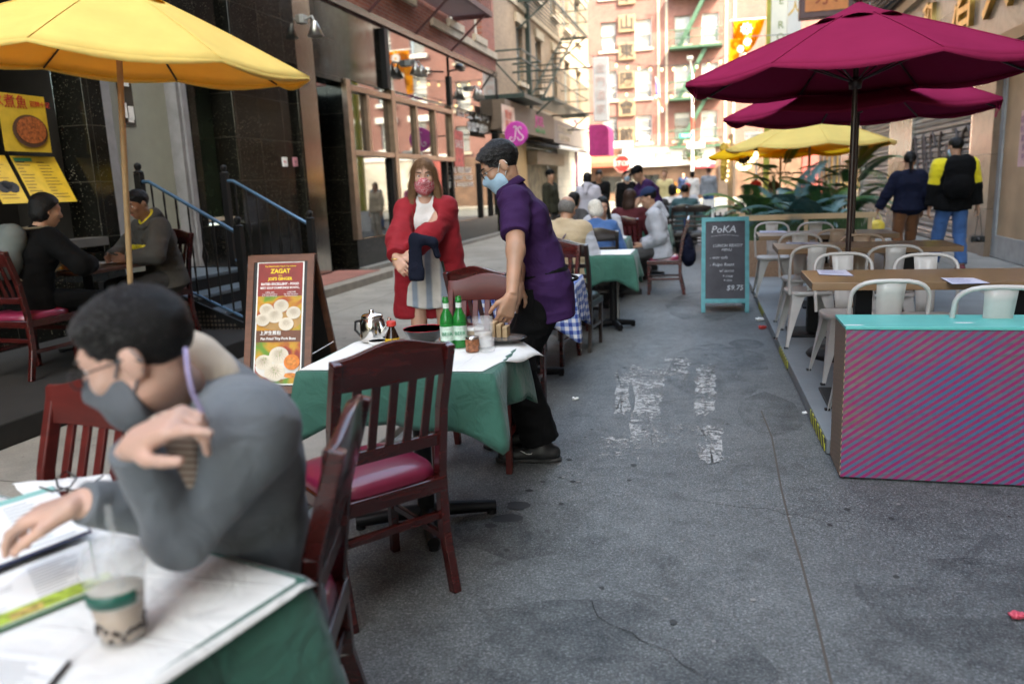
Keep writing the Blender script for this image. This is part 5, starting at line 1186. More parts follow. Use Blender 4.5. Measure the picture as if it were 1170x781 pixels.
mb.add(vs, fs, True); ORC = canvas('orange_flag_cloth', (.85, .36, .02), .35); mb.build('cloth', ORC, t_, solid=.01)
mb = MB(); pts = [(834, 45), (846, 44), (845, 62), (842, 81), (832, 80), (833, 62)]; mb.add([O(x, y, -.1) for x, y in pts], [tuple(range(6))]); mb.build('cloth_tail', ORC, t_, solid=.01)
mb = MB(); cc = O(853, 33, -.33)
for cx, cy, rr in ((853, 33, 6.5), (854, 48, 4.5), (846, 56, 4)):
    cc = O(cx, cy, -.36)
    for k_ in range(9): a = k_*2*math.pi/9; d = V((math.cos(a), 0, math.sin(a)))*rr*.037; e = V((-math.sin(a), 0, math.cos(a)))*rr*.009; mb.quad(cc+d*.15, cc+d*.6+e, cc+d, cc+d*.6-e)
mb.build('flower_emblem', WHT, t_)
# drooping red and blue flag on the far building
t_ = thing('flag', 'small drooping blue and red flag on the far brick wall', 'flag', AY(752, 100, 50)); q = lambda px, py: AY(px, py, 50.3)
MB().tube([AY(749, 88, YF), q(757, 128)], .03, 6).build('pole', WHITEPAINT, t_)
MB().quad(q(749, 90), q(752, 98), q(753, 112), q(750, 108)).build('blue_canton', mat('flag_blue', (.06, .06, .3), .7), t_, solid=.02); MB().quad(q(750, 108), q(754, 111), q(760, 126), q(755, 122)).build('red_field', mat('flag_red', (.6, .06, .04), .7), t_, solid=.02)
# street furniture far off
def street_sign(label, px, py, y, w_, h_, board, body_, lm, ts, pole_to=0.0, pm=None, name='street_sign'):
    c = AY(px, py, y); t_ = thing(name, label, 'sign', (c.x, c.y, 0)); hx = w_/2
    MB().box((c.x-hx, y-.02, c.z-h_/2), (c.x+hx, y+.0, c.z+h_/2)).build('plate', board, t_)
    if body_: text('lettering', body_, (c.x, y-.022, c.z), XAX, ZAX, ts, lm, t_, .003)
    if pole_to is not None: MB().tube([(c.x, y+.04, pole_to), (c.x, y+.04, c.z+h_/2+.1)], .04, 8).build('pole', pm or GREYPAINT, t_)
    return t_
c = AY(711, 187, 40); t_ = thing('stop_sign', 'red octagonal stop sign on a thin post at the end of the street', 'stop sign', (c.x, 40, 0))
def octo(r, y, t): return [(c.x+r*math.cos(R(22.5+45*i)), y, c.z+r*math.sin(R(22.5+45*i))) for i in range(8)]
MB().prism(octo(.45, 40, 0), (0, .02, 0)).build('rim', WHT, t_); MB().prism(octo(.42, 39.985, 0), (0, .013, 0)).build('plate', mat('sign_red', (.42, .012, .012), .5, var=.03), t_)
text('lettering', 'STOP', (c.x, 39.982, c.z), XAX, ZAX, .33, mat('sign_white', (.5, .5, .5), .6), t_, .003, bold=.004); MB().tube([(c.x, 40.06, 0), (c.x, 40.06, c.z+.9)], .045, 8).build('pole', GREYPAINT, t_)
ARR = WHT
street_sign('white one way arrow sign above the stop sign', 712, 165, 39.9, .95, .3, WHT, '← ONE WAY', BLK, .15, None)
street_sign('white one way arrow sign right of centre beside the yellow umbrella', 865, 155, 36, 1.0, .32, WHT, '← ONE WAY', BLK, .16)
street_sign('white one way arrow sign over the far white name board', 795, 166, 46, .95, .28, WHT, '← ONE WAY', BLK, .15, None)
street_sign('green street name sign on the tall white pole', 784, 155, 46, .75, .24, mat('street_green', (.02, .30, .22), .4), 'Pell St', WHT, .2, None)
t_ = thing('street_lamp', 'tall white lamp pole with a red band in front of the far building', 'street lamp', (AY(791, 150, 46).x, 46, 0)); x = AY(791, 150, 46).x
mb = MB(); mb.tube([(x, 46.1, 0), (x, 46.1, 7.0)], [.09, .06], 10); mb.tube([(x, 46.1, 6.9), (x-.1, 45.6, 7.5), (x-.1, 44.6, 7.6)], .04, 8); mb.build('pole', WHITEPAINT, t_); MB().tube([(x, 46.1, 4.0), (x, 46.1, 4.7)], .085, 10).build('band', RED, t_)
MB().box((x-.25, 44.1, 7.5), (x+.05, 44.8, 7.65)).build('lamp_head', GREYPAINT, t_, bevel=.03)
# string lights across the street
def strand(label, p0, p1, n_, sag, hang=.22):
    p0 = V(p0); p1 = V(p1); t_ = thing('string_lights', label, 'string lights', p0); f = lambda t: p0.lerp(p1, t)-V((0, 0, sag*4*t*(1-t)))
    mb = MB(); mb.tube([f(i/24) for i in range(25)], .014, 5); mb.build('cable', BLACK, t_)
    for i in range(n_):
        c = f((i+.5)/n_); mb = MB(); mb.lathe([(.03, 0), (.035, -.10)], c, 8); s_ = mb.build('socket', BLACK, t_); mb = MB(); mb.lathe([(.02, -.10), (.04, -.14), (.045, -.18), (.03, -.22), (0, -.235)], c, 10); mb.build('bulb', BULB, t_)
BULB = emit('lit_bulb', (1, .72, .34), .6)
strand('string of lit bulbs crossing from the white vertical sign to the orange flag', AY(672, 62, 34), AY(858, 55, 34), 14, .55)
strand('second string of lit bulbs lower down in front of the green fire escape', AY(660, 88, 40), AY(870, 78, 37), 12, .9)
strand('string of lit bulbs along the eaves of the yellow umbrellas', AY(842, 178, 17), AY(866, 162, 14), 7, .15)
t_ = thing('cable', 'thin blue grey cable stretched in front of the orange flag', 'cable', AY(850, 40, 30)); MB().tube([AY(852, 42, 30), AY(935, 38, 22), AX(1000, 20, XM-.1)], .015, 5).build('wire', GREYPAINT, t_)
# low lantern hanging at the tan building (tan strings)
# ------------------------------------------------------------------ furniture kinds
def wooden_chair(label, m_, seatm, ladder=False):
    t = thing('wooden_chair', label, 'chair')
    W2, Dp, SH, HT = .205, .20, .455, .95     # chair faces +Y, origin on the floor under the seat centre
    for sx in (-1, 1):
        mb = MB(); pts = [(sx*W2, -Dp-.05, 0), (sx*W2, -Dp, .22), (sx*W2, -Dp+.005, SH), (sx*W2, -Dp-.03, .70), (sx*W2, -Dp-.10, HT-.02)]
        for a, b in zip(pts, pts[1:]): mb.beam(V(a)-(V(b)-V(a)).normalized()*.004, V(b)+(V(b)-V(a)).normalized()*.004, .034, .040, (0, 1, 0))
        mb.build('back_post', m_, t, bevel=.005)
        mb = MB(); mb.beam((sx*.195, Dp-.01, 0), (sx*.20, Dp-.01, SH-.03), .032, .036, (0, 1, 0)); mb.build('leg', m_, t, bevel=.005)
        mb = MB(); mb.beam((sx*.20, -Dp, .20), (sx*.198, Dp-.01, .20), .018, .028); mb.build('side_stretcher', m_, t, bevel=.003)
    mb = MB(); mb.box((-.22, -Dp-.02, SH-.075), (.22, Dp+.015, SH-.02)); mb.build('seat_frame', m_, t, bevel=.006)
    mb = MB(); mb.box((-.19, -Dp-.004, .27), (.19, -Dp+.016, .30)); mb.box((-.19, Dp-.02, .30), (.19, Dp-.002, .33)); mb.split('stretcher', m_, t, bevel=.003)
    mb = MB(); n = 12; vs = []
    for i in range(n+1):
        x = -.215+.43*i/n; c_ = .022*math.cos(math.pi*(x/.215)*1.0)+.006; zt = HT+c_*.9; yb = -Dp-.085-.018*(1-(x/.215)**2)
        vs += [(x, yb-.014, zt), (x, yb+.014, zt), (x, yb+.028, .83), (x, yb, .83)]
    fs = []
    for i in range(n):
        for j in range(4): fs.append((4*i+j, 4*i+(j+1) % 4, 4*i+4+(j+1) % 4, 4*i+4+j))
    mb.add(vs, fs, True); mb.add(vs, [(0, 1, 2, 3), (4*n, 4*n+3, 4*n+2, 4*n+1)], False); mb.build('top_rail', m_, t, bevel=.004)
    mb = MB(); mb.beam((-.20, -Dp-.010, .58), (.20, -Dp-.010, .58), .022, .045); mb.build('lower_rail', m_, t, bevel=.004)
    for i in range(5 if not ladder else 0):
        x = -.135+.27*i/4; mb = MB(); mb.beam((x, -Dp-.012, .595), (x, -Dp-.088, .84), .030, .012, (0, 1, 0)); mb.build('slat', m_, t, bevel=.002)
    if ladder:
        for z_ in (.66, .75): mb = MB(); mb.beam((-.2, -Dp-.03-(z_-.66)*.3, z_), (.2, -Dp-.03-(z_-.66)*.3, z_), .018, .035); mb.build('slat', m_, t, bevel=.002)
    S_ = SDF(); S_.rc((-.13, -.10, SH+.002), (.13, -.10, SH+.002), .085, k=.05, n=V((0, 0, 1)), fl=.34); S_.rc((-.13, .12, SH+.002), (.13, .12, SH+.002), .085, k=.05, n=V((0, 0, 1)), fl=.34)
    mb = MB(); a = .212; vs = []; rings = [(1, -.018), (1.0, .004), (.93, .022), (.70, .036), (.35, .043)]
    for f_, z_ in rings:
        for i in range(24):
            an = 2*math.pi*i/24; cx, cy = math.cos(an), math.sin(an); e = (abs(cx)**5+abs(cy)**5)**(-1/5); vs.append((cx*e*a*f_, cy*e*(a-.005)*f_, SH+z_))
    vs.append((0, 0, SH+.045)); fs = []
    for j in range(4):
        for i in range(24): fs.append((j*24+i, j*24+(i+1) % 24, j*24+24+(i+1) % 24, j*24+24+i))
    for i in range(24): fs.append((96+i, 96+(i+1) % 24, 120))
    mb.add(vs, fs, True); mb.build('seat', seatm, t)
    return t
def place(t, x, y, face, z=0, label=None):
    """face: direction (deg) the sitter looks"""
    t.location = (x, y, z); t.rotation_euler = (0, 0, R(face-90)); WLOC[t.name] = V((x, y, z))
    if label: t['label'] = label
    return t
chA = wooden_chair('mahogany slat back chair with magenta seat in the foreground, its back to the camera', REDWOOD, MAGENTAVINYL)
place(chA, -1.225, 2.49, 141)
def wchair(label, x, y, face, z=0, proto=None):
    c = copy_thing(proto or chA, (x, y, z), R(face-90), label); c['group'] = 'mahogany slat back chairs'; return c
chA['group'] = 'mahogany slat back chairs'
wchair('mahogany chair right behind the grey sweater diner', -1.09, 1.50, 197)
chO = wooden_chair('bright red mahogany chair across the foreground table from the diner', REDWOOD2, MAGENTAVINYL); place(chO, -1.71, 1.48, 258, 0); chO['group'] = 'bright red mahogany chairs'
c = copy_thing(chO, (-1.20, 3.86, 0), R(272-90), 'red mahogany chair on the far side of the table the waiter serves'); c['group'] = 'bright red mahogany chairs'
wchair('mahogany chair at the gingham table, back rail towards the camera', -1.33, 4.85, 75)
wchair('mahogany chair tucked at the far right of the gingham table behind the waiter', -1.33, 6.25, 262)
chD = wooden_chair('black ladder back chair between the gingham table and the old man', DARKWOOD, BLACK, True); place(chD, -1.20, 6.85, 84)
chC = wchair('mahogany chair the man in the white hoodie and blue cap sits on', -.60, 10.25, 182)
wchair('mahogany chair under the woman in the burgundy coat', -1.2, 11.1, 90)
wchair('mahogany chair beside the iron stoop under the man in the grey hoodie', -4.93, 6.10, 262, .2)
wchair('mahogany chair with red seat under the person carrying a grey backpack', -4.95, 4.72, 88, .2)
wchair('mahogany chair under the old man in the tan vest', -1.42, 7.42, 78)
for i, (x, y, fa, lb) in enumerate(((-1.02, 15.4, 90, 'leftmost of the black chairs at the far sunlit tables'), (-.55, 15.2, 95, 'black chair under the person in the dark teal jacket'), (-.80, 16.4, 90, 'black chair farther back under the person in the white shirt'), (-.25, 14.9, 90, 'empty black chair at the right end of the far tables'))):
    c = copy_thing(chD, (x, y, 0), R(fa-90), lb); c['group'] = 'black ladder back chairs'
chD['group'] = 'black ladder back chairs'
# terrace the left diners sit on
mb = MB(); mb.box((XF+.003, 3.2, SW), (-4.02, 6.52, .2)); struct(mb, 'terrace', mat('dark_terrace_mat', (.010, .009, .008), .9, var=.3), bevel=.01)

def table_base(par, x, y, h, cross=.62, rz=.3, z=0):
    mb = MB(); mb.tube([(x, y, z+.07), (x, y, z+h-.03)], .038, 14); mb.build('leg', BLACKIRON, par)
    mb = MB()
    for k_ in range(2):
        a = rz+k_*math.pi/2; d = V((math.cos(a), math.sin(a), 0))*cross/2; mb.tube([V((x, y, z+.035))-d, V((x, y, z+.05))-d*.3, V((x, y, z+.05))+d*.3, V((x, y, z+.035))+d], [.026, .032, .032, .026], 10)
        for s_ in (-1, 1): mb.tube([V((x, y, z+.001))+d*s_*.94, V((x, y, z+.02))+d*s_*.94], .022, 8)
    mb.build('base', BLACKIRON, par)
def drape(par_label, cx, cy, z, w, d, rz, drop, seed=0, thick=.003, cat='tablecloth', m_=None, cfall=.42):
    """a cloth lying on a w x d table, hanging over its edges with folds and pointed corners"""
    r_ = random.Random(seed); N_ = 200; hw, hd = w/2+.004, d/2+.004; M_ = rot('Z', R(rz)); C_ = V((cx, cy, z)); vs = []; fs = []
    per = []; tot = 2*(w+d)
    for i in range(N_):
        s = i/N_*tot
        if s < w: p = V((-hw+s/w*2*hw, -hd, 0)); o = V((0, -1, 0)); e = min(s, w-s)
        elif s < w+d: t = s-w; p = V((hw, -hd+t/d*2*hd, 0)); o = V((1, 0, 0)); e = min(t, d-t)
        elif s < 2*w+d: t = s-w-d; p = V((hw-t/w*2*hw, hd, 0)); o = V((0, 1, 0)); e = min(t, w-t)
        else: t = s-2*w-d; p = V((-hw, hd-t/d*2*hd, 0)); o = V((-1, 0, 0)); e = min(t, d-t)
        cn = max(0, 1-e/.16); cd_ = V((math.copysign(1, p.x), math.copysign(1, p.y), 0)).normalized(); o = (o*(1-cn*.8)+cd_*cn*.8).normalized()
        per.append((p, o, cn, s))
    J = 9; ph = [r_.uniform(0, 6) for _ in range(4)]
    for j in range(J+1):
        f = j/J
        for p, o, cn, s in per:
            L = drop*(1+cfall*cn**1.3); wv = math.sin(s*9+ph[0])*.5+math.sin(s*19+ph[1])*.45+math.sin(s*4.3+ph[2])*.35+math.sin(s*37+ph[3])*.18
            out = .006*min(1, f*6)+f*(.035+.045*wv*(1-cn))+cn*.05*f-.02*f*f
            vs.append(C_ + M_@(p+o*out) - V((0, 0, L*f*(1-.05*f) + .0)) + V((0, 0, .003)))
    for j in range(J):
        for i in range(N_): fs.append((j*N_+i, j*N_+(i+1) % N_, (j+1)*N_+(i+1) % N_, (j+1)*N_+i))
    mb = MB(); mb.add(vs, fs, True); mb.add([vs[i] for i in range(N_)], [tuple(range(N_))], False)
    o = mb.build('tablecloth' if cat == 'tablecloth' else 'table_paper', m_ or GREENCLOTH, None, solid=thick); tag(o, par_label, cat); return o
def sheet(name, label, cat, corners, m_, curl=.0, parent=None, nx=14, ny=10, bend=None, th=.0012, dz=0):
    a, b, c, d = [V(p) for p in corners]; vs = []; fs = []
    for j in range(ny+1):
        for i in range(nx+1):
            u, v = i/nx, j/ny; p = a.lerp(b, u).lerp(d.lerp(c, u), v); p.z += dz+curl*noise.noise(V((u*3, v*3, a.x*3)))
            if bend: p = bend(p, u, v)
            vs.append(p)
    for j in range(ny):
        for i in range(nx): k_ = j*(nx+1)+i; fs.append((k_, k_+1, k_+nx+2, k_+nx+1))
    mb = MB(); mb.add(vs, fs, True); o = mb.build(name, m_, parent, solid=th)
    if label: tag(o, label, cat)
    return o
def dtable(label, cx, cy, w, d, rz, h=.745, z=0, m_=None):
    t = thing('dining_table', label, 'table', (cx, cy, z)); M_ = rot('Z', R(rz))
    MB().obox((cx, cy, z+h-.015), w, d, .03, M_).build('tabletop', m_ or DARKWOOD, t, bevel=.004); table_base(t, cx, cy, h, min(w, .62), R(rz)+.4, z); return t
# foreground table
T1c = V((-1.42, 1.00)); rz1 = -14.5
dtable('foreground table under green cloth and white paper where the diner leans', T1c.x, T1c.y, 1.24, .72, rz1)
drape('green cloth on the foreground table, its corner hanging at the lower left of the picture', T1c.x, T1c.y, .748, 1.24, .72, rz1, .26, 3, cfall=.35)
M1 = rot('Z', R(rz1)); q1 = lambda x, y, z=.755: V((T1c.x, T1c.y, 0)) + M1@V((x, y, 0)) + V((0, 0, z))
def bend1(p, u, v):
    l = M1.inverted()@(p-V((T1c.x, T1c.y, 0))); ov = max(0, l.x-.615); 
    return p - V((0, 0, ov*.35 + max(0, l.y-.355)*.4))
sheet('table_paper', 'white paper sheet covering the foreground table under the boba cup', 'paper', (q1(-.66, -.40), q1(.655, -.39), q1(.64, .375), q1(-.64, .37)), PAPER, .004, bend=bend1, nx=40, ny=24)
# menus
MENUP = NT('menu_print'); co = MENUP.coord('Object', (1, 1, 1)); v_ = MENUP.ramp(MENUP.noise(co, 60, 2, .5), [(.45, (.82, .82, .80)), (.6, (.62, .64, .64))]); MENUP.set(Base_Color=v_, Roughness=.35); MENUP = MENUP.m
NAVY = mat('navy_cover', (.02, .03, .09), .4)
def menu(label, cs, z, edge, lines=True, ztilt=0, extra=None):
    P_ = [G(x, y, z) for x, y in cs]; c = sum(P_, V())/4; t = thing('menu', label, 'menu', c)
    up = V((0, 0, 1)); a, b, c2, d = P_
    grow = [c+(p-c)*1.03 for p in P_]
    MB().prism([p+V((0, 0, -.004)) for p in grow], (0, 0, .0035)).build('cover', edge, t)
    MB().prism([p+V((0, 0, .0002)) for p in P_], (0, 0, .002)).build('page', WHT, t)
    mb = MB(); r_ = random.Random(len(label)); U = (b-a); W_ = (d-a)
    for i in range(13):
        for k_ in range(2):
            L_ = r_.uniform(.12, .38); u0 = .07+k_*.47; v0 = .16+i*.062; p = a+U*u0+W_*v0+V((0, 0, .0026)); mb.quad(p, p+U*L_, p+U*L_+W_*.018, p+W_*.018)
    mb.build('printed_lines', mat('grey_print', (.35, .36, .36), .6), t)
    if extra: extra(t, a, U, W_)
    return t
def teal_head(t, a, U, W_): p = a+V((0, 0, .0028)); MB().quad(p, p+U, p+U+W_*.09, p+W_*.09).build('heading_bar', mat('pale_teal_print', (.25, .50, .45), .5), t)
def green_foot(t, a, U, W_):
    p = a+W_*.80+V((0, 0, .0028)); MB().quad(p, p+U, p+U+W_*.2, p+W_*.2).build('photo_strip', mat('salad_print', (.35, .45, .06), .5, var=.8, vs=40), t)
    p = a+W_*.86+U*.35+V((0, 0, .0034)); MB().quad(p, p+U*.2, p+U*.2+W_*.12, p+W_*.12).build('photo', mat('food_print', (.55, .4, .12), .5, var=.6, vs=60), t)
menu('open white menu with navy cover held by the diner at the far left', ((-85, 600), (60, 556), (102, 606), (-60, 668)), .785, NAVY, extra=teal_head)
menu('laminated menu with a green photo strip along its lower edge', ((-70, 680), (101, 618), (112, 672), (-60, 742)), .765, mat('green_cover', (.05, .16, .06), .4), extra=green_foot)
menu('small menu card with black edges in the lower left corner of the picture', ((-90, 735), (78, 754), (40, 800), (-120, 790)), .765, BLACK)
sheet('napkin', 'crumpled white napkin under the black cord on the foreground table', 'napkin', (G(14, 553, .77), G(125, 541, .77), G(132, 556, .77), G(28, 566, .77)), PAPER, .012)
t = tag(MB().tube([G(x, y, .785+.012*math.sin(i)) for i, (x, y) in enumerate([(45, 556), (60, 561), (80, 556), (88, 545), (76, 538), (64, 546), (66, 556), (84, 560), (104, 553), (118, 543)])], .0022, 6).build('earphone_cord', BLACK), 'thin black looped cord lying on the napkin by the diner', 'cord')
# iced milk tea cup
c = G(141, 729, .757); t = thing('bubble_tea_cup', 'clear domed bubble tea cup with tapioca pearls in the foreground', 'cup', c)
mb = MB(); mb.lathe([(0, .001), (.033, .001), (.0335, .006), (.048, .128), (.050, .131), (.048, .1315), (.0465, .127), (.032, .008), (0, .005)], c, 32); mb.build('cup', PLASTIC, t)
mb = MB(); mb.lathe([(.0515, .127), (.0515, .136), (.047, .139), (.042, .158), (.026, .172), (.009, .176), (.009, .174), (.025, .170), (.040, .157), (.045, .137), (.049, .130)], c, 32); mb.build('lid', PLASTIC, t)
MILK = mat('milk_tea', (.50, .35, .22), .3, var=.1); mb = MB(); mb.lathe([(0, .009), (.0315, .009), (.0385, .068), (0, .068)], c, 28); mb.build('milk_tea', MILK, t)
mb = MB(); mb.lathe([(0, .0685), (.0387, .0685), (.0412, .088), (0, .088)], c, 28); mb.build('milk_foam', mat('milk_foam', (.72, .66, .56), .5, var=.1), t)
mb = MB(); r2 = random.Random(12)
for i in range(34):
    a = i*2.4; zz_ = .014+.028*r2.random(); rr = .0315+zz_*.11; p = c+V((rr*math.cos(a), rr*math.sin(a), zz_)); mb.lathe([(0, -.0045), (.0035, -.003), (.0046, 0), (.0035, .003), (0, .0045)], p, 8)
mb.build('tapioca_pearl', mat('tapioca', (.03, .018, .012), .2), t)
mb = MB(); vs = []
for k_ in range(13):
    a = R(-130+k_*10); 
    for z_ in (.074, .097): rr = .0345+z_*.115+.0012; vs.append(c+V((rr*math.cos(a), rr*math.sin(a), z_)))
mb.add(vs, [(2*k_, 2*k_+2, 2*k_+3, 2*k_+1) for k_ in range(12)], True); mb.build('green_emblem', mat('dark_green_print', (.01, .10, .07), .4), t, solid=.0004)
mb = MB(); mb.tube([c+V((.012, 0, .02)), c+V((-.002, .01, .225))], .0058, 12, caps=False); mb.build('straw', PLASTIC, t)

# table 2, the waiter's
T2c = V((-1.22, 3.06)); rz2 = 2.5; W2t, D2t = .80, .60
dtable('square table with green cloth served by the waiter in the purple shirt', T2c.x, T2c.y, W2t, D2t, rz2)
drape('green cloth with pointed hanging corners on the table the waiter serves', T2c.x, T2c.y, .748, W2t, D2t, rz2, .22, 11, cfall=.45)
M2 = rot('Z', R(rz2)); q2 = lambda x, y, z=.755: V((T2c.x, T2c.y, 0)) + M2@V((x, y, 0)) + V((0, 0, z))
def bend2(p, u, v):
    l = M2.inverted()@(p-V((T2c.x, T2c.y, 0))); ox = max(0, l.x-.40); oy = max(0, l.y-.30)
    return p - V((0, 0, ox*.75 + oy*.6 + max(0, -l.x-.4)*.6)) + V((0, 0, .012*math.sin(v*9)*min(1, ox*20)))
sheet('table_paper', 'white paper over the green cloth of the waiter\'s table', 'paper', (q2(-.415, -.285), q2(.36, -.285), q2(.50, .30), q2(-.41, .33)), PAPER, .003, bend=bend2, nx=40, ny=24)
TZ = .759
def on(px, py): return G(px, py, TZ)
c = on(427, 389); t = thing('teapot', 'steel teapot with lid at the left end of the waiter\'s table', 'teapot', c); CHROME = metal('chrome_steel', (.66, .64, .60), .12)
mb = MB(); mb.lathe([(0, 0), (.056, 0), (.060, .01), (.058, .09), (.052, .105), (.048, .110)], c, 32); mb.build('body', CHROME, t); mb = MB(); mb.lathe([(.050, .110), (.051, .118), (.042, .126), (.012, .131), (.010, .140), (.013, .146), (0, .148)], c, 28); mb.build('lid', CHROME, t)
mb = MB(); mb.tube([c+V((.05, -.01, .035)), c+V((.085, -.015, .075)), c+V((.095, -.018, .112))], [.018, .012, .009], 10); mb.build('spout', CHROME, t)
mb = MB(); mb.tube([c+V((-.056, 0, .095)), c+V((-.085, .0, .09)), c+V((-.09, .0, .05)), c+V((-.062, 0, .02))], .006, 8); mb.build('handle', BLACK, t)
def bowl(label, c, r, h, mo, mi, name='bowl'):
    t = thing(name, label, 'bowl', c); mb = MB(); mb.lathe([(0, 0), (r*.45, 0), (r*.5, .008), (r*.8, h*.45), (r, h)], c, 32); mb.build('shell', mo, t)
    mb = MB(); mb.lathe([(r, h), (r*1.01, h+.002), (r*.97, h), (r*.76, h*.5), (r*.4, .012), (0, .01)], c, 32); mb.build('inner_glaze', mi, t); return t
PORC = mat('porcelain', (.74, .74, .72), .15, var=.03)
bowl('small white porcelain bowl in front of the teapot', on(432, 397.5), .042, .034, PORC, PORC)
c = on(486, 391); t = bowl('wide black bowl with red inside next to the green bottles', c, .098, .065, mat('black_lacquer', (.012, .012, .012), .12), mat('red_lacquer', (.50, .015, .03), .2)); MB().lathe([(0, .050), (.078, .050)], c, 24).build('soup', mat('soup_scraps', (.45, .22, .08), .4, var=.6, vs=60), t)
c = on(449, 397); t = thing('soy_sauce_bottle', 'soy sauce bottle with red cap and yellow label between teapot and bowl', 'bottle', c)
mb = MB(); mb.lathe([(0, 0), (.030, 0), (.032, .008), (.031, .045), (.020, .075), (.013, .092), (.013, .1)], c, 24); mb.build('glass_body', mat('soy_dark_glass', (.02, .008, .004), .06), t); mb = MB(); mb.lathe([(.021, .099), (.022, .116), (.018, .122), (0, .123)], c, 20); mb.build('cap', RED, t)
mb = MB(); mb.lathe([(.0325, .014), (.0325, .046)], c, 24); mb.build('label', mat('amber_label', (.60, .36, .02), .4, var=.5, vs=70), t)
BG = NT('green_bottle_glass'); BG.set(Base_Color=(.03, .34, .06), Roughness=.04, Transmission_Weight=.55, IOR=1.4); BG = BG.m
for i, (px, py) in enumerate(((512, 397), (526.5, 396))):
    c = on(px, py); t = thing('beer_bottle', ('left green glass beer bottle behind the front chair rail', 'right green glass beer bottle behind the front chair rail')[i], 'bottle', c, 'green bottles')
    mb = MB(); mb.lathe([(0, 0), (.029, 0), (.031, .006), (.031, .115), (.027, .140), (.0135, .168), (.0125, .20), (.015, .203), (.015, .212), (.0125, .213), (.0125, .225), (.010, .226)], c, 24); mb.build('bottle_body', BG, t)
    mb = MB(); mb.lathe([(.0315, .035), (.0315, .098)], c, 24); l_ = mb.build('label', mat('silver_green_label', (.50, .62, .52), .4, var=.35, vs=45), t); mb = MB(); mb.lathe([(.0135, .176), (.0133, .198)], c, 16); mb.build('neck_label', mat('white_neck_label', (.6, .66, .6), .4), t)
    d_ = (V((0, 0, 0))-V((c.x, c.y, 0))).normalized(); rr_ = V((d_.y, -d_.x, 0))*-1
    text('lettering', 'BEER', c+d_*.0325+V((0, 0, .066)), rr_, ZAX, .022, mat('green_print', (.02, .25, .10), .5), t, .0006)
c = on(540, 401); t = thing('spice_jar', 'amber jar of chilli sauce with a spoon next to the bottles', 'jar', c); mb = MB(); mb.lathe([(0, 0), (.028, 0), (.030, .006), (.030, .05), (.027, .058)], c, 24); mb.build('jar', mat('amber_jar', (.26, .10, .045), .15, var=.6, vs=70), t); mb = MB(); mb.lathe([(.031, .056), (.031, .064), (0, .066)], c, 20); mb.build('lid', STEEL, t)
c = on(541, 391); t = thing('takeout_container', 'frosted plastic container with beige sauce behind the amber jar', 'container', c); mb = MB(); mb.lathe([(0, 0), (.045, 0), (.05, .06), (.052, .062)], c, 24); mb.build('tub', mat('beige_sauce_tub', (.55, .42, .30), .3), t); mb = MB(); mb.lathe([(.053, .062), (.053, .068), (0, .070)], c, 24); mb.build('lid', mat('frosted_lid', (.62, .6, .56), .2), t)
c = on(553, 397); t = thing('pitcher', 'tall clear plastic tumbler of water by the waiter\'s hand', 'tumbler', c); mb = MB(); mb.lathe([(0, .002), (.036, .002), (.037, .006), (.046, .135), (.0445, .135), (.035, .01), (0, .006)], c, 28); mb.build('tumbler', PLASTIC, t); mb = MB(); mb.lathe([(0, .008), (.0348, .008), (.039, .07), (0, .07)], c, 24); mb.build('water', mat('milky_water', (.55, .5, .44), .1), t)
c = on(557, 402); t = thing('drinking_glass', 'low empty drinking glass at the front of the waiter\'s table', 'glass', c); mb = MB(); mb.lathe([(0, .003), (.028, .003), (.030, .006), (.033, .06), (.0315, .06), (.028, .012), (0, .01)], c, 24); mb.build('glass', PLASTIC, t)
c = on(571, 388); t = thing('napkin_holder', 'pale wooden napkin holder beside the plate on the waiter\'s table', 'napkin holder', c)
mb = MB()
for i in range(3): mb.box((c.x-.035+i*.028, c.y-.03, c.z), (c.x-.012+i*.028, c.y+.03, c.z+.085-.01*i))
mb.build('wooden_block', PALEWOOD, t, bevel=.004)
PL = on(577, 391)+V((0, 0, .012)); t = thing('plate', 'dark oval plate the waiter sets down with his fingertips', 'plate', PL); mb = MB(); mb.lathe([(0, 0), (.06, 0), (.085, .012), (.088, .013), (.06, .005), (0, .004)], PL, 30, sx=1.15); mb.build('dish', mat('grey_dish', (.10, .10, .10), .25), t)
sheet('paper_strip', 'salmon printed paper strip lying in front of the soy bottle', 'paper', (on(452, 401), on(500, 398), on(500, 401), on(455, 404)), mat('salmon_print', (.62, .33, .27), .6), .001, nx=4, ny=2)
# gingham table
GING = NT('blue_gingham'); co = GING.coord('Object')
ck = [GING.n('ShaderNodeTexChecker', Scale=1.0) for _ in range(1)]
sp_ = GING.n('ShaderNodeSeparateXYZ'); GING.l(co, sp_.inputs[0]); ad = GING.n('ShaderNodeMath', operation='ADD'); GING.l(sp_.outputs[0], ad.inputs[0]); GING.l(sp_.outputs[1], ad.inputs[1])
def stripe(o):
    m1 = GING.n('ShaderNodeMath', operation='MULTIPLY'); m1.inputs[1].default_value = 1/.055; GING.l(o, m1.inputs[0]); m2_ = GING.n('ShaderNodeMath', operation='FRACT'); GING.l(m1.outputs[0], m2_.inputs[0]); m3 = GING.n('ShaderNodeMath', operation='GREATER_THAN'); m3.inputs[1].default_value = .5; GING.l(m2_.outputs[0], m3.inputs[0]); return m3.outputs[0]
a1, a2 = stripe(ad.outputs[0]), stripe(sp_.outputs[2]); sm = GING.n('ShaderNodeMath', operation='ADD'); GING.l(a1, sm.inputs[0]); GING.l(a2, sm.inputs[1]); hf_ = GING.n('ShaderNodeMath', operation='MULTIPLY'); hf_.inputs[1].default_value = .5; GING.l(sm.outputs[0], hf_.inputs[0])
GING.set(Base_Color=GING.ramp(hf_.outputs[0], [(0, (.72, .72, .74)), (.5, (.22, .30, .55)), (.9, (.02, .05, .28))]), Roughness=.8); GING = GING.m
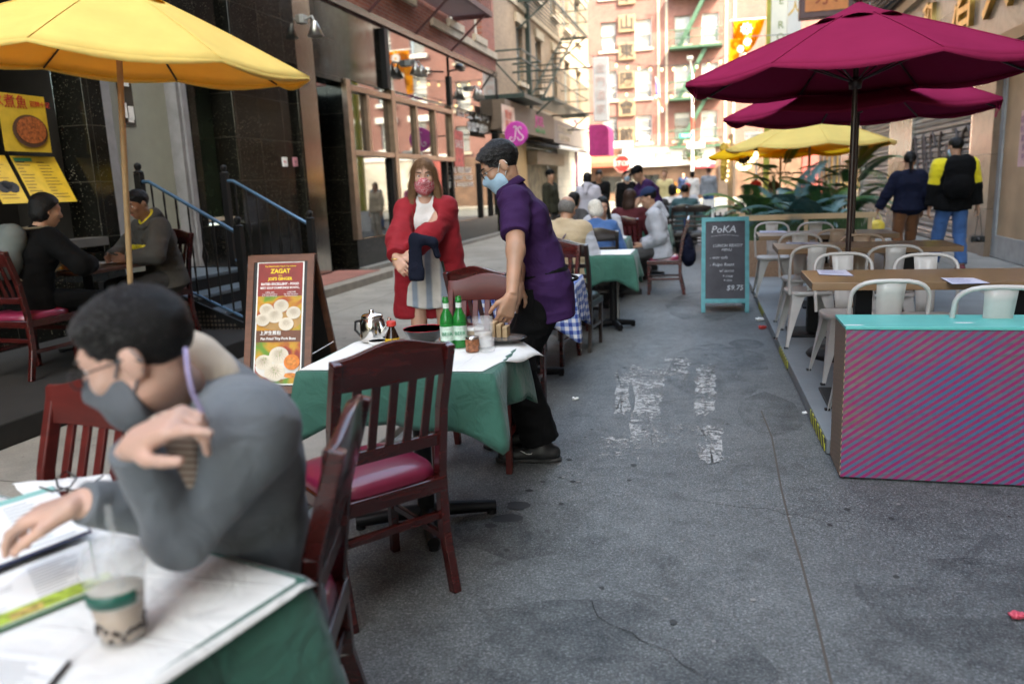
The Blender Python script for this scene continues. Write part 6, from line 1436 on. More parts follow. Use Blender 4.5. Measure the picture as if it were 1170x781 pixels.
dtable('table with blue gingham cloth behind the waiter', -1.38, 5.62, .85, .62, 3)
drape('blue and white gingham cloth hanging behind the waiter\'s legs', -1.38, 5.62, .748, .85, .62, 3, .30, 5, m_=GING)
sheet('table_paper', 'white paper on the blue gingham table', 'paper', (V((-1.80, 5.30, .756)), V((-.96, 5.34, .756)), V((-.97, 5.93, .756)), V((-1.8, 5.9, .756))), PAPER, .003)
# tables farther down
def ctable(lab, lab2, lab3, x, y, w, d, seed, rz=0):
    dtable(lab, x, y, w, d, rz); drape(lab2, x, y, .748, w, d, rz, .26, seed)
    if lab3: sheet('table_paper', lab3, 'paper', (V((x-w*.46, y-d*.46, .757)), V((x+w*.46, y-d*.46, .757)), V((x+w*.46, y+d*.46, .757)), V((x-w*.46, y+d*.46, .757))), PAPER, .004)
ctable('table beside the old man in the tan vest', 'green cloth on the table beside the old man', 'white paper on the table beside the old man', -.96, 7.78, .44, .6, 21, 2)
ctable('table between the black haired woman and the man in the blue cap', 'green cloth on the table in front of the blue cap man', 'white paper with food on the table in front of the blue cap man', -1.38, 9.72, .74, .62, 22)
ctable('table in front of the woman in the burgundy coat', 'green cloth beyond the blue cap man', None, -1.0, 12.0, .75, .7, 23)
ctable('far dining table before the seated group in the sun', 'pale green cloth on the far dining table in the sun', None, -.75, 17.1, 1.3, .7, 24)
c = V((-1.12, 9.58, .76)); t = thing('paper_cup', 'white paper cup on the green table by the blue cap man', 'cup', c); mb = MB(); mb.lathe([(0, 0), (.030, 0), (.040, .10), (.042, .102), (.038, .1), (.028, .006), (0, .005)], c, 18); mb.build('cup', PORC, t)
c = V((-1.45, 9.62, .76)); t = thing('plate', 'white plate piled with yellow fried noodles at the black haired woman', 'plate', c); MB().lathe([(0, 0), (.07, 0), (.12, .02), (.07, .006), (0, .005)], c, 20).build('dish', PORC, t); mb = MB(); mb.lathe([(0, .006), (.08, .01), (.06, .04), (0, .055)], c, 14); mb.build('food', mat('fried_noodles', (.5, .3, .06), .6, var=.5, vs=50), t)
t = tag(sheet('napkin', None, None, (V((-1.32, 9.5, .762)), V((-1.02, 9.45, .762)), V((-1.02, 9.75, .762)), V((-1.32, 9.8, .762))), PAPER, .03), 'crumpled white napkins heaped on the green table by the paper cup', 'napkin')

# left terrace table with food
dtable('brown table on the terrace between the two people eating', -5.12, 5.52, .74, .88, 0, .72, .2, wood('brown_laminate', (.12, .05, .03), .6, .3))
tz = .922
def plate(label, x, y, r, food=None, z=tz):
    c = V((x, y, z)); t = thing('plate', label, 'plate', c); MB().lathe([(0, 0), (r*.6, 0), (r, .016), (r*.6, .006), (0, .005)], c, 26).build('dish', PORC, t)
    if food: mb = MB(); mb.lathe([(0, .006), (r*.7, .012), (r*.62, .035), (r*.3, .05), (0, .055)], c, 18); mb.build('food', food, t)
YF_ = mat('yellow_rice', (.62, .42, .07), .6, var=.4, vs=60)
plate('white plate heaped with yellow food nearest the umbrella pole', -4.98, 5.36, .13, YF_); plate('empty white oval plate behind the heaped plate', -5.05, 5.72, .15)
plate('small plate of golden food in front of the person in black', -5.05, 5.12, .09, YF_)
c = V((-5.15, 5.18, tz)); t = thing('plastic_bag', 'white knotted plastic bag standing on the terrace table', 'bag', c); D = SDF(); D.el(c+V((0, 0, .07)), (.11, .09, .075)); D.rc(c+V((-.05, 0, .12)), c+V((-.10, .02, .27)), .03, .012, k=.04); D.rc(c+V((.02, 0, .12)), c+V((-.03, .05, .26)), .02, .01, k=.04); D.build('bag', mat('thin_white_plastic', (.66, .64, .6), .25), t, .01, disp=.018, ds=16)
c = V((-4.98, 4.98, tz)); t = thing('drink_cup', 'clear cup of orange tea beside the plastic bag', 'cup', c); MB().lathe([(0, 0), (.03, 0), (.038, .09), (0, .09)], c, 18).build('cup', mat('orange_tea', (.55, .28, .04), .1), t)

# ------------------------------------------------------------------ sandwich board sign
def aboard(label, x, y, rz, w, h, spread, fm, z, fw=.045, name='sandwich_board'):
    """two framed panels leaning together; front faces -Y before turning by rz. returns thing and a panel mapper"""
    t = thing(name, label, 'sandwich board', (x, y, z)); M_ = rot('Z', R(rz)); O = V((x, y, z))
    def mp(u, v, o=0, side=-1):      # u across -.5...5, v 0..1 up the panel, o outwards
        a = math.atan2(spread/2, h); n = V((0, side*math.cos(a), math.sin(a))); p = V((u*w, side*spread/2*(1-v), v*h)); return O + M_@(p+n*o)
    for side, nm in ((-1, 'front'), (1, 'rear')):
        mb = MB()
        for u0, u1, v0, v1 in ((-.5, -.5+fw/w, 0, 1), (.5-fw/w, .5, 0, 1), (-.5+fw/w, .5-fw/w, 1-fw/h, 1), (-.5+fw/w, .5-fw/w, .10, .10+fw/h)):
            pts = [mp(u0, v0, 0, side), mp(u1, v0, 0, side), mp(u1, v1, 0, side), mp(u0, v1, 0, side)]; nn = mp(0, 0, .022, side)-mp(0, 0, 0, side); mb.prism(pts, nn)
        mb.build(nm+'_frame', fm, t, bevel=.003)
        pts = [mp(-.5+fw/w, .10+fw/h, .004, side), mp(.5-fw/w, .10+fw/h, .004, side), mp(.5-fw/w, 1-fw/h, .004, side), mp(-.5+fw/w, 1-fw/h, .004, side)]
        MB().prism(pts, mp(0, 0, .01, side)-mp(0, 0, .0, side)).build(nm+'_panel', BLACK, t)
    for u in (-.49, .49): MB().tube([mp(u, .35, 0, -1), mp(u, .35, 0, 1)], .005, 6).build('hinge_bar', STEEL, t)
    return t, mp
BW, BH = .47, .99
bt, mp = aboard('wooden sandwich board with a soup dumpling poster on the pavement', -2.84, 4.80, 7, BW, BH, .66, FRAMEWOOD, SW)
s = NT('dumpling_poster_paper'); co = s.coord('Object'); f = s.noise(co, 4.5, 3, .5, .6)
s.set(Base_Color=s.ramp(f, [(.32, (.10, .02, .02)), (.42, (.36, .05, .02)), (.52, (.55, .30, .03)), (.62, (.12, .28, .03)), (.75, (.30, .04, .03))]), Roughness=.3); POSTP = s.m
up_ = (mp(0, 1)-mp(0, 0)).normalized(); rt_ = (mp(.5, 0)-mp(-.5, 0)).normalized(); nn_ = rt_.cross(up_)
def pq(u0, u1, v0, v1, o, m_, nm): return MB().prism([mp(u0, v0, o), mp(u1, v0, o), mp(u1, v1, o), mp(u0, v1, o)], nn_*.001*(1)).build(nm, m_, bt)
pq(-.355, .355, .155, .955, .0152, WHT, 'poster_border'); pq(-.335, .335, .163, .947, .0168, POSTP, 'poster')
pq(-.335, .335, .73, .947, .0184, mat('maroon_print', (.24, .03, .025), .35, var=.3), 'poster_heading'); pq(-.335, .335, .43, .505, .0184, mat('maroon_green_print', (.16, .06, .03), .35, var=.4), 'poster_band')
def pt(body_, v, size, m_, u=0, al='CENTER', b=0): text('lettering', body_, mp(u, v, .0205), rt_, up_, size*.83, m_, bt, .0004, al, bold=b)
pt('Top Rated Online Yelp & Trip Advisor', .925, .017, YLW, b=.0002); pt('ZAGAT', .892, .050, YLW, b=.0012); pt('2020', .864, .016, YLW); pt("JOE'S GINGER", .842, .033, YLW, b=.0008)
pt('RATED EXCELLENT - FOOD', .808, .026, WHT, b=.0008); pt('BEST SOUP DUMPLINGS IN NYC.', .783, .023, WHT, b=.0006)
pt('小籠包 湯包\nCrab Meat Dumplings\nPork Soup Dumplings', .742, .0145, WHT, -.15); pt('上海菜 粉麵\nPan Fried Dumplings\nTiny Steamed Buns', .742, .0145, WHT, .17)
pt('上海生煎包', .488, .036, WHT, -.12, b=.0006); pt('Pan Fried Tiny Pork Buns', .452, .029, WHT, b=.0006)
DOUGH = [mat('dough_light', (.66, .59, .48), .5, var=.15), mat('dough_shade', (.40, .32, .23), .5, var=.05), mat('chive_print', (.12, .28, .04), .5), mat('basket_print', (.42, .24, .08), .5, var=.3), mat('broth_print', (.62, .22, .04), .4, var=.4, vs=40)]
def dump(u, v, r, o, k_=0):
    r *= .81
    c = mp(u, v, o); mb = MB(); n = 28
    P_ = lambda a, f: c + rt_*(r*f*math.cos(a)*1.05) + up_*(r*f*math.sin(a)*.88 + (r*.30*(1-f)))
    mb.add([c+up_*r*.5+nn_*.0012]+[P_(2*math.pi*i/n, 1) for i in range(n)], [(0, 1+i, 1+(i+1) % n) for i in range(n)])
    mb.build('dumpling_picture', DOUGH[0], bt)
    mb = MB()
    for i in range(15):
        a = 2*math.pi*i/15+.2; mb.quad(c+up_*r*.5+nn_*.0018, P_(a, .35)+nn_*.0014, P_(a+.13, .85)+nn_*.0014, P_(a+.20, .35)+nn_*.0014)
    mb.build('pleat_picture', DOUGH[1], bt)
    if k_:
        mb = MB(); r_ = random.Random(int(u*100))
        for i in range(6): p = c+rt_*r_.uniform(-.3, .3)*r+up_*r_.uniform(-.2, .5)*r+nn_*.0024; mb.quad(p, p+rt_*.006, p+rt_*.006+up_*.005, p+up_*.005)
        mb.build('chive_picture', DOUGH[2], bt)
def disc(u, v, r, sy, o, m_, nm):
    r *= .81; c = mp(u, v, o); MB().add([c+rt_*r*math.cos(i*.2618)+up_*r*sy*math.sin(i*.2618) for i in range(24)], [tuple(range(24))]).build(nm, m_, bt)
disc(.02, .565, .185, .42, .0186, DOUGH[3], 'basket_picture')
for i, (u, v, r) in enumerate(((-.19, .640, .060), (.03, .665, .062), (.22, .618, .060), (-.06, .600, .068), (-.235, .575, .060), (.12, .545, .062))): dump(u, v, r, .0200+i*.0016)
disc(.0, .27, .190, .55, .0186, mat('white_plate_print', (.66, .64, .6), .4), 'plate_picture')
for i, (u, v, r) in enumerate(((.02, .345, .080), (-.20, .300, .070), (-.03, .235, .085))): dump(u, v, r, .0200+i*.0016, 1)
disc(.22, .30, .068, .95, .0250, mat('orange_bun', (.66, .20, .03), .35, var=.2, vs=30), 'bun_picture'); disc(.22, .305, .038, .9, .0262, DOUGH[4], 'bun_filling_picture'); disc(.20, .215, .06, .35, .0215, DOUGH[4], 'sauce_picture')
# chalkboard
cb, mq = aboard('teal framed chalkboard standing on the road in front of the white chairs', .13, 8.98, 1, .50, 1.0, .62, TEALWOOD, 0, .042, 'chalkboard')
up2 = (mq(0, 1)-mq(0, 0)).normalized(); rt2 = (mq(.5, 0)-mq(-.5, 0)).normalized()
MB().prism([mq(-.41, .145, .0145), mq(.41, .145, .0145), mq(.41, .955, .0145), mq(-.41, .955, .0145)], rt2.cross(up2)*.001).build('slate', mat('slate_black', (.045, .042, .05), .7, var=.35, vs=4), cb)
CH_ = mat('chalk', (.50, .52, .54), .9, var=.3, vs=40)
for b_, v, sz, u, sh_ in (('PoKA', .87, .085, -.04, .2), ('LUNCH READY', .70, .035, .05, .1), ('MENU', .655, .03, .03, .1), ('- wor tofs', .575, .036, -.14, .2), ('- Pulpo Roast', .50, .036, -.07, .2), ('w/ sauces', .435, .03, .03, .2), ('+ soup', .38, .03, .05, .2), ('+ rice', .335, .028, .05, .2), ('$9.75', .255, .06, .20, .2)): text('lettering', b_, mq(u, v, .018), rt2, up2, sz*1.3, CH_, cb, .0006, shear=sh_)
mb = MB(); mb.tube([mq(-.3, .80, .018), mq(0, .815, .018), mq(.28, .80, .018)], .0018, 4); mb.build('chalk_line', CH_, cb)
# ------------------------------------------------------------------ right side: deck, barrier, metal chairs
DZ = .085
mb = MB(); mb.prism([(.585, 4.17, .004), (2.93, 4.17, .004), (2.93, 11.1, .004), (.46, 11.1, .004)], (0, 0, DZ-.004)); struct(mb, 'dining_deck', mat('grey_deck_paint', (.19, .21, .22), .55, var=.22, vs=1.6, bump=.15, bs=30), bevel=.006)
# hazard tape pieces on its kerb
HZ = NT('hazard_tape'); co = HZ.coord('World', (1, 1, 1), (R(45), 0, 0)); wv = HZ.n('ShaderNodeTexWave', wave_type='BANDS', bands_direction='Y', wave_profile='SAW'); wv.inputs['Scale'].default_value = 4.5; HZ.l(co, wv.inputs['Vector'])
HZ.set(Base_Color=HZ.ramp(wv.outputs['Fac'], [(.0, (.62, .62, .04)), (.5, (.02, .02, .02))], 'CONSTANT'), Roughness=.5); HZ = HZ.m
for i, (y0, y1) in enumerate(((4.2, 4.75), (6.0, 6.6), (8.3, 8.9))):
    x0 = .585-(y0-4.17)*.018; x1 = .585-(y1-4.17)*.018
    o = MB().prism([(x0-.006, y0, .012), (x1-.006, y1, .012), (x1-.006, y1, .078), (x0-.006, y0, .078)], (.004, 0, 0)).build('hazard_tape', HZ); tag(o, ('yellow and black hazard tape on the deck edge nearest the striped barrier', 'middle piece of yellow hazard tape on the grey deck edge', 'farthest piece of yellow hazard tape on the deck edge by the chalkboard')[i], 'tape')
# striped barrier box
br = thing('barrier', 'plywood barrier box with magenta and blue diagonal stripes and a turquoise top', 'barrier', (.6, 3.85, 0))
bx0, bx1, by0, by1, bz = .605, 2.45, 3.83, 4.15, .73
ST = NT('diagonal_stripes'); co = ST.coord('World', (1, 1, 1), (0, R(38), 0)); wv = ST.n('ShaderNodeTexWave', wave_type='BANDS', bands_direction='Z', wave_profile='SIN'); wv.inputs['Scale'].default_value = 10.8; wv.inputs['Distortion'].default_value = .04; ST.l(co, wv.inputs['Vector'])
wrn = ST.ramp(ST.noise(ST.coord('World'), 2.2, 6, .7), [(.40, 0.1), (.66, .85)]); ply = ST.ramp(ST.noise(ST.coord('World', (1, 1, 18)), 3, 5), [(.3, (.13, .08, .055)), (.7, (.24, .16, .11))])
blu = ST.mix(wrn, (.04, .11, .23), ply); mag = ST.mix(ST.ramp(ST.noise(ST.coord('World'), 30, 3), [(.35, .25), (.6, 0.0)]), (.26, .012, .11), (.18, .10, .09))
ST.set(Base_Color=ST.mix(ST.ramp(wv.outputs['Fac'], [(.46, 0.0), (.54, 1.0)]), blu, mag), Roughness=.35, Coat_Weight=.3, Coat_Roughness=.25); ST = ST.m
MB().box((bx0, by0, .012), (bx1, by0+.018, bz-.002)).build('front_panel', ST, br)
s = NT('wood_grain_stripes'); co = s.coord('World', (1, 1, 1), (R(50), 0, 0)); wv = s.n('ShaderNodeTexWave', wave_type='BANDS', bands_direction='Z', wave_profile='SIN'); wv.inputs['Scale'].default_value = 16; s.l(co, wv.inputs['Vector'])
s.set(Base_Color=s.ramp(wv.outputs['Fac'], [(.4, (.05, .035, .03)), (.6, (.36, .24, .15))]), Roughness=.5); ENDM = s.m
MB().box((bx0-.004, by0+.003, .012), (bx0+.012, by1, bz-.002)).build('end_panel', ENDM, br); mb = MB(); mb.box((bx0+.013, by1-.018, .012), (bx1, by1-.003, bz-.002)); mb.box((bx1-.018, by0+.019, .012), (bx1-.001, by1-.019, bz-.002)); mb.build('back_panel', ENDM, br)
MB().box((bx0-.006, by0-.004, bz), (bx1, by1+.004, bz+.016)).build('top', TEAL, br, bevel=.003); MB().box((bx0+.02, by0+.02, 0), (bx1-.02, by1-.02, .012)).build('foot', BLACKRUB, br)
mb = MB()
for x_, y_ in ((.64, .03), (1.12, .1), (1.5, .05)): mb.quad(*[V((x_+.035*math.cos(i)*1.4, by0+y_+.012*math.sin(i), bz+.0165)) for i in range(6)])
mb.build('scuffed_patch', WHT, br)
# Tolix style chair
def metal_chair(label, m_):
    t = thing('metal_chair', label, 'chair'); SH, HT, hw = .445, .815, .185
    mb = MB(); vs = []; n = 32
    for z_, e in ((SH-.03, 1.0), (SH-.004, 1.0), (SH, .975), (SH-.006, .80), (SH-.008, .4)):
        for i in range(n):
            a = 2*math.pi*i/n; cx, cy = math.cos(a), math.sin(a); q = (abs(cx)**4+abs(cy)**4)**(-.25); vs.append((cx*q*.178*e, cy*q*.172*e, z_))
    vs.append((0, 0, SH-.009)); fs = [(j*n+i, j*n+(i+1) % n, (j+1)*n+(i+1) % n, (j+1)*n+i) for j in range(4) for i in range(n)]+[(4*n+i, 4*n+(i+1) % n, 5*n) for i in range(n)]
    mb.add(vs, fs, True); mb.build('seat', m_, t, solid=.003)
    for sx in (-1, 1):
        for sy in (-1, 1):
            mb = MB(); top = V((sx*.150, sy*.145, SH-.03)); bot = V((sx*.205, sy*.205, 0)); a = V((-sx, 0, 0)); b = V((0, -sy, 0)); vs = []
            K = 9
            for k_ in range(K+1):
                f = k_/K; c = top.lerp(bot, f); wv_ = .075*(1-f)**1.3+.017; vs += [c+a*wv_, c+V((sx*.0, sy*.0, 0)), c+b*wv_]
            fs = []
            for k_ in range(K): fs += [(3*k_, 3*k_+1, 3*k_+4, 3*k_+3), (3*k_+1, 3*k_+2, 3*k_+5, 3*k_+4)]
            mb.add(vs, fs, False); l_ = mb.build('leg', m_, t, solid=.004, bevel=.003); MB().box((bot.x-.014*1, bot.y-.014, 0), (bot.x+.014, bot.y+.014, .012)).build('rubber_foot', BLACKRUB, l_)
    mb = MB()
    for sy in (-1, 1):
        for ax_ in (0, 1):
            pts = []; 
            for k_ in range(9): u = -1+2*k_/8; z_ = SH-.035-.055*abs(u)**2.2; pts += [((u*.150, sy*.149, SH-.02) if not ax_ else (sy*.154, u*.145, SH-.02)), ((u*.150, sy*.149, z_) if not ax_ else (sy*.154, u*.145, z_))]
            mb.add(pts, [(2*k_, 2*k_+2, 2*k_+3, 2*k_+1) for k_ in range(8)], False)
    mb.build('apron', m_, t, solid=.003)
    mb = MB(); pts = [(-.178, -.155, SH-.02), (-.186, -.175, .56), (-.188, -.200, .68)]
    for k_ in range(1, 12): a = math.pi-math.pi*k_/12; pts.append((.188*math.copysign(abs(math.cos(a))**.62, math.cos(a)), -.205-.035*math.sin(a), .70+.112*abs(math.sin(a))**.75))
    pts += [(.188, -.200, .68), (.186, -.175, .56), (.178, -.155, SH-.02)]; mb.tube(pts, .0115, 10); mb.build('back_hoop', m_, t)
    mb = MB(); vs = []
    for k_ in range(7): f = k_/6; w_ = .052+.018*f; y_ = -.165-.072*f; z_ = SH+.004+(HT-SH-.012)*f; vs += [(-w_, y_, z_), (-w_*.33, y_-.006, z_), (w_*.33, y_-.006, z_), (w_, y_, z_)]
    mb.add(vs, [(4*k_+j, 4*k_+j+1, 4*k_+j+5, 4*k_+j+4) for k_ in range(6) for j in range(3)], True); mb.build('splat', m_, t, solid=.003)
    return t
GRP = 'white metal chairs on the deck'
mc = metal_chair('white metal chair behind the left end of the striped barrier, back to the camera', CHAIRWHITE); mc['group'] = GRP
mt = metal_chair('tan enamelled metal chair on the far side of the middle wooden table', CHAIRTAN); mt['group'] = 'tan metal chairs on the deck'
def pm(t, px, py, fa, label=None, copy=True, hz=.9):
    g = G(px, py, hz); a = R(fa); d = V((math.cos(a), math.sin(a), 0)); loc = g+d*.235; loc.z = DZ
    if copy: c = copy_thing(t, loc, R(fa-90), label)
    else: t.location = loc; t.rotation_euler = (0, 0, R(fa-90)); WLOC[t.name] = V(loc); c = t
    return c
pm(mc, 1019, 320, 92, copy=False)
pm(mc, 1145, 327, 88, 'white metal chair cut by the right edge of the picture behind the barrier')
pm(mc, 963, 289, -84, 'white metal chair facing the camera at the left end of the nearest wooden table')
pm(mc, 1058, 290, -92, 'white metal chair facing the camera at the middle of the nearest wooden table')
pm(mc, 934, 280, 97, 'white metal chair with its back to the camera at the left of the middle table')
pm(mc, 1024, 280, 88, 'white metal chair with its back to the camera at the right of the middle table')
pm(mc, 914, 267, -86, 'white metal chair on the far side of the middle wooden table, left end')
pm(mt, 985, 267.5, -90, copy=False)
pm(mc, 882, 254, -88, 'white metal chair at the far left of the farthest wooden table')
pm(mc, 932, 254, -92, 'white metal chair at the far side of the farthest table, in front of the palms')
pm(mt, 957, 262, 90, 'tan metal chair near the umbrella poles at the farthest table')
def wtable(label, x0, x1, y0, y1, z):
    t = thing('wooden_table', label, 'table', ((x0+x1)/2, (y0+y1)/2, DZ))
    MB().box((x0, y0, z-.045), (x1, y1, z)).build('tabletop', TABLEWOOD, t, bevel=.004)
    for x in (x0+.32, x1-.32) if x1-x0 > 1.3 else ((x0+x1)/2,):
        MB().box((x-.045, (y0+y1)/2-.045, DZ+.02), (x+.045, (y0+y1)/2+.045, z-.047)).build('leg', BLACKIRON, t); mb = MB(); mb.box((x-.20, (y0+y1)/2-.22, DZ), (x+.20, (y0+y1)/2+.22, DZ+.018)); mb.build('base', BLACKIRON, t, bevel=.006)
    return t
TOPZ2 = DZ+.755
wtable('nearest oak plank table on the deck holding two paper menus', .545, 1.98, 4.66, 5.27, TOPZ2)
wtable('middle oak plank table on the deck by the umbrella poles', .52, 1.9, 6.80, 7.42, TOPZ2)
wtable('farthest oak plank table on the deck in front of the palms', .45, 1.75, 8.30, 8.95, TOPZ2)
def pmenu(label, cs, z, m_):
    P_ = [G(x, y, z) for x, y in cs]; t = thing('paper_menu', label, 'menu', sum(P_, V())/4); c = sum(P_, V())/4
    MB().prism([c+(p-c)*1.02+V((0, 0, .001)) for p in P_], (0, 0, .002)).build('backing', mat('dark_blue_board', (.03, .04, .10), .5), t); MB().prism([p+V((0, 0, .0032)) for p in P_], (0, 0, .0008)).build('sheet', m_, t)
    a, b, _, d = P_; mb = MB(); r_ = random.Random(len(label))
    for i in range(9): p = a+(b-a)*.1+(d-a)*(.12+i*.09)+V((0, 0, .0042)); L_ = r_.uniform(.4, .8); mb.quad(p, p+(b-a)*L_, p+(b-a)*L_+(d-a)*.03, p+(d-a)*.03)
    mb.build('printed_lines', mat('blue_print', (.25, .27, .45), .6), t)
LAV = mat('lavender_paper', (.62, .62, .74), .6, var=.03)
pmenu('lavender paper menu on the right part of the nearest wooden table', ((1075, 318), (1112, 318), (1131, 324), (1088, 325)), TOPZ2, LAV)
pmenu('white paper menu at the left end of the nearest wooden table', ((933, 309), (966, 309), (975, 315.5), (936, 314)), TOPZ2, LAV)
pmenu('white paper menu lying on the middle wooden table', ((898, 277), (934, 277), (940, 279.5), (899, 279)), TOPZ2, LAV)
pmenu('white paper menu lying on the farthest wooden table', ((868, 264), (896, 264), (900, 266), (868, 266)), TOPZ2, LAV)
# umbrellas
def umbrella(label, x, y, zbase, zrim, ztop, rad, m1, polem, spin=0, zhub=None, nrib=8, group=None, two=True, sag=.03, strap=True, ribm=None, thin=.019):
    t = thing('umbrella', label, 'umbrella', (x, y, zbase)); O = V((x, y, 0)); ribm = ribm or polem
    if group: t['group'] = group
    def pnt(a, f, o=0): 
        r = rad*f; z_ = ztop+(zrim-ztop)*f**1.12; return O+V((r*math.cos(a), r*math.sin(a), z_+o))
    vs = []; fs = []; K = 10; sub = 6; n = nrib*sub
    for j in range(1, K+1):
        f = .12+.88*j/K if True else 1
        for i in range(n):
            a = spin+2*math.pi*i/n; u = (i % sub)/sub; dent = math.sin(math.pi*u); al = math.cos(math.pi/nrib)/math.cos((u-.5)*2*math.pi/nrib)
            p = pnt(a, f*1.0); rr = al/ (math.cos(math.pi/nrib)/math.cos(.5*2*math.pi/nrib)) 
            p = O+V(((p.x-x)*rr, (p.y-y)*rr, p.z-sag*dent*f)); vs.append(p)
    for j in range(K-1):
        for i in range(n): fs.append((j*n+i, j*n+(i+1) % n, (j+1)*n+(i+1) % n, (j+1)*n+i))
    mb = MB(); mb.add(vs, fs, True)
    for i in range(0, n, sub): mb.tube([vs[j*n+i]+V((0, 0, .003)) for j in range(K)], .0035, 5, caps=False)
    low = vs[-n:]; drop = [p+V(((p.x-x)*.004, (p.y-y)*.004, -.022-.02*math.sin(math.pi*((i % sub)/sub)))) for i, p in enumerate(low)]
    mb.add(low+drop, [(i, (i+1) % n, n+(i+1) % n, n+i) for i in range(n)], True)
    cn = mb.build('canopy', m1, t, solid=.002)
    mb = MB(); vs = [O+V((0, 0, ztop+.045))]; fs = []
    for j in (1, 2, 3):
        for i in range(n): a = spin+2*math.pi*i/n; u = (i % sub)/sub; f = .085*j; p = pnt(a, f, .03); p.z += -.012*j+ (.022*math.sin(math.pi*u) if j == 3 else .004*math.sin(math.pi*u)); vs.append(p)
    fs = [(0, 1+i, 1+(i+1) % n) for i in range(n)]+[(1+j*n+i, 1+j*n+(i+1) % n, 1+(j+1)*n+(i+1) % n, 1+(j+1)*n+i) for j in range(2) for i in range(n)]
    mb.add(vs, fs, True); mb.build('vent', m1, cn, solid=.002)
    mb = MB(); mb.tube([(x, y, zbase+.03), (x, y, ztop+.03)], thin, 14); mb.lathe([(.02, 0), (.03, .02), (0, .07)], (x, y, ztop+.04), 12); mb.build('pole', polem, t)
    zh = zhub or (zrim+ztop)/2-.16; mb = MB(); mb.lathe([(thin+.002, -.05), (thin+.022, -.045), (thin+.028, 0), (thin+.02, .03), (thin+.002, .035)], (x, y, zh), 14); mb.build('hub', ribm, t)
    for i in range(nrib):
        a = spin+2*math.pi*i/nrib; mb = MB(); mb.tube([pnt(a, .02, -.035), pnt(a, .5, -.022), pnt(a, .985, -.018)], .008, 6); rb = mb.build('rib', ribm, t)
        mb = MB(); mb.tube([O+V((thin*math.cos(a), thin*math.sin(a), zh)), pnt(a, .52, -.03)], .0065, 6); mb.build('strut', ribm, rb)
    MB().lathe([(0, 0), (.26, 0), (.27, .015), (.25, .04), (.05, .06), (.035, .16), (0, .16)], (x, y, zbase), 28).build('base', BLACKIRON, t)
    if strap:
        a = spin+2*math.pi*strap/nrib; p = pnt(a, .96, -.02); mb = MB()
        for dx in (0, .02): mb.tube([p+V((dx, 0, 0)), p+V((dx+.01, 0, -.07)), p+V((dx*.4, 0, -.15))], .004, 5)
        mb.build('tie_strap', m1, cn)
    return t
BROWNPOLE = mat('dark_brown_pole', (.03, .014, .012), .35); TANPOLE = mat('tan_wood_pole', (.42, .28, .14), .45)
umbrella('nearer magenta umbrella rising in front of the middle wooden table', .965, 6.20, DZ, 2.10, 2.55, 1.19, MAGENTACANVAS, BROWNPOLE, R(13), 2.06, strap=4)
umbrella('farther magenta umbrella partly hidden below the nearer one', 1.30, 8.15, DZ, 1.98, 2.46, 1.22, MAGENTACANVAS, BROWNPOLE, R(8), 2.02, strap=7)
uy = umbrella('pale yellow umbrella over the two people eating at the left', -4.34, 5.02, .2, 2.42, 2.96, 1.32, YELLOWPALE, TANPOLE, R(20), 2.50, strap=0, ribm=mat('dark_hub', (.06, .04, .03), .5), thin=.021)
uy.rotation_mode = 'QUATERNION'; uy.rotation_quaternion = V((0, 0, 1)).rotation_difference(V((.11, -.01, 1)))
umbrella('bright yellow umbrella over the palms, closest to the magenta ones', 1.46, 13.4, 0, 1.86, 2.32, 1.28, YELLOWPALE, TANPOLE, R(5), 1.92, strap=0)
umbrella('second bright yellow umbrella, farther and left of the other over the palms', 1.20, 15.6, 0, 1.80, 2.28, 1.32, YELLOWCANVAS, TANPOLE, R(12), 1.86, strap=0)
# small litter
for i, (px, py, m_, lb, sz) in enumerate(((657, 456, WHT, 'crumpled white tissue on the road right of the waiter\'s shoe', .022), (603, 497, RED, 'red scrap of wrapper under the waiter\'s foot', .045), (868, 366, WHT, 'white paper scrap lying along the deck edge', .05), (871, 375, RED, 'red wrapper scrap on the road by the deck edge', .04), (1162, 705, mat('pink_wrapper', (.6, .08, .12), .4), 'pink wrapper on the asphalt at the lower right', .028), (919, 472, WHT, 'tiny white scrap on the asphalt near the barrier', .014), (723, 369, WHT, 'white scrap in the middle of the road before the chalkboard', .022))):
    c = G(px, py, .004); D = SDF(); D.el(c+V((0, 0, sz*.28)), (sz*.8, sz*.5, sz*.28)); D.rc(c+V((-sz*.5, 0, sz*.2)), c+V((sz*.6, sz*.3, sz*.25)), sz*.2)
    o = D.build('litter', m_, thing('_t', None, None), max(.002, sz*.12), disp=sz*.35, ds=70); par = o.parent; o.parent = None; bpy.data.objects.remove(par); tag(o, lb, 'litter')

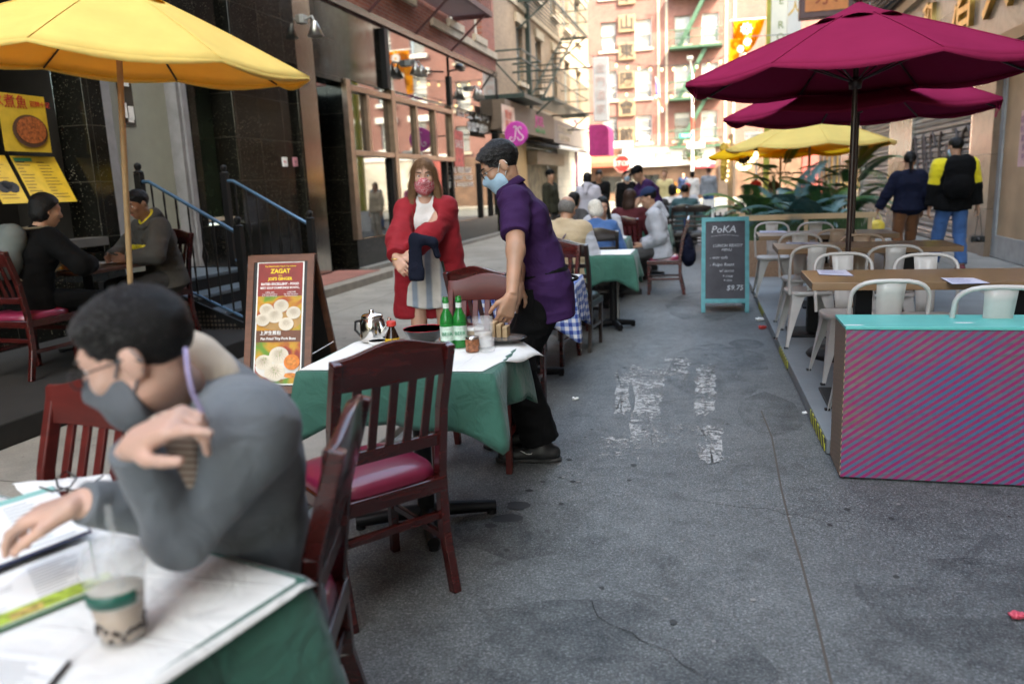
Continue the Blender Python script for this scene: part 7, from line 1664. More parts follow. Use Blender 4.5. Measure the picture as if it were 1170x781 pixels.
# ------------------------------------------------------------------ palms and planter fence
s = NT('palm_leaf'); co = s.coord('Object'); s.set(Base_Color=s.ramp(s.noise(co, 3, 3), [(.3, (.015, .05, .03)), (.5, (.05, .13, .045)), (.7, (.14, .24, .06))]), Roughness=.45); t_ = s.t; PALM = s.m
s = NT('blue_palm_leaf'); co = s.coord('Object'); s.set(Base_Color=s.ramp(s.noise(co, 3, 3), [(.3, (.03, .09, .10)), (.7, (.10, .20, .20))]), Roughness=.4); PALMB = s.m
def palm(label, x, y, z0, h, nf, L, seed, m_=None):
    r_ = random.Random(seed); t = thing('potted_palm', label, 'palm', (x, y, z0)); c = V((x, y, z0))
    MB().lathe([(0, 0), (.15, 0), (.20, .30), (.215, .32), (.19, .32), (0, .27)], c, 22).build('pot', mat('dark_pot', (.05, .04, .035), .6), t)
    mb = MB()
    for i in range(4): a = r_.uniform(0, 6.28); mb.tube([c+V((.03*math.cos(a), .03*math.sin(a), .28)), c+V((.06*math.cos(a), .06*math.sin(a), h*.35)), c+V((.12*math.cos(a), .12*math.sin(a), h*.62))], [.018, .013, .010], 7)
    mb.build('trunk', mat('palm_stem', (.12, .14, .05), .7), t)
    mb = MB()
    for i in range(nf):
        a = 2*math.pi*i/nf+r_.uniform(-.3, .3); el_ = r_.uniform(.35, 1.25); LL = L*r_.uniform(.75, 1.1); b = c+V((.08*math.cos(a), .08*math.sin(a), h*r_.uniform(.45, .65))); pts = []; d = V((math.cos(a)*math.cos(el_), math.sin(a)*math.cos(el_), math.sin(el_))); p = b
        for k_ in range(15): pts.append(p.copy()); p = p+d*LL/14; d = (d+V((0, 0, -.105))).normalized()
        mb.tube(pts, [.006*(1-k_/16) for k_ in range(15)], 5)
        for k_ in range(3, 15):
            dd = (pts[k_]-pts[k_-1]).normalized(); sd_ = dd.cross(V((0, 0, 1))).normalized(); ll = .23*LL*math.sin(math.pi*(k_+1)/17)**.7
            for sgn in (-1, 1):
                for sub_ in (0, .33, .66):
                    q = pts[k_]-dd*LL/14*sub_; tip = q+sd_*sgn*ll*r_.uniform(.85, 1.1)+dd*ll*.55-V((0, 0, ll*.28)); mid = q.lerp(tip, .5)+V((0, 0, ll*.10)); w_ = dd*.008+V((0, 0, .003))
                    mb.add([q-w_*.5, q+w_*.5, mid+w_, mid-w_, tip], [(0, 1, 2, 3), (3, 2, 4)])
    mb.build('fronds', m_ or PALM, t)
palm('leftmost potted palm spilling over the chalkboard side of the planter', .62, 12.4, 0, 1.4, 15, .75, 1)
palm('dark green potted palm behind the farthest left metal chair', 1.10, 12.0, 0, 1.5, 16, .8, 2, PALMB)
palm('tall feathery potted palm under the yellow umbrella hub', 1.0, 13.0, 0, 2.3, 12, .7, 3)
palm('bushy potted palm in the middle of the planter row', 1.62, 12.3, 0, 1.5, 17, .8, 4)
palm('potted palm with bluish fronds low in the planter row', 1.4, 11.8, 0, 1.1, 14, .7, 5, PALMB)
palm('tall light green palm beside the magenta umbrella poles', 2.0, 12.9, 0, 2.3, 16, .75, 6)
palm('rightmost potted palm in front of the grey shutter', 2.25, 14.6, 0, 1.5, 12, .7, 7)
for i in range(5):
    x = .65+.3*i; mb = MB(); r_ = random.Random(40+i)
    for k_ in range(230):
        a = r_.uniform(0, 6.28); h_ = r_.uniform(.25, .62); p = V((x+r_.gauss(0, .07), 11.52+r_.gauss(0, .04), .27)); q = p+V((math.cos(a)*.10, math.sin(a)*.07, h_)); w_ = V((.008, 0, 0)); mb.add([p-w_, p+w_, q+w_*.8, q-w_*.8, q+V((0, 0, .05))], [(0, 1, 2, 3), (3, 2, 4)])
    t = thing('grass_tuft', ('leftmost', 'second', 'third', 'fourth', 'rightmost')[i]+' clump of upright green blades in the trough behind the farthest table', 'plant', (x, 11.5, .2)); mb.build('blades', LEAF, t)
t = thing('planter_trough', 'long pine planter trough with diagonal slats behind the deck', 'planter', (1.7, 11.5, 0)); mb = MB(); mb.box((.42, 11.38, .004), (2.1, 11.66, .55)); mb.build('box', wood('pine_lattice', (.38, .24, .15), .5, .6, (24, 1, 24), 0), t); mb = MB(); mb.box((.40, 11.35, .83), (2.1, 11.40, .90)); mb.build('rail', PALEWOOD, t)
for x in (.42, 1.2, 2.0): MB().box((x, 11.36, .553), (x+.05, 11.39, .827)).build('post', PALEWOOD, t)
t = thing('wooden_fence', 'pale wooden slat fence running back beside the road behind the chalkboard', 'fence', (.4, 13, 0)); mb = MB(); mb.box((.36, 11.7, .80), (.42, 17.5, .86)); mb.box((.37, 11.7, .15), (.41, 17.5, .20)); mb.build('rail', PALEWOOD, t)
for i in range(24): MB().box((.345, 11.75+i*.24, .03), (.365, 11.83+i*.24, .80)).build('slat', PALEWOOD, t)
MB().box((.36, 11.68, 0), (.44, 11.76, .92)).build('post', PALEWOOD, t); MB().box((.36, 17.45, 0), (.44, 17.53, .92)).build('post', PALEWOOD, t)
t = thing('wooden_post', 'pale wooden post wrapped with lit bulbs at the end of the planter fence', 'post', (.34, 17.7, 0)); mb = MB(); mb.box((.30, 17.6, 0), (.40, 17.7, 2.3)); mb.build('post', PALEWOOD, t)
for k_ in range(9): p = V((.29-.02*math.cos(k_*2), 17.57, 1.35+k_*.1)); MB().lathe([(0, -.03), (.02, -.02), (.024, 0), (.015, .02), (0, .025)], p, 8).build('bulb', BULB, t)
D = SDF(); D.rc((.22, 17.5, 2.05), (.20, 17.5, 1.4), .08, .05); t = thing('yellow_banner', 'folded yellow banner hanging on the bulb wrapped post', 'banner', (.2, 17.5, 1.3)); D.build('cloth', mat('ochre_cloth', (.65, .42, .06), .7), t, .015, disp=.03, ds=9)
t = thing('barrier', 'small black slatted crate barrier at the end of the pale fence', 'barrier', (.15, 15.5, 0)); mb = MB()
for i in range(5): mb.box((.02, 15.5, .08+i*.15), (.34, 15.53, .12+i*.15))
for i in range(4): mb.box((.02+i*.10, 15.47, 0), (.05+i*.10, 15.497, .78))
mb.build('slats', BLACKIRON, t)
t = thing('display_board', 'bright white board standing in the sun behind the black crate barrier', 'board', (.0, 22, 0)); mb = MB(); a = AY(803, 228, 26); b = AY(816, 262, 26); mb.box((a.x, 26, .02), (b.x, 26.06, a.z)); mb.build('panel', WHITEPAINT, t); MB().beam((a.x+.1, 26.06, a.z-.1), (a.x+.1, 26.5, 0), .04, .04).build('strut', WHITEPAINT, t)
# ------------------------------------------------------------------ people
PURPLE = cloth('purple_polo_cotton', (.036, .013, .060), fold=.5); BLACKCLOTH = cloth('black_cotton', (.003, .003, .0033), fold=.5); REDCAPE = cloth('crimson_wool', (.24, .002, .010), fold=.5, sheen=0)
GREYKNIT = cloth('grey_knit', (.125, .14, .155), fold=.6, weave=420); WHITECLOTH = cloth('white_cotton', (.62, .60, .58), fold=.5); LTGREY = cloth('light_grey_fleece', (.40, .41, .45), fold=.6); TANVEST = cloth('tan_vest_cotton', (.44, .34, .21), fold=.5)
DENIM = cloth('blue_denim', (.035, .10, .26), fold=.6); DKDENIM = cloth('dark_denim', (.006, .008, .022), fold=.6); BROWNCL = cloth('rust_brown_cotton', (.14, .052, .015), fold=.5); YELLOWCL = cloth('bright_yellow_nylon', (.68, .55, .01), fold=.6)
BURG = cloth('burgundy_wool', (.07, .014, .018), fold=.5); CHAR = cloth('charcoal_cotton', (.05, .048, .048), fold=.6); GREYHOOD = cloth('grey_fleece', (.07, .066, .06), fold=.6); NAVYCL = cloth('navy_cotton', (.018, .03, .075), fold=.4)
MASKB = mat('surgical_blue', (.36, .53, .66), .7, bump=.2, bs=90, bd=.002); MASKG = mat('grey_mask', (.10, .11, .125), .8, bump=.2, bs=200); SHOEB = mat('black_sneaker', (.014, .014, .015), .45, bump=.2); SOLEW = mat('pale_sole', (.5, .5, .48), .6); SOLEB = mat('dark_sole', (.03, .03, .03), .7)
s = NT('red_bandana'); co = s.coord('Object'); vo = s.n('ShaderNodeTexVoronoi', feature='DISTANCE_TO_EDGE'); vo.inputs['Scale'].default_value = 75; s.l(co, vo.inputs['Vector'])
s.set(Base_Color=s.ramp(vo.outputs['Distance'], [(.05, (.62, .45, .46)), (.10, (.42, .006, .035))]), Roughness=.8); BANDANA = s.m
s = NT('plaid_skirt'); co = s.coord('Object'); sp = s.n('ShaderNodeSeparateXYZ'); s.l(co, sp.inputs[0])
wv = s.n('ShaderNodeTexWave', wave_type='BANDS', bands_direction='X'); wv.inputs['Scale'].default_value = 3.2; s.l(co, wv.inputs['Vector']); s.set(Base_Color=s.ramp(wv.outputs['Fac'], [(.45, (.60, .57, .53)), (.8, (.26, .31, .38))]), Roughness=.85); s.bump(s.noise(co, 12, 3), .4, .02); PLAID = s.m
s = NT('striped_scarf'); co = s.coord('Object', (1, 1, 1), (R(20), 0, 0)); wv = s.n('ShaderNodeTexWave', wave_type='BANDS', bands_direction='Z'); wv.inputs['Scale'].default_value = 28; s.l(co, wv.inputs['Vector']); s.set(Base_Color=s.ramp(wv.outputs['Fac'], [(.35, (.55, .46, .37)), (.6, (.28, .20, .16))]), Roughness=.9); SCARF = s.m
CREAMSC = cloth('cream_scarf', (.58, .50, .40), fold=.6)

# --- the waiter
t = person('waiter in a purple polo shirt and blue mask bending to set down a plate', loc=(-.92, 4.0, 0))
p = Pose((-.86, 4.0, 0), 190, 1.79, hipf=-.03, lean=22, hip=.91, head=(30, 10, 0), headoff=(0, -.055, -.01), hl=AD(584, 366, 3.52), hr=AD(592, 368, 3.80), fl=(-.11, .03, .10), fr=(.11, .12, .10), pl=(-.3, -1, -.2), pr=(.4, -1, 0), w=.97, bulk=.89)
HV = 5e-3
body(p, t, SK_B, HV, hd=dict(l=dict(d=(-.35, -.15, -1), n=(-.6, .6, -.2), curl=.55), r=dict(d=(-.4, 0, -1), n=(0, 1, 0), curl=.5)))
hair(p, t, H_BLACK, 'short', .005, .010, .006, front=.074, strands=9000, slen=.014); spectacles(p, t); eyes(p, t); facemask(p, t, MASKB, .005)
shirt(p, t, PURPLE, .014, .0065, sleeve=.70, hem=.15, flare=-.012, disp=.009, puff=.010); collar(p, t, PURPLE)
trousers(p, t, BLACKCLOTH, .020, .007, 1.97, .030, disp=.010)
ap = SDF()
for x in (-1, 1): ap.rc(p.P+p.r*x*.09+p.f*.045, p.P+p.r*x*.10+p.f*.06-p.u*.38, .105, .11, k=.04, cuts=((p.P+p.f*.07, -p.f), (p.P-p.u*.40, -p.u), (p.P+p.u*.02, p.u)))
ap.build('apron', BLACKCLOTH, t, .007, disp=.006)
mb = MB(); mb.tube([p.P+p.u*.05+p.r*.165*math.cos(a)+p.f*.15*math.sin(a) for a in [i*math.pi/10 for i in range(21)]], .008, 6); mb.build('apron_string', BLACKCLOTH, t)
for c_, g_ in (('l', 8), ('r', -4)):
    o = shoe(p, c_, t, SHOEB, SOLEB, .30)
f = V((p.f.x, p.f.y, 0)).normalized(); n_ = V((f.y, -f.x, 0)); n_ = n_ if n_.y < 0 else -n_; c = V((p.A['l'].x, p.A['l'].y, 0))+f*.075+n_*.047+V((0, 0, .058))
mb = MB(); mb.tube([c-f*.035+V((0, 0, .012)), c-f*.02+V((0, 0, -.006)), c+f*.005+V((0, 0, -.004)), c+f*.04+V((0, 0, .016))], [.001, .006, .005, .001], 6, flat=.4); mb.build('swoosh_mark', WHT, o)

# --- woman in the red cape
t = person('woman in a long red cape coat and red bandana mask standing with her hands crossed', loc=(-1.92, 5.1, 0))
hL, hR = AD(452, 296, 5.02), AD(462, 300, 4.98)
p = Pose((-1.90, 5.12, .0), -76, 1.645, head=(4, 3, 0), hl=hR, hr=hL, pl=(-.6, -.6, -.6), pr=(.6, -.6, -.6), w=.80, bulk=.82, fl=(-.09, .02, .08), fr=(.10, .0, .08))
body(p, t, SK_A, .006, hd=dict(l=dict(d=(-.75, -.5, -.6), n=(.2, .9, -.2), curl=.5), r=dict(d=(.75, -.4, -.7), n=(-.2, .9, -.1), curl=.5)), feet=True)
hair(p, t, H_BROWN, 'long', .006, .006, .004, front=.082, strands=7000, slen=.07, comb=lambda q, n: -p.hu*1.2+n*.1); eyes(p, t); facemask(p, t, BANDANA, .005, strapm=REDCAPE)
shirt(p, t, WHITECLOTH, .008, .008, sleeve=0, hem=.0, neck=.050, disp=.003, name='turtleneck')
D = SDF(); D.rc(p.N-p.cu*.02, p.N+p.cu*.055, .056, .050, k=.02); D.build('roll_collar', WHITECLOTH, t, .006)
D = SDF()
for x in (-1, 0, 1): D.rc(p.W+p.r*x*.06, p.P-p.u*.28+p.r*x*.08, .10, .125, k=.05, cuts=((p.P-p.u*.22, -p.u),))
D.build('skirt', PLAID, t, .008, disp=.008)
D = SDF(); q = p.k; O_ = .024
add_torso(D, p, O_)
for x in (-1, 1):
    D.rc(p.S['l' if x < 0 else 'r']+p.u*-.03, p.P+p.r*x*.17-p.u*.26+p.f*-.03, .062, .10, k=.05, cuts=((p.P-p.u*.30, -p.u),))
    D.rc(p.C-p.f*.06+p.r*x*.08, p.P-p.u*.30-p.f*.08+p.r*x*.10, .12, .16, k=.06, cuts=((p.P-p.u*.30, -p.u),))
for c_, sx in (('l', -1), ('r', 1)):
    add_arm(D, p, c_, .012, 1.86, k=.05, r=(.054, .062, .066, .052))
    D.rc(p.S[c_]-p.u*.02, p.E[c_]*.85+p.Wr[c_]*.15+V((0, 0, -.03)), .056, .080, k=.05)
for z0, z1, w0, w1 in ((.50, .02, .085, .11), (.02, -.42, .11, .15)): D.rc(p.P+p.u*z0+p.f*(.13 if z0 > .1 else .16), p.P+p.u*z1+p.f*.20, w0, w1, k=.02, sub=True)
D.rc(p.P+p.u*.36+p.f*.15, p.P-p.u*.45+p.f*.17, .05, .09, k=.02, sub=True)
D.rc(p.N+p.cu*.0+p.cf*.02, p.N+p.cu*.3, .068, .10, k=.01, sub=True)
# keep the forearms and hands in front of the opening
cp = D.build('cape', REDCAPE, t, .008, disp=.009)
D = SDF()
for c_ in 'lr': D.rc(p.E[c_], p.E[c_]*.14+p.Wr[c_]*.86, .068, .052, k=.03, cuts=((p.E[c_]*.14+p.Wr[c_]*.86, (p.Wr[c_]-p.E[c_]).normalized()),))
D.build('cape_sleeve', REDCAPE, cp, .007, disp=.006)
GT = mat('black_green_trim', (.01, .025, .018), .7)
sl_ = [o for o in cp.children][-1]
for src, pts_ in ((cp, [(478+i*4.5, 270+i*2.6) for i in range(11)]), (cp, [(505+i*1.2, 298+i*5) for i in range(9)]), (cp, [(434+i*3, 243+i*1.2) for i in range(6)])):
    q_ = surf(src, pts_, .002)
    if len(q_) > 2 and max((a-b).length for a, b in zip(q_, q_[1:])) < .12: mb = MB(); mb.tube(q_, .009, 8); mb.build('trim', GT, cp)
D = SDF(); D.rc(AD(473, 272, 4.95), AD(494, 276, 4.95), .035, .03, k=.03); D.rc(AD(474, 276, 4.94), AD(476, 318, 4.94), .040, .052, k=.03, n=V((.3, -.95, 0)), fl=.45, cuts=((AD(478, 322, 4.92), V((0, 0, -1))),)); D.rc(AD(494, 276, 4.95), AD(500, 292, 4.97), .026, .02, k=.03); D.build('tied_jacket', cloth('near_black_knit', (.006, .008, .018), fold=.6), t, .007, disp=.008)
MB().tube([p.Wr['r']+V((.028*math.cos(i), .028*math.sin(i), -.002*math.sin(i))) for i in [k_*.63 for k_ in range(11)]], .004, 5).build('bracelet', GOLD, t)
for c_ in 'lr': shoe(p, c_, t, SHOEB, SOLEW, .24)

# --- diner in the foreground
t = person('diner in a grey sweater and grey mask leaning on the foreground table, chin on hand', loc=(-.86, 1.55, 0))
elL = AD(207, 610, 1.40); wrL = AD(150, 508, 1.27)
p = Pose((-.91, 1.45, 0), 226, 1.84, hip=.54, lean=15, head=(36, 18, 0), hl=wrL, hr=AD(88, 576, 1.48), pl=(-.2, .3, -1), pr=(.6, .1, -.8), fl=(-.12, .40, .09), fr=(.12, .42, .09), w=1.0, twist=0)
p.E['l'] = elL; p.Wr['l'] = wrL; p.E['r'] = AD(190, 585, 1.62); p.Wr['r'] = AD(92, 574, 1.46)
p.S['l'] = AD(288, 492, 1.44); p.H = AD(156, 404, 1.40); p.P += V((-.13, .03, 0)); p.W += V((-.10, .02, 0)); p.HP = {c_: q_+V((-.13, .03, 0)) for c_, q_ in p.HP.items()}; p.C += V((-.05, 0, 0))
hdir = V((-.84, -.38, -.34)).normalized(); p.hf = hdir; sd0 = V((0, 0, 1)); p.hr = hdir.cross(sd0).normalized(); p.hu = p.hr.cross(hdir).normalized(); p.hk = .98; p.N += V((-.05, -.01, -.02))
hm = dict(l=dict(d=(AD(205, 480, 1.24)-wrL), n=(.25, .35, -1), curl=.9, point=True), r=dict(d=(-1, -.3, -.25), n=(0, 0, -1), curl=.6))
body(p, t, SK_D, .005, hd=hm, legs=True)
hair(p, t, H_BLACK, 'short', .006, .006, .003, front=.072, strands=9000, slen=.010); spectacles(p, t); eyes(p, t); facemask(p, t, MASKG, .005, strapm=MASKG)
D = SDF(); add_torso(D, p, .020, .06)
for x in (-1, 1): D.rc(p.P+p.r*x*.078, p.P-p.u*.05+p.r*x*.09, .125, .13, k=.05)
for c_ in 'lr': D.rc(p.S[c_], p.E[c_], .074, .060, k=.06); D.rc(p.E[c_], p.E[c_]*.10+p.Wr[c_]*.90, .058, .041, k=.02, cuts=((p.E[c_]*.10+p.Wr[c_]*.90, (p.Wr[c_]-p.E[c_]).normalized()),))
D.rc(p.N+p.cu*.02, p.H, .055, .06, k=.02, sub=True)
sw = D.build('sweater', GREYKNIT, t, .0065, disp=.008)
for c_ in 'lr':
    D = SDF(); a = p.E[c_]*.20+p.Wr[c_]*.80; b = p.E[c_]*.02+p.Wr[c_]*.98; D.rc(a, b, .043, .040, k=.01, cuts=((b, (p.Wr[c_]-p.E[c_]).normalized()), (a, (p.E[c_]-p.Wr[c_]).normalized()))); D.build('cuff', GREYKNIT, sw, .005, disp=.002)
D = SDF(); up = ((p.H-p.hu*.06)-p.N).normalized(); nb = p.N+up*.055; ra = (p.rt-up*p.rt.dot(up)).normalized(); fa = up.cross(ra)
pts = [nb+fa*.080*math.cos(a)+ra*.084*math.sin(a) for a in [i*math.pi/7 for i in range(15)]]
for a, b in zip(pts, pts[1:]): D.rc(a, b, .033, .033, k=.03)
D.build('collar_scarf', CREAMSC, t, .006, disp=.006)
D = SDF(); D.rc(AD(192, 500, 1.34), AD(202, 575, 1.35), .048, .042, k=.03, n=V((.8, -.6, 0)).normalized(), fl=.5); D.build('scarf', SCARF, t, .006, disp=.004)
mb = MB(); mb.tube([AD(212, 398, 1.26), AD(215, 425, 1.23), AD(220, 448, 1.23), AD(231, 470, 1.25)], .0035, 6); mb.build('lanyard', mat('lilac_cord', (.35, .30, .5), .6), t)
trousers(p, t, CHAR, .014, .01)
for c_ in 'lr': shoe(p, c_, t, SHOEB, SOLEB)

# --- generic people, less near
def walker(label, loc, heading, S=1.72, skinm=SK_A, hairm=H_BLACK, style='short', top=BLACKCLOTH, bottom=CHAR, h=.012, hem=.08, sleeve=1.93, hoodie=False, shoem=SHOEB, sole=SOLEB, maskm=None, group=None, face=False, capm=None, puff=.004, gz=0.0, looks=False, hd=None, **kw):
    t = person(label, group, (loc[0], loc[1], gz)); p = Pose((loc[0], loc[1], gz), heading, S, **kw)
    body(p, t, skinm, h, hd=hd, face=True); hair(p, t, hairm, style, max(h*.8, .007), .012, .004)
    shirt(p, t, top, .018, h, sleeve=sleeve, hem=hem, puff=puff, disp=.008); trousers(p, t, bottom, .013, h, 1.95, .01, disp=.008)
    if hoodie: hood(p, t, top, h)
    if face: eyes(p, t); lips(p, t) if not maskm else None
    if maskm: facemask(p, t, maskm, max(.006, h*.6), straps=face)
    if capm: cap(p, t, capm, max(h*.8, .008))
    for c_ in 'lr': shoe(p, c_, t, shoem, sole, ground=gz)
    return t, p
def hood(p, t, m_, h=.01):
    D = SDF(); pts = [p.N+p.cf*.085*math.cos(a)+p.rt*.095*math.sin(a)+p.cu*(.02-.045*math.cos(a)) for a in [.35+i*(2*math.pi-.7)/12 for i in range(13)]]
    for a, b in zip(pts, pts[1:]): D.rc(a, b, .030*p.k, .030*p.k, k=.02)
    D.rc(p.N-p.cf*.09+p.cu*.01, p.N-p.cf*.13-p.cu*.10, .055, .045, k=.04); return D.build('hood', m_, t, h, disp=.004)
def sitter(*a, seat=.47, **kw):
    kw.setdefault('fl', (-.10, .44, .09)); kw.setdefault('fr', (.10, .46, .09)); return walker(*a, hip=seat+.075, **kw)
def backpack(p, par, label, m_, w_=.15, h_=.22, name='backpack', strapm=None, dn=.05, thick=.10):
    """worn on the back: held up by the shoulders, a thing of its own"""
    c = p.C-p.cf*(.16+thick*.3)-p.cu*dn; t = thing(name, label, 'backpack', c); D = SDF()
    for sx in (-1, 1):
        for sz in (-1, 1): D.el(c+p.rt*sx*w_*.38+p.cu*sz*h_*.42, (w_*.68, thick, h_*.62), Matrix((p.rt, p.cf, p.cu)).transposed(), k=.05)
    D.el(c-p.cf*thick*.8-p.cu*h_*.35, (w_*.8, .05, h_*.45), Matrix((p.rt, p.cf, p.cu)).transposed(), k=.02); D.build('bag', m_, t, .01, disp=.006)
    mb = MB()
    for c_, sx in (('l', -1), ('r', 1)): sh = p.S[c_]*.62+p.N*.38; mb.tube([c+p.cu*h_*.8+p.rt*sx*.06, sh+p.cu*.075, sh+p.cf*.10+p.cu*.02, p.C+p.rt*sx*.14+p.cf*.13-p.cu*.06, p.P*.5+p.W*.5+p.rt*sx*.155, c-p.cu*h_*.8+p.rt*sx*.08], .014, 6, flat=.5)
    mb.build('strap', strapm or m_, t); return t

# couple walking away on the right pavement
t, p = walker('man in a yellow and black jacket and blue jeans walking away on the right pavement', (2.96, 11.2), 92, 1.71, SK_B, H_BLACK, 'short', BLACKCLOTH, DENIM, .010, gz=.10, hem=.10, hl=(-.27, .03, .78), hr=(.30, .0, .80), fl=(-.13, .20, .10), fr=(.12, -.10, .10), maskm=MASKB, head=(4, 22, 0), puff=.014, w=1.05, shoem=mat('maroon_shoe', (.12, .02, .03), .6))
D = SDF(); D.rc(p.S['l'], p.S['r'], .084, k=.05); D.rc(p.S['l']-p.cu*.08, p.S['r']-p.cu*.08, .10, k=.05)
for c_, sx in (('l', -1), ('r', 1)): D.rc(p.S[c_], p.E[c_], .084, .086, k=.04, cuts=((p.S[c_]*.12+p.E[c_]*.88, (p.E[c_]-p.S[c_]).normalized()),)); D.rc(p.S[c_]*.8+p.C*.2, p.C+p.rt*sx*.12-p.cu*.14, .075, .055, k=.03)
D.build('yellow_yoke', YELLOWCL, t, .01, disp=.008); collar(p, t, mat('lilac_collar', (.5, .38, .5), .7), .058, .03, .4)
backpack(p, t, 'black backpack worn by the man in the yellow and black jacket', BLACKCLOTH, .17, .26)
c = p.Wr['r']+V((.02, -.02, -.02)); t_ = thing('camera', 'small black camera dangling from the hand of the man in blue jeans', 'camera', c-V((0, 0, .42))); mb = MB(); mb.tube([c, c+V((-.03, 0, -.36))], .005, 5); mb.tube([c, c+V((.05, 0, -.36))], .005, 5); mb.build('strap', BLACK, t_); MB().box((c.x-.075, c.y-.03, c.z-.44), (c.x+.085, c.y+.03, c.z-.36)).build('camera_body', BLACK, t_, bevel=.012); MB().lathe([(.032, 0), (.034, .06), (0, .06)], (c.x, c.y-.03, c.z-.40), 14, M3=rot('X', R(90))).build('lens', BLACK, t_)
t, p = walker('woman in a dark denim jacket and rust brown trousers walking away on the right pavement', (2.52, 11.6), 93, 1.56, SK_B, H_BLACK, 'bun', DKDENIM, BROWNCL, .010, gz=.10, hem=.02, hl=(-.36, .05, .80), hr=(.20, .03, .80), fl=(-.10, -.10, .10), fr=(.10, .20, .10), w=.96, puff=.012, head=(3, -6, 0))
c = p.Wr['l']+V((0, 0, -.06)); t_ = thing('bag', 'yellow plastic carrier bag in the left hand of the woman in denim', 'bag', c-V((0, 0, .25))); D = SDF(); D.el(c-V((0, 0, .17)), (.10, .05, .10)); D.el(c-V((0, 0, .23)), (.09, .05, .06)); 
D.build('bag', mat('yellow_plastic_bag', (.72, .55, .08), .4), t_, .008, disp=.006, ds=20); mb = MB(); 
for sx in (-1, 1): mb.tube([c+V((0, 0, .03)), c+V((sx*.04, 0, -.04)), c+V((sx*.06, 0, -.13))], [.008, .012, .02], 6)
mb.build('handle', mat('yellow_plastic_handle', (.72, .62, .3), .4), t_)

# the two eating at the left on the terrace
t, p = sitter('young man in a grey hoodie with yellow lining eating at the terrace table', (-4.80, 6.12), 244, 1.76, SK_C, H_BLACK, 'short', GREYHOOD, CHAR, .009, gz=.2, lean=14, head=(20, 8, 0), hl=(-.12, .40, .76), hr=(.18, .40, .76), face=True, pl=(-1, -.2, -.5), pr=(1, -.2, -.5), puff=.014, hem=.06)
hood(p, t, GREYHOOD, .008); D = SDF(); pts = [p.N+p.cf*.062*math.cos(a)+p.rt*.070*math.sin(a)+p.cu*(.035-.035*math.cos(a)) for a in [.4+i*(2*math.pi-.8)/12 for i in range(13)]]
for a, b in zip(pts, pts[1:]): D.rc(a, b, .020, .020, k=.02)
D.build('yellow_lining', YELLOWCL, t, .008)
ct = p.C+p.cf*.142*1.0-p.cu*.01; text('lettering', 'REBOX', p.W*.25+p.C*.75+p.cf*.150, -p.rt, p.cu, .105, YELLOWCL, t, .012, bold=.002)
t, p = sitter('person in black with a dark hat hair seen from behind eating at the terrace table', (-4.98, 4.78), 70, 1.74, SK_B, H_BLACK, 'bob', BLACKCLOTH, BLACKCLOTH, .010, gz=.2, lean=18, head=(14, -10, 0), hl=(-.15, .36, .76), hr=(.16, .40, .78), pl=(-1, -.2, -.4), pr=(1, -.2, -.4), puff=.016)
backpack(p, t, 'grey backpack with tan straps on the person in black at the terrace table', mat('grey_green_canvas', (.11, .13, .125), .8), .14, .20, strapm=mat('tan_webbing', (.26, .21, .14), .8))

# group in the middle distance
t, p = sitter('bald man in a tan vest sitting with his back to the camera', (-1.42, 7.50), 82, 1.72, SK_B, H_GREY, 'bald', LTGREY, CHAR, .010, lean=16, head=(24, -6, 0), hl=(-.2, .33, .76), hr=(.18, .33, .76), puff=.016, w=1.12, bulk=1.12)
D = SDF(); add_torso(D, p, .034, .05)
for x in (-1, 1): D.rc(p.W+p.r*x*.07, p.P-p.u*.10+p.r*x*.12-p.f*.02, .13, .15, k=.05, cuts=((p.P-p.u*.14, -p.u),))
for c_ in 'lr': D.rc(p.S[c_], p.S[c_]*.8+p.E[c_]*.2, .078, k=.03)
D.rc(p.N, p.N+p.cu*.3, .06, .1, k=.01, sub=True); D.build('vest', TANVEST, t, .010, disp=.008)
mb = MB(); pts = [p.S['r']*.55+p.N*.45+p.cu*.075, p.C+p.rt*.06-p.cf*.165, p.W-p.rt*.05-p.cf*.165, p.P-p.r*.19-p.f*.08]; mb.tube(pts, .022, 6, flat=.3); mb.build('bag_strap', mat('purple_grey_strap', (.10, .07, .11), .8), t)
t, p = sitter('white haired person in a blue denim jacket bent over the table beside the old man', (-1.22, 8.55), 100, 1.60, SK_D, H_WHITE, 'bob', DENIM, CHAR, .012, lean=22, head=(26, 12, 0), hl=(-.16, .33, .74), hr=(.16, .33, .74), puff=.014)
t, p = sitter('woman with long straight black hair and a light grey sweater facing the camera over food', (-1.42, 10.35), -78, 1.62, SK_A, H_BLACK, 'long', LTGREY, CHAR, .010, lean=26, head=(14, 0, 0), hl=(-.10, .42, .80), hr=(.10, .42, .80), face=True, puff=.014)
t, p = sitter('seated woman with dark curly hair and a burgundy coat, her back to the camera', (-1.14, 11.15), 80, 1.66, SK_A, H_DKBROWN, 'curly', BURG, CHAR, .012, lean=6, head=(6, -10, 0), hl=(-.2, .3, .74), hr=(.2, .3, .74), puff=.018, w=1.05)
t, p = sitter('man in a blue cap and pale grey hoodie sitting sideways, arms in his lap', (-.64, 10.22), 184, 1.74, SK_B, H_BLACK, 'crop', LTGREY, CHAR, .008, lean=12, head=(14, 4, 0), hl=(-.10, .22, .62), hr=(.08, .24, .62), face=True, puff=.020, hem=.08, capm=NAVYCL, fl=(-.10, .34, .09), fr=(.12, .50, .09))
hood(p, t, LTGREY, .008)
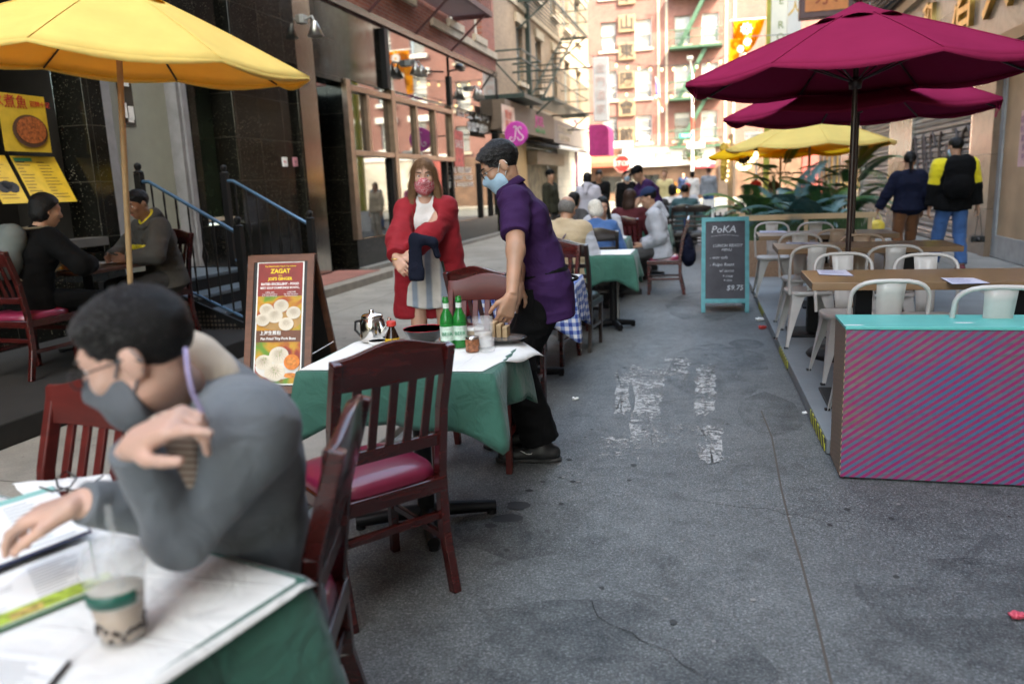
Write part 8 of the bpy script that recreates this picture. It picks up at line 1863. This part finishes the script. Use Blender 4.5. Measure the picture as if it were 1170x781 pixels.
bpk = V((-.32, 10.20, .56)); t_ = thing('backpack', 'dark blue backpack hanging on the back of the blue cap man\'s chair', 'backpack', bpk); D = SDF(); D.el(bpk, (.09, .15, .20)); D.el(bpk-V((-.03, 0, .09)), (.09, .15, .13)); D.build('bag', DKDENIM, t_, .01, disp=.012, ds=12); MB().tube([bpk+V((0, -.06, .15)), bpk+V((-.03, -.05, .38)), bpk+V((0, .05, .38)), bpk+V((0, .06, .15))], .012, 6).build('strap', NAVYCL, t_)
walker('second waiter in a purple polo shirt and black cap leaning over a farther table', (-.98, 12.9), 200, 1.74, SK_B, H_BLACK, 'crop', PURPLE, BLACKCLOTH, .012, lean=26, hipf=-.10, head=(28, 20, 0), hl=(-.2, .45, .85), hr=(.05, .5, .9), sleeve=.8, capm=BLACKCLOTH, puff=.012)
walker('person in a pale lilac hoodie with black hair standing behind the tables, back turned', (-2.35, 15.3), 80, 1.62, SK_B, H_BLACK, 'bob', cloth('lilac_grey_fleece', (.42, .41, .47)), CHAR, .014, hoodie=True, hl=(-.14, .22, .95), hr=(.14, .22, .95), puff=.016)
walker('person dressed all in black looking down at a phone near the limestone pier', (-2.42, 17.4), -80, 1.70, SK_B, H_BLACK, 'short', BLACKCLOTH, BLACKCLOTH, .014, head=(24, 0, 0), hl=(-.05, .26, 1.12), hr=(.05, .26, 1.12), face=True)
walker('dark clothed man in a black cap standing by the shop doorway on the left', (-3.35, 16.6), -20, 1.72, SK_B, H_BLACK, 'short', cloth('dark_olive_jacket', (.03, .03, .02)), CHAR, .014, capm=BLACKCLOTH)
sitter('seated person with black bobbed hair beyond the bald man\'s shoulder', (-2.0, 11.7), 60, 1.62, SK_B, H_BLACK, 'bob', CHAR, CHAR, .015)
walker('pedestrian in a cream jacket lit by the sun behind the tables', (-2.35, 22.0), -70, 1.66, SK_A, H_BROWN, 'bob', cloth('cream_jacket', (.55, .45, .32)), cloth('pale_trousers', (.4, .36, .3)), .018)
walker('pedestrian with a bright pink scarf and black jacket near the stop sign', (-1.95, 18.6), -60, 1.66, SK_A, H_BLACK, 'short', BLACKCLOTH, CHAR, .016, maskm=MASKB)
t, p = walker('pedestrian in a pink top passing in the sun left of the stop sign', (-2.5, 24.5), -100, 1.64, SK_A, H_DKBROWN, 'bob', cloth('pink_top', (.6, .10, .25)), CHAR, .018)
walker('pedestrian in a pale yellow shirt in the sun right of the second waiter', (-1.30, 22.5), 250, 1.68, SK_A, H_BROWN, 'short', cloth('pale_yellow_shirt', (.62, .52, .25)), CHAR, .018)
walker('pedestrian in a grey jacket and blue jeans walking in the sunlit far street', (-.15, 27.0), 95, 1.74, SK_A, H_DKBROWN, 'short', cloth('grey_jacket', (.22, .24, .27)), DENIM, .018, fl=(-.1, .2, .09), fr=(.1, -.15, .09))
walker('pedestrian in a white top in the sunlit far street', (-.72, 29.0), 80, 1.66, SK_B, H_BLACK, 'bob', WHITECLOTH, CHAR, .018, fl=(-.1, -.15, .09), fr=(.1, .2, .09))
walker('pedestrian in dark clothes farthest away under the brown shop front', (-1.5, 42.0), -95, 1.72, SK_A, H_BLACK, 'short', NAVYCL, CHAR, .022)
sitter('seated diner in a white shirt with dark hair seen from behind in the sun', (-.80, 16.5), 92, 1.66, SK_B, H_BLACK, 'bob', WHITECLOTH, CHAR, .015, hl=(-.2, .3, .74), hr=(.2, .3, .74))
sitter('seated diner in a dark teal jacket at the far table, black hair', (-.52, 15.45), 95, 1.66, SK_B, H_BLACK, 'short', cloth('dark_teal_jacket', (.03, .08, .09)), CHAR, .015, hl=(-.2, .3, .74), hr=(.2, .3, .74))
sitter('seated diner with a red cap at the far table in the sun', (-.55, 17.7), -90, 1.66, SK_B, H_BLACK, 'short', LTGREY, CHAR, .016, capm=cloth('red_cap', (.4, .03, .03)), hl=(-.2, .3, .74), hr=(.2, .3, .74))
sitter('seated diner with short black hair leftmost at the far table', (-1.08, 15.7), 88, 1.66, SK_B, H_BLACK, 'short', CHAR, CHAR, .016, hl=(-.2, .3, .74), hr=(.2, .3, .74))
t, p = sitter('diner in a blue denim jacket half hidden behind the palms', (.98, 14.0), 130, 1.68, SK_A, H_BROWN, 'short', DENIM, CHAR, .015, hl=(-.2, .3, .74), hr=(.2, .3, .74))
sitter('diner in a navy top with a red cap behind the palms at the fence', (.75, 15.2), -20, 1.68, SK_A, H_BLACK, 'short', NAVYCL, CHAR, .015, capm=cloth('scarlet_cap', (.45, .03, .03)), hl=(-.2, .3, .74), hr=(.2, .3, .74))
for i, (x, y, fa, lb) in enumerate(((.98, 14.0, 130, 'wooden chair under the denim jacket diner behind the palms'), (.75, 15.2, -20, 'wooden chair under the red cap diner behind the palms'))):
    c = copy_thing(chD, (x, y, 0), R(fa-90), lb)
for x, y, fa, lb in ((-2.0, 11.7, 60, 'black chair under the person with bobbed hair'), (-1.42, 10.42, -78, 'black chair under the long haired woman facing the camera'), (-1.22, 8.5, 100, 'black chair under the white haired person'), (-.55, 17.75, -90, 'black chair under the red capped diner in the sun')): copy_thing(chD, (x, y, 0), R(fa-90), lb)
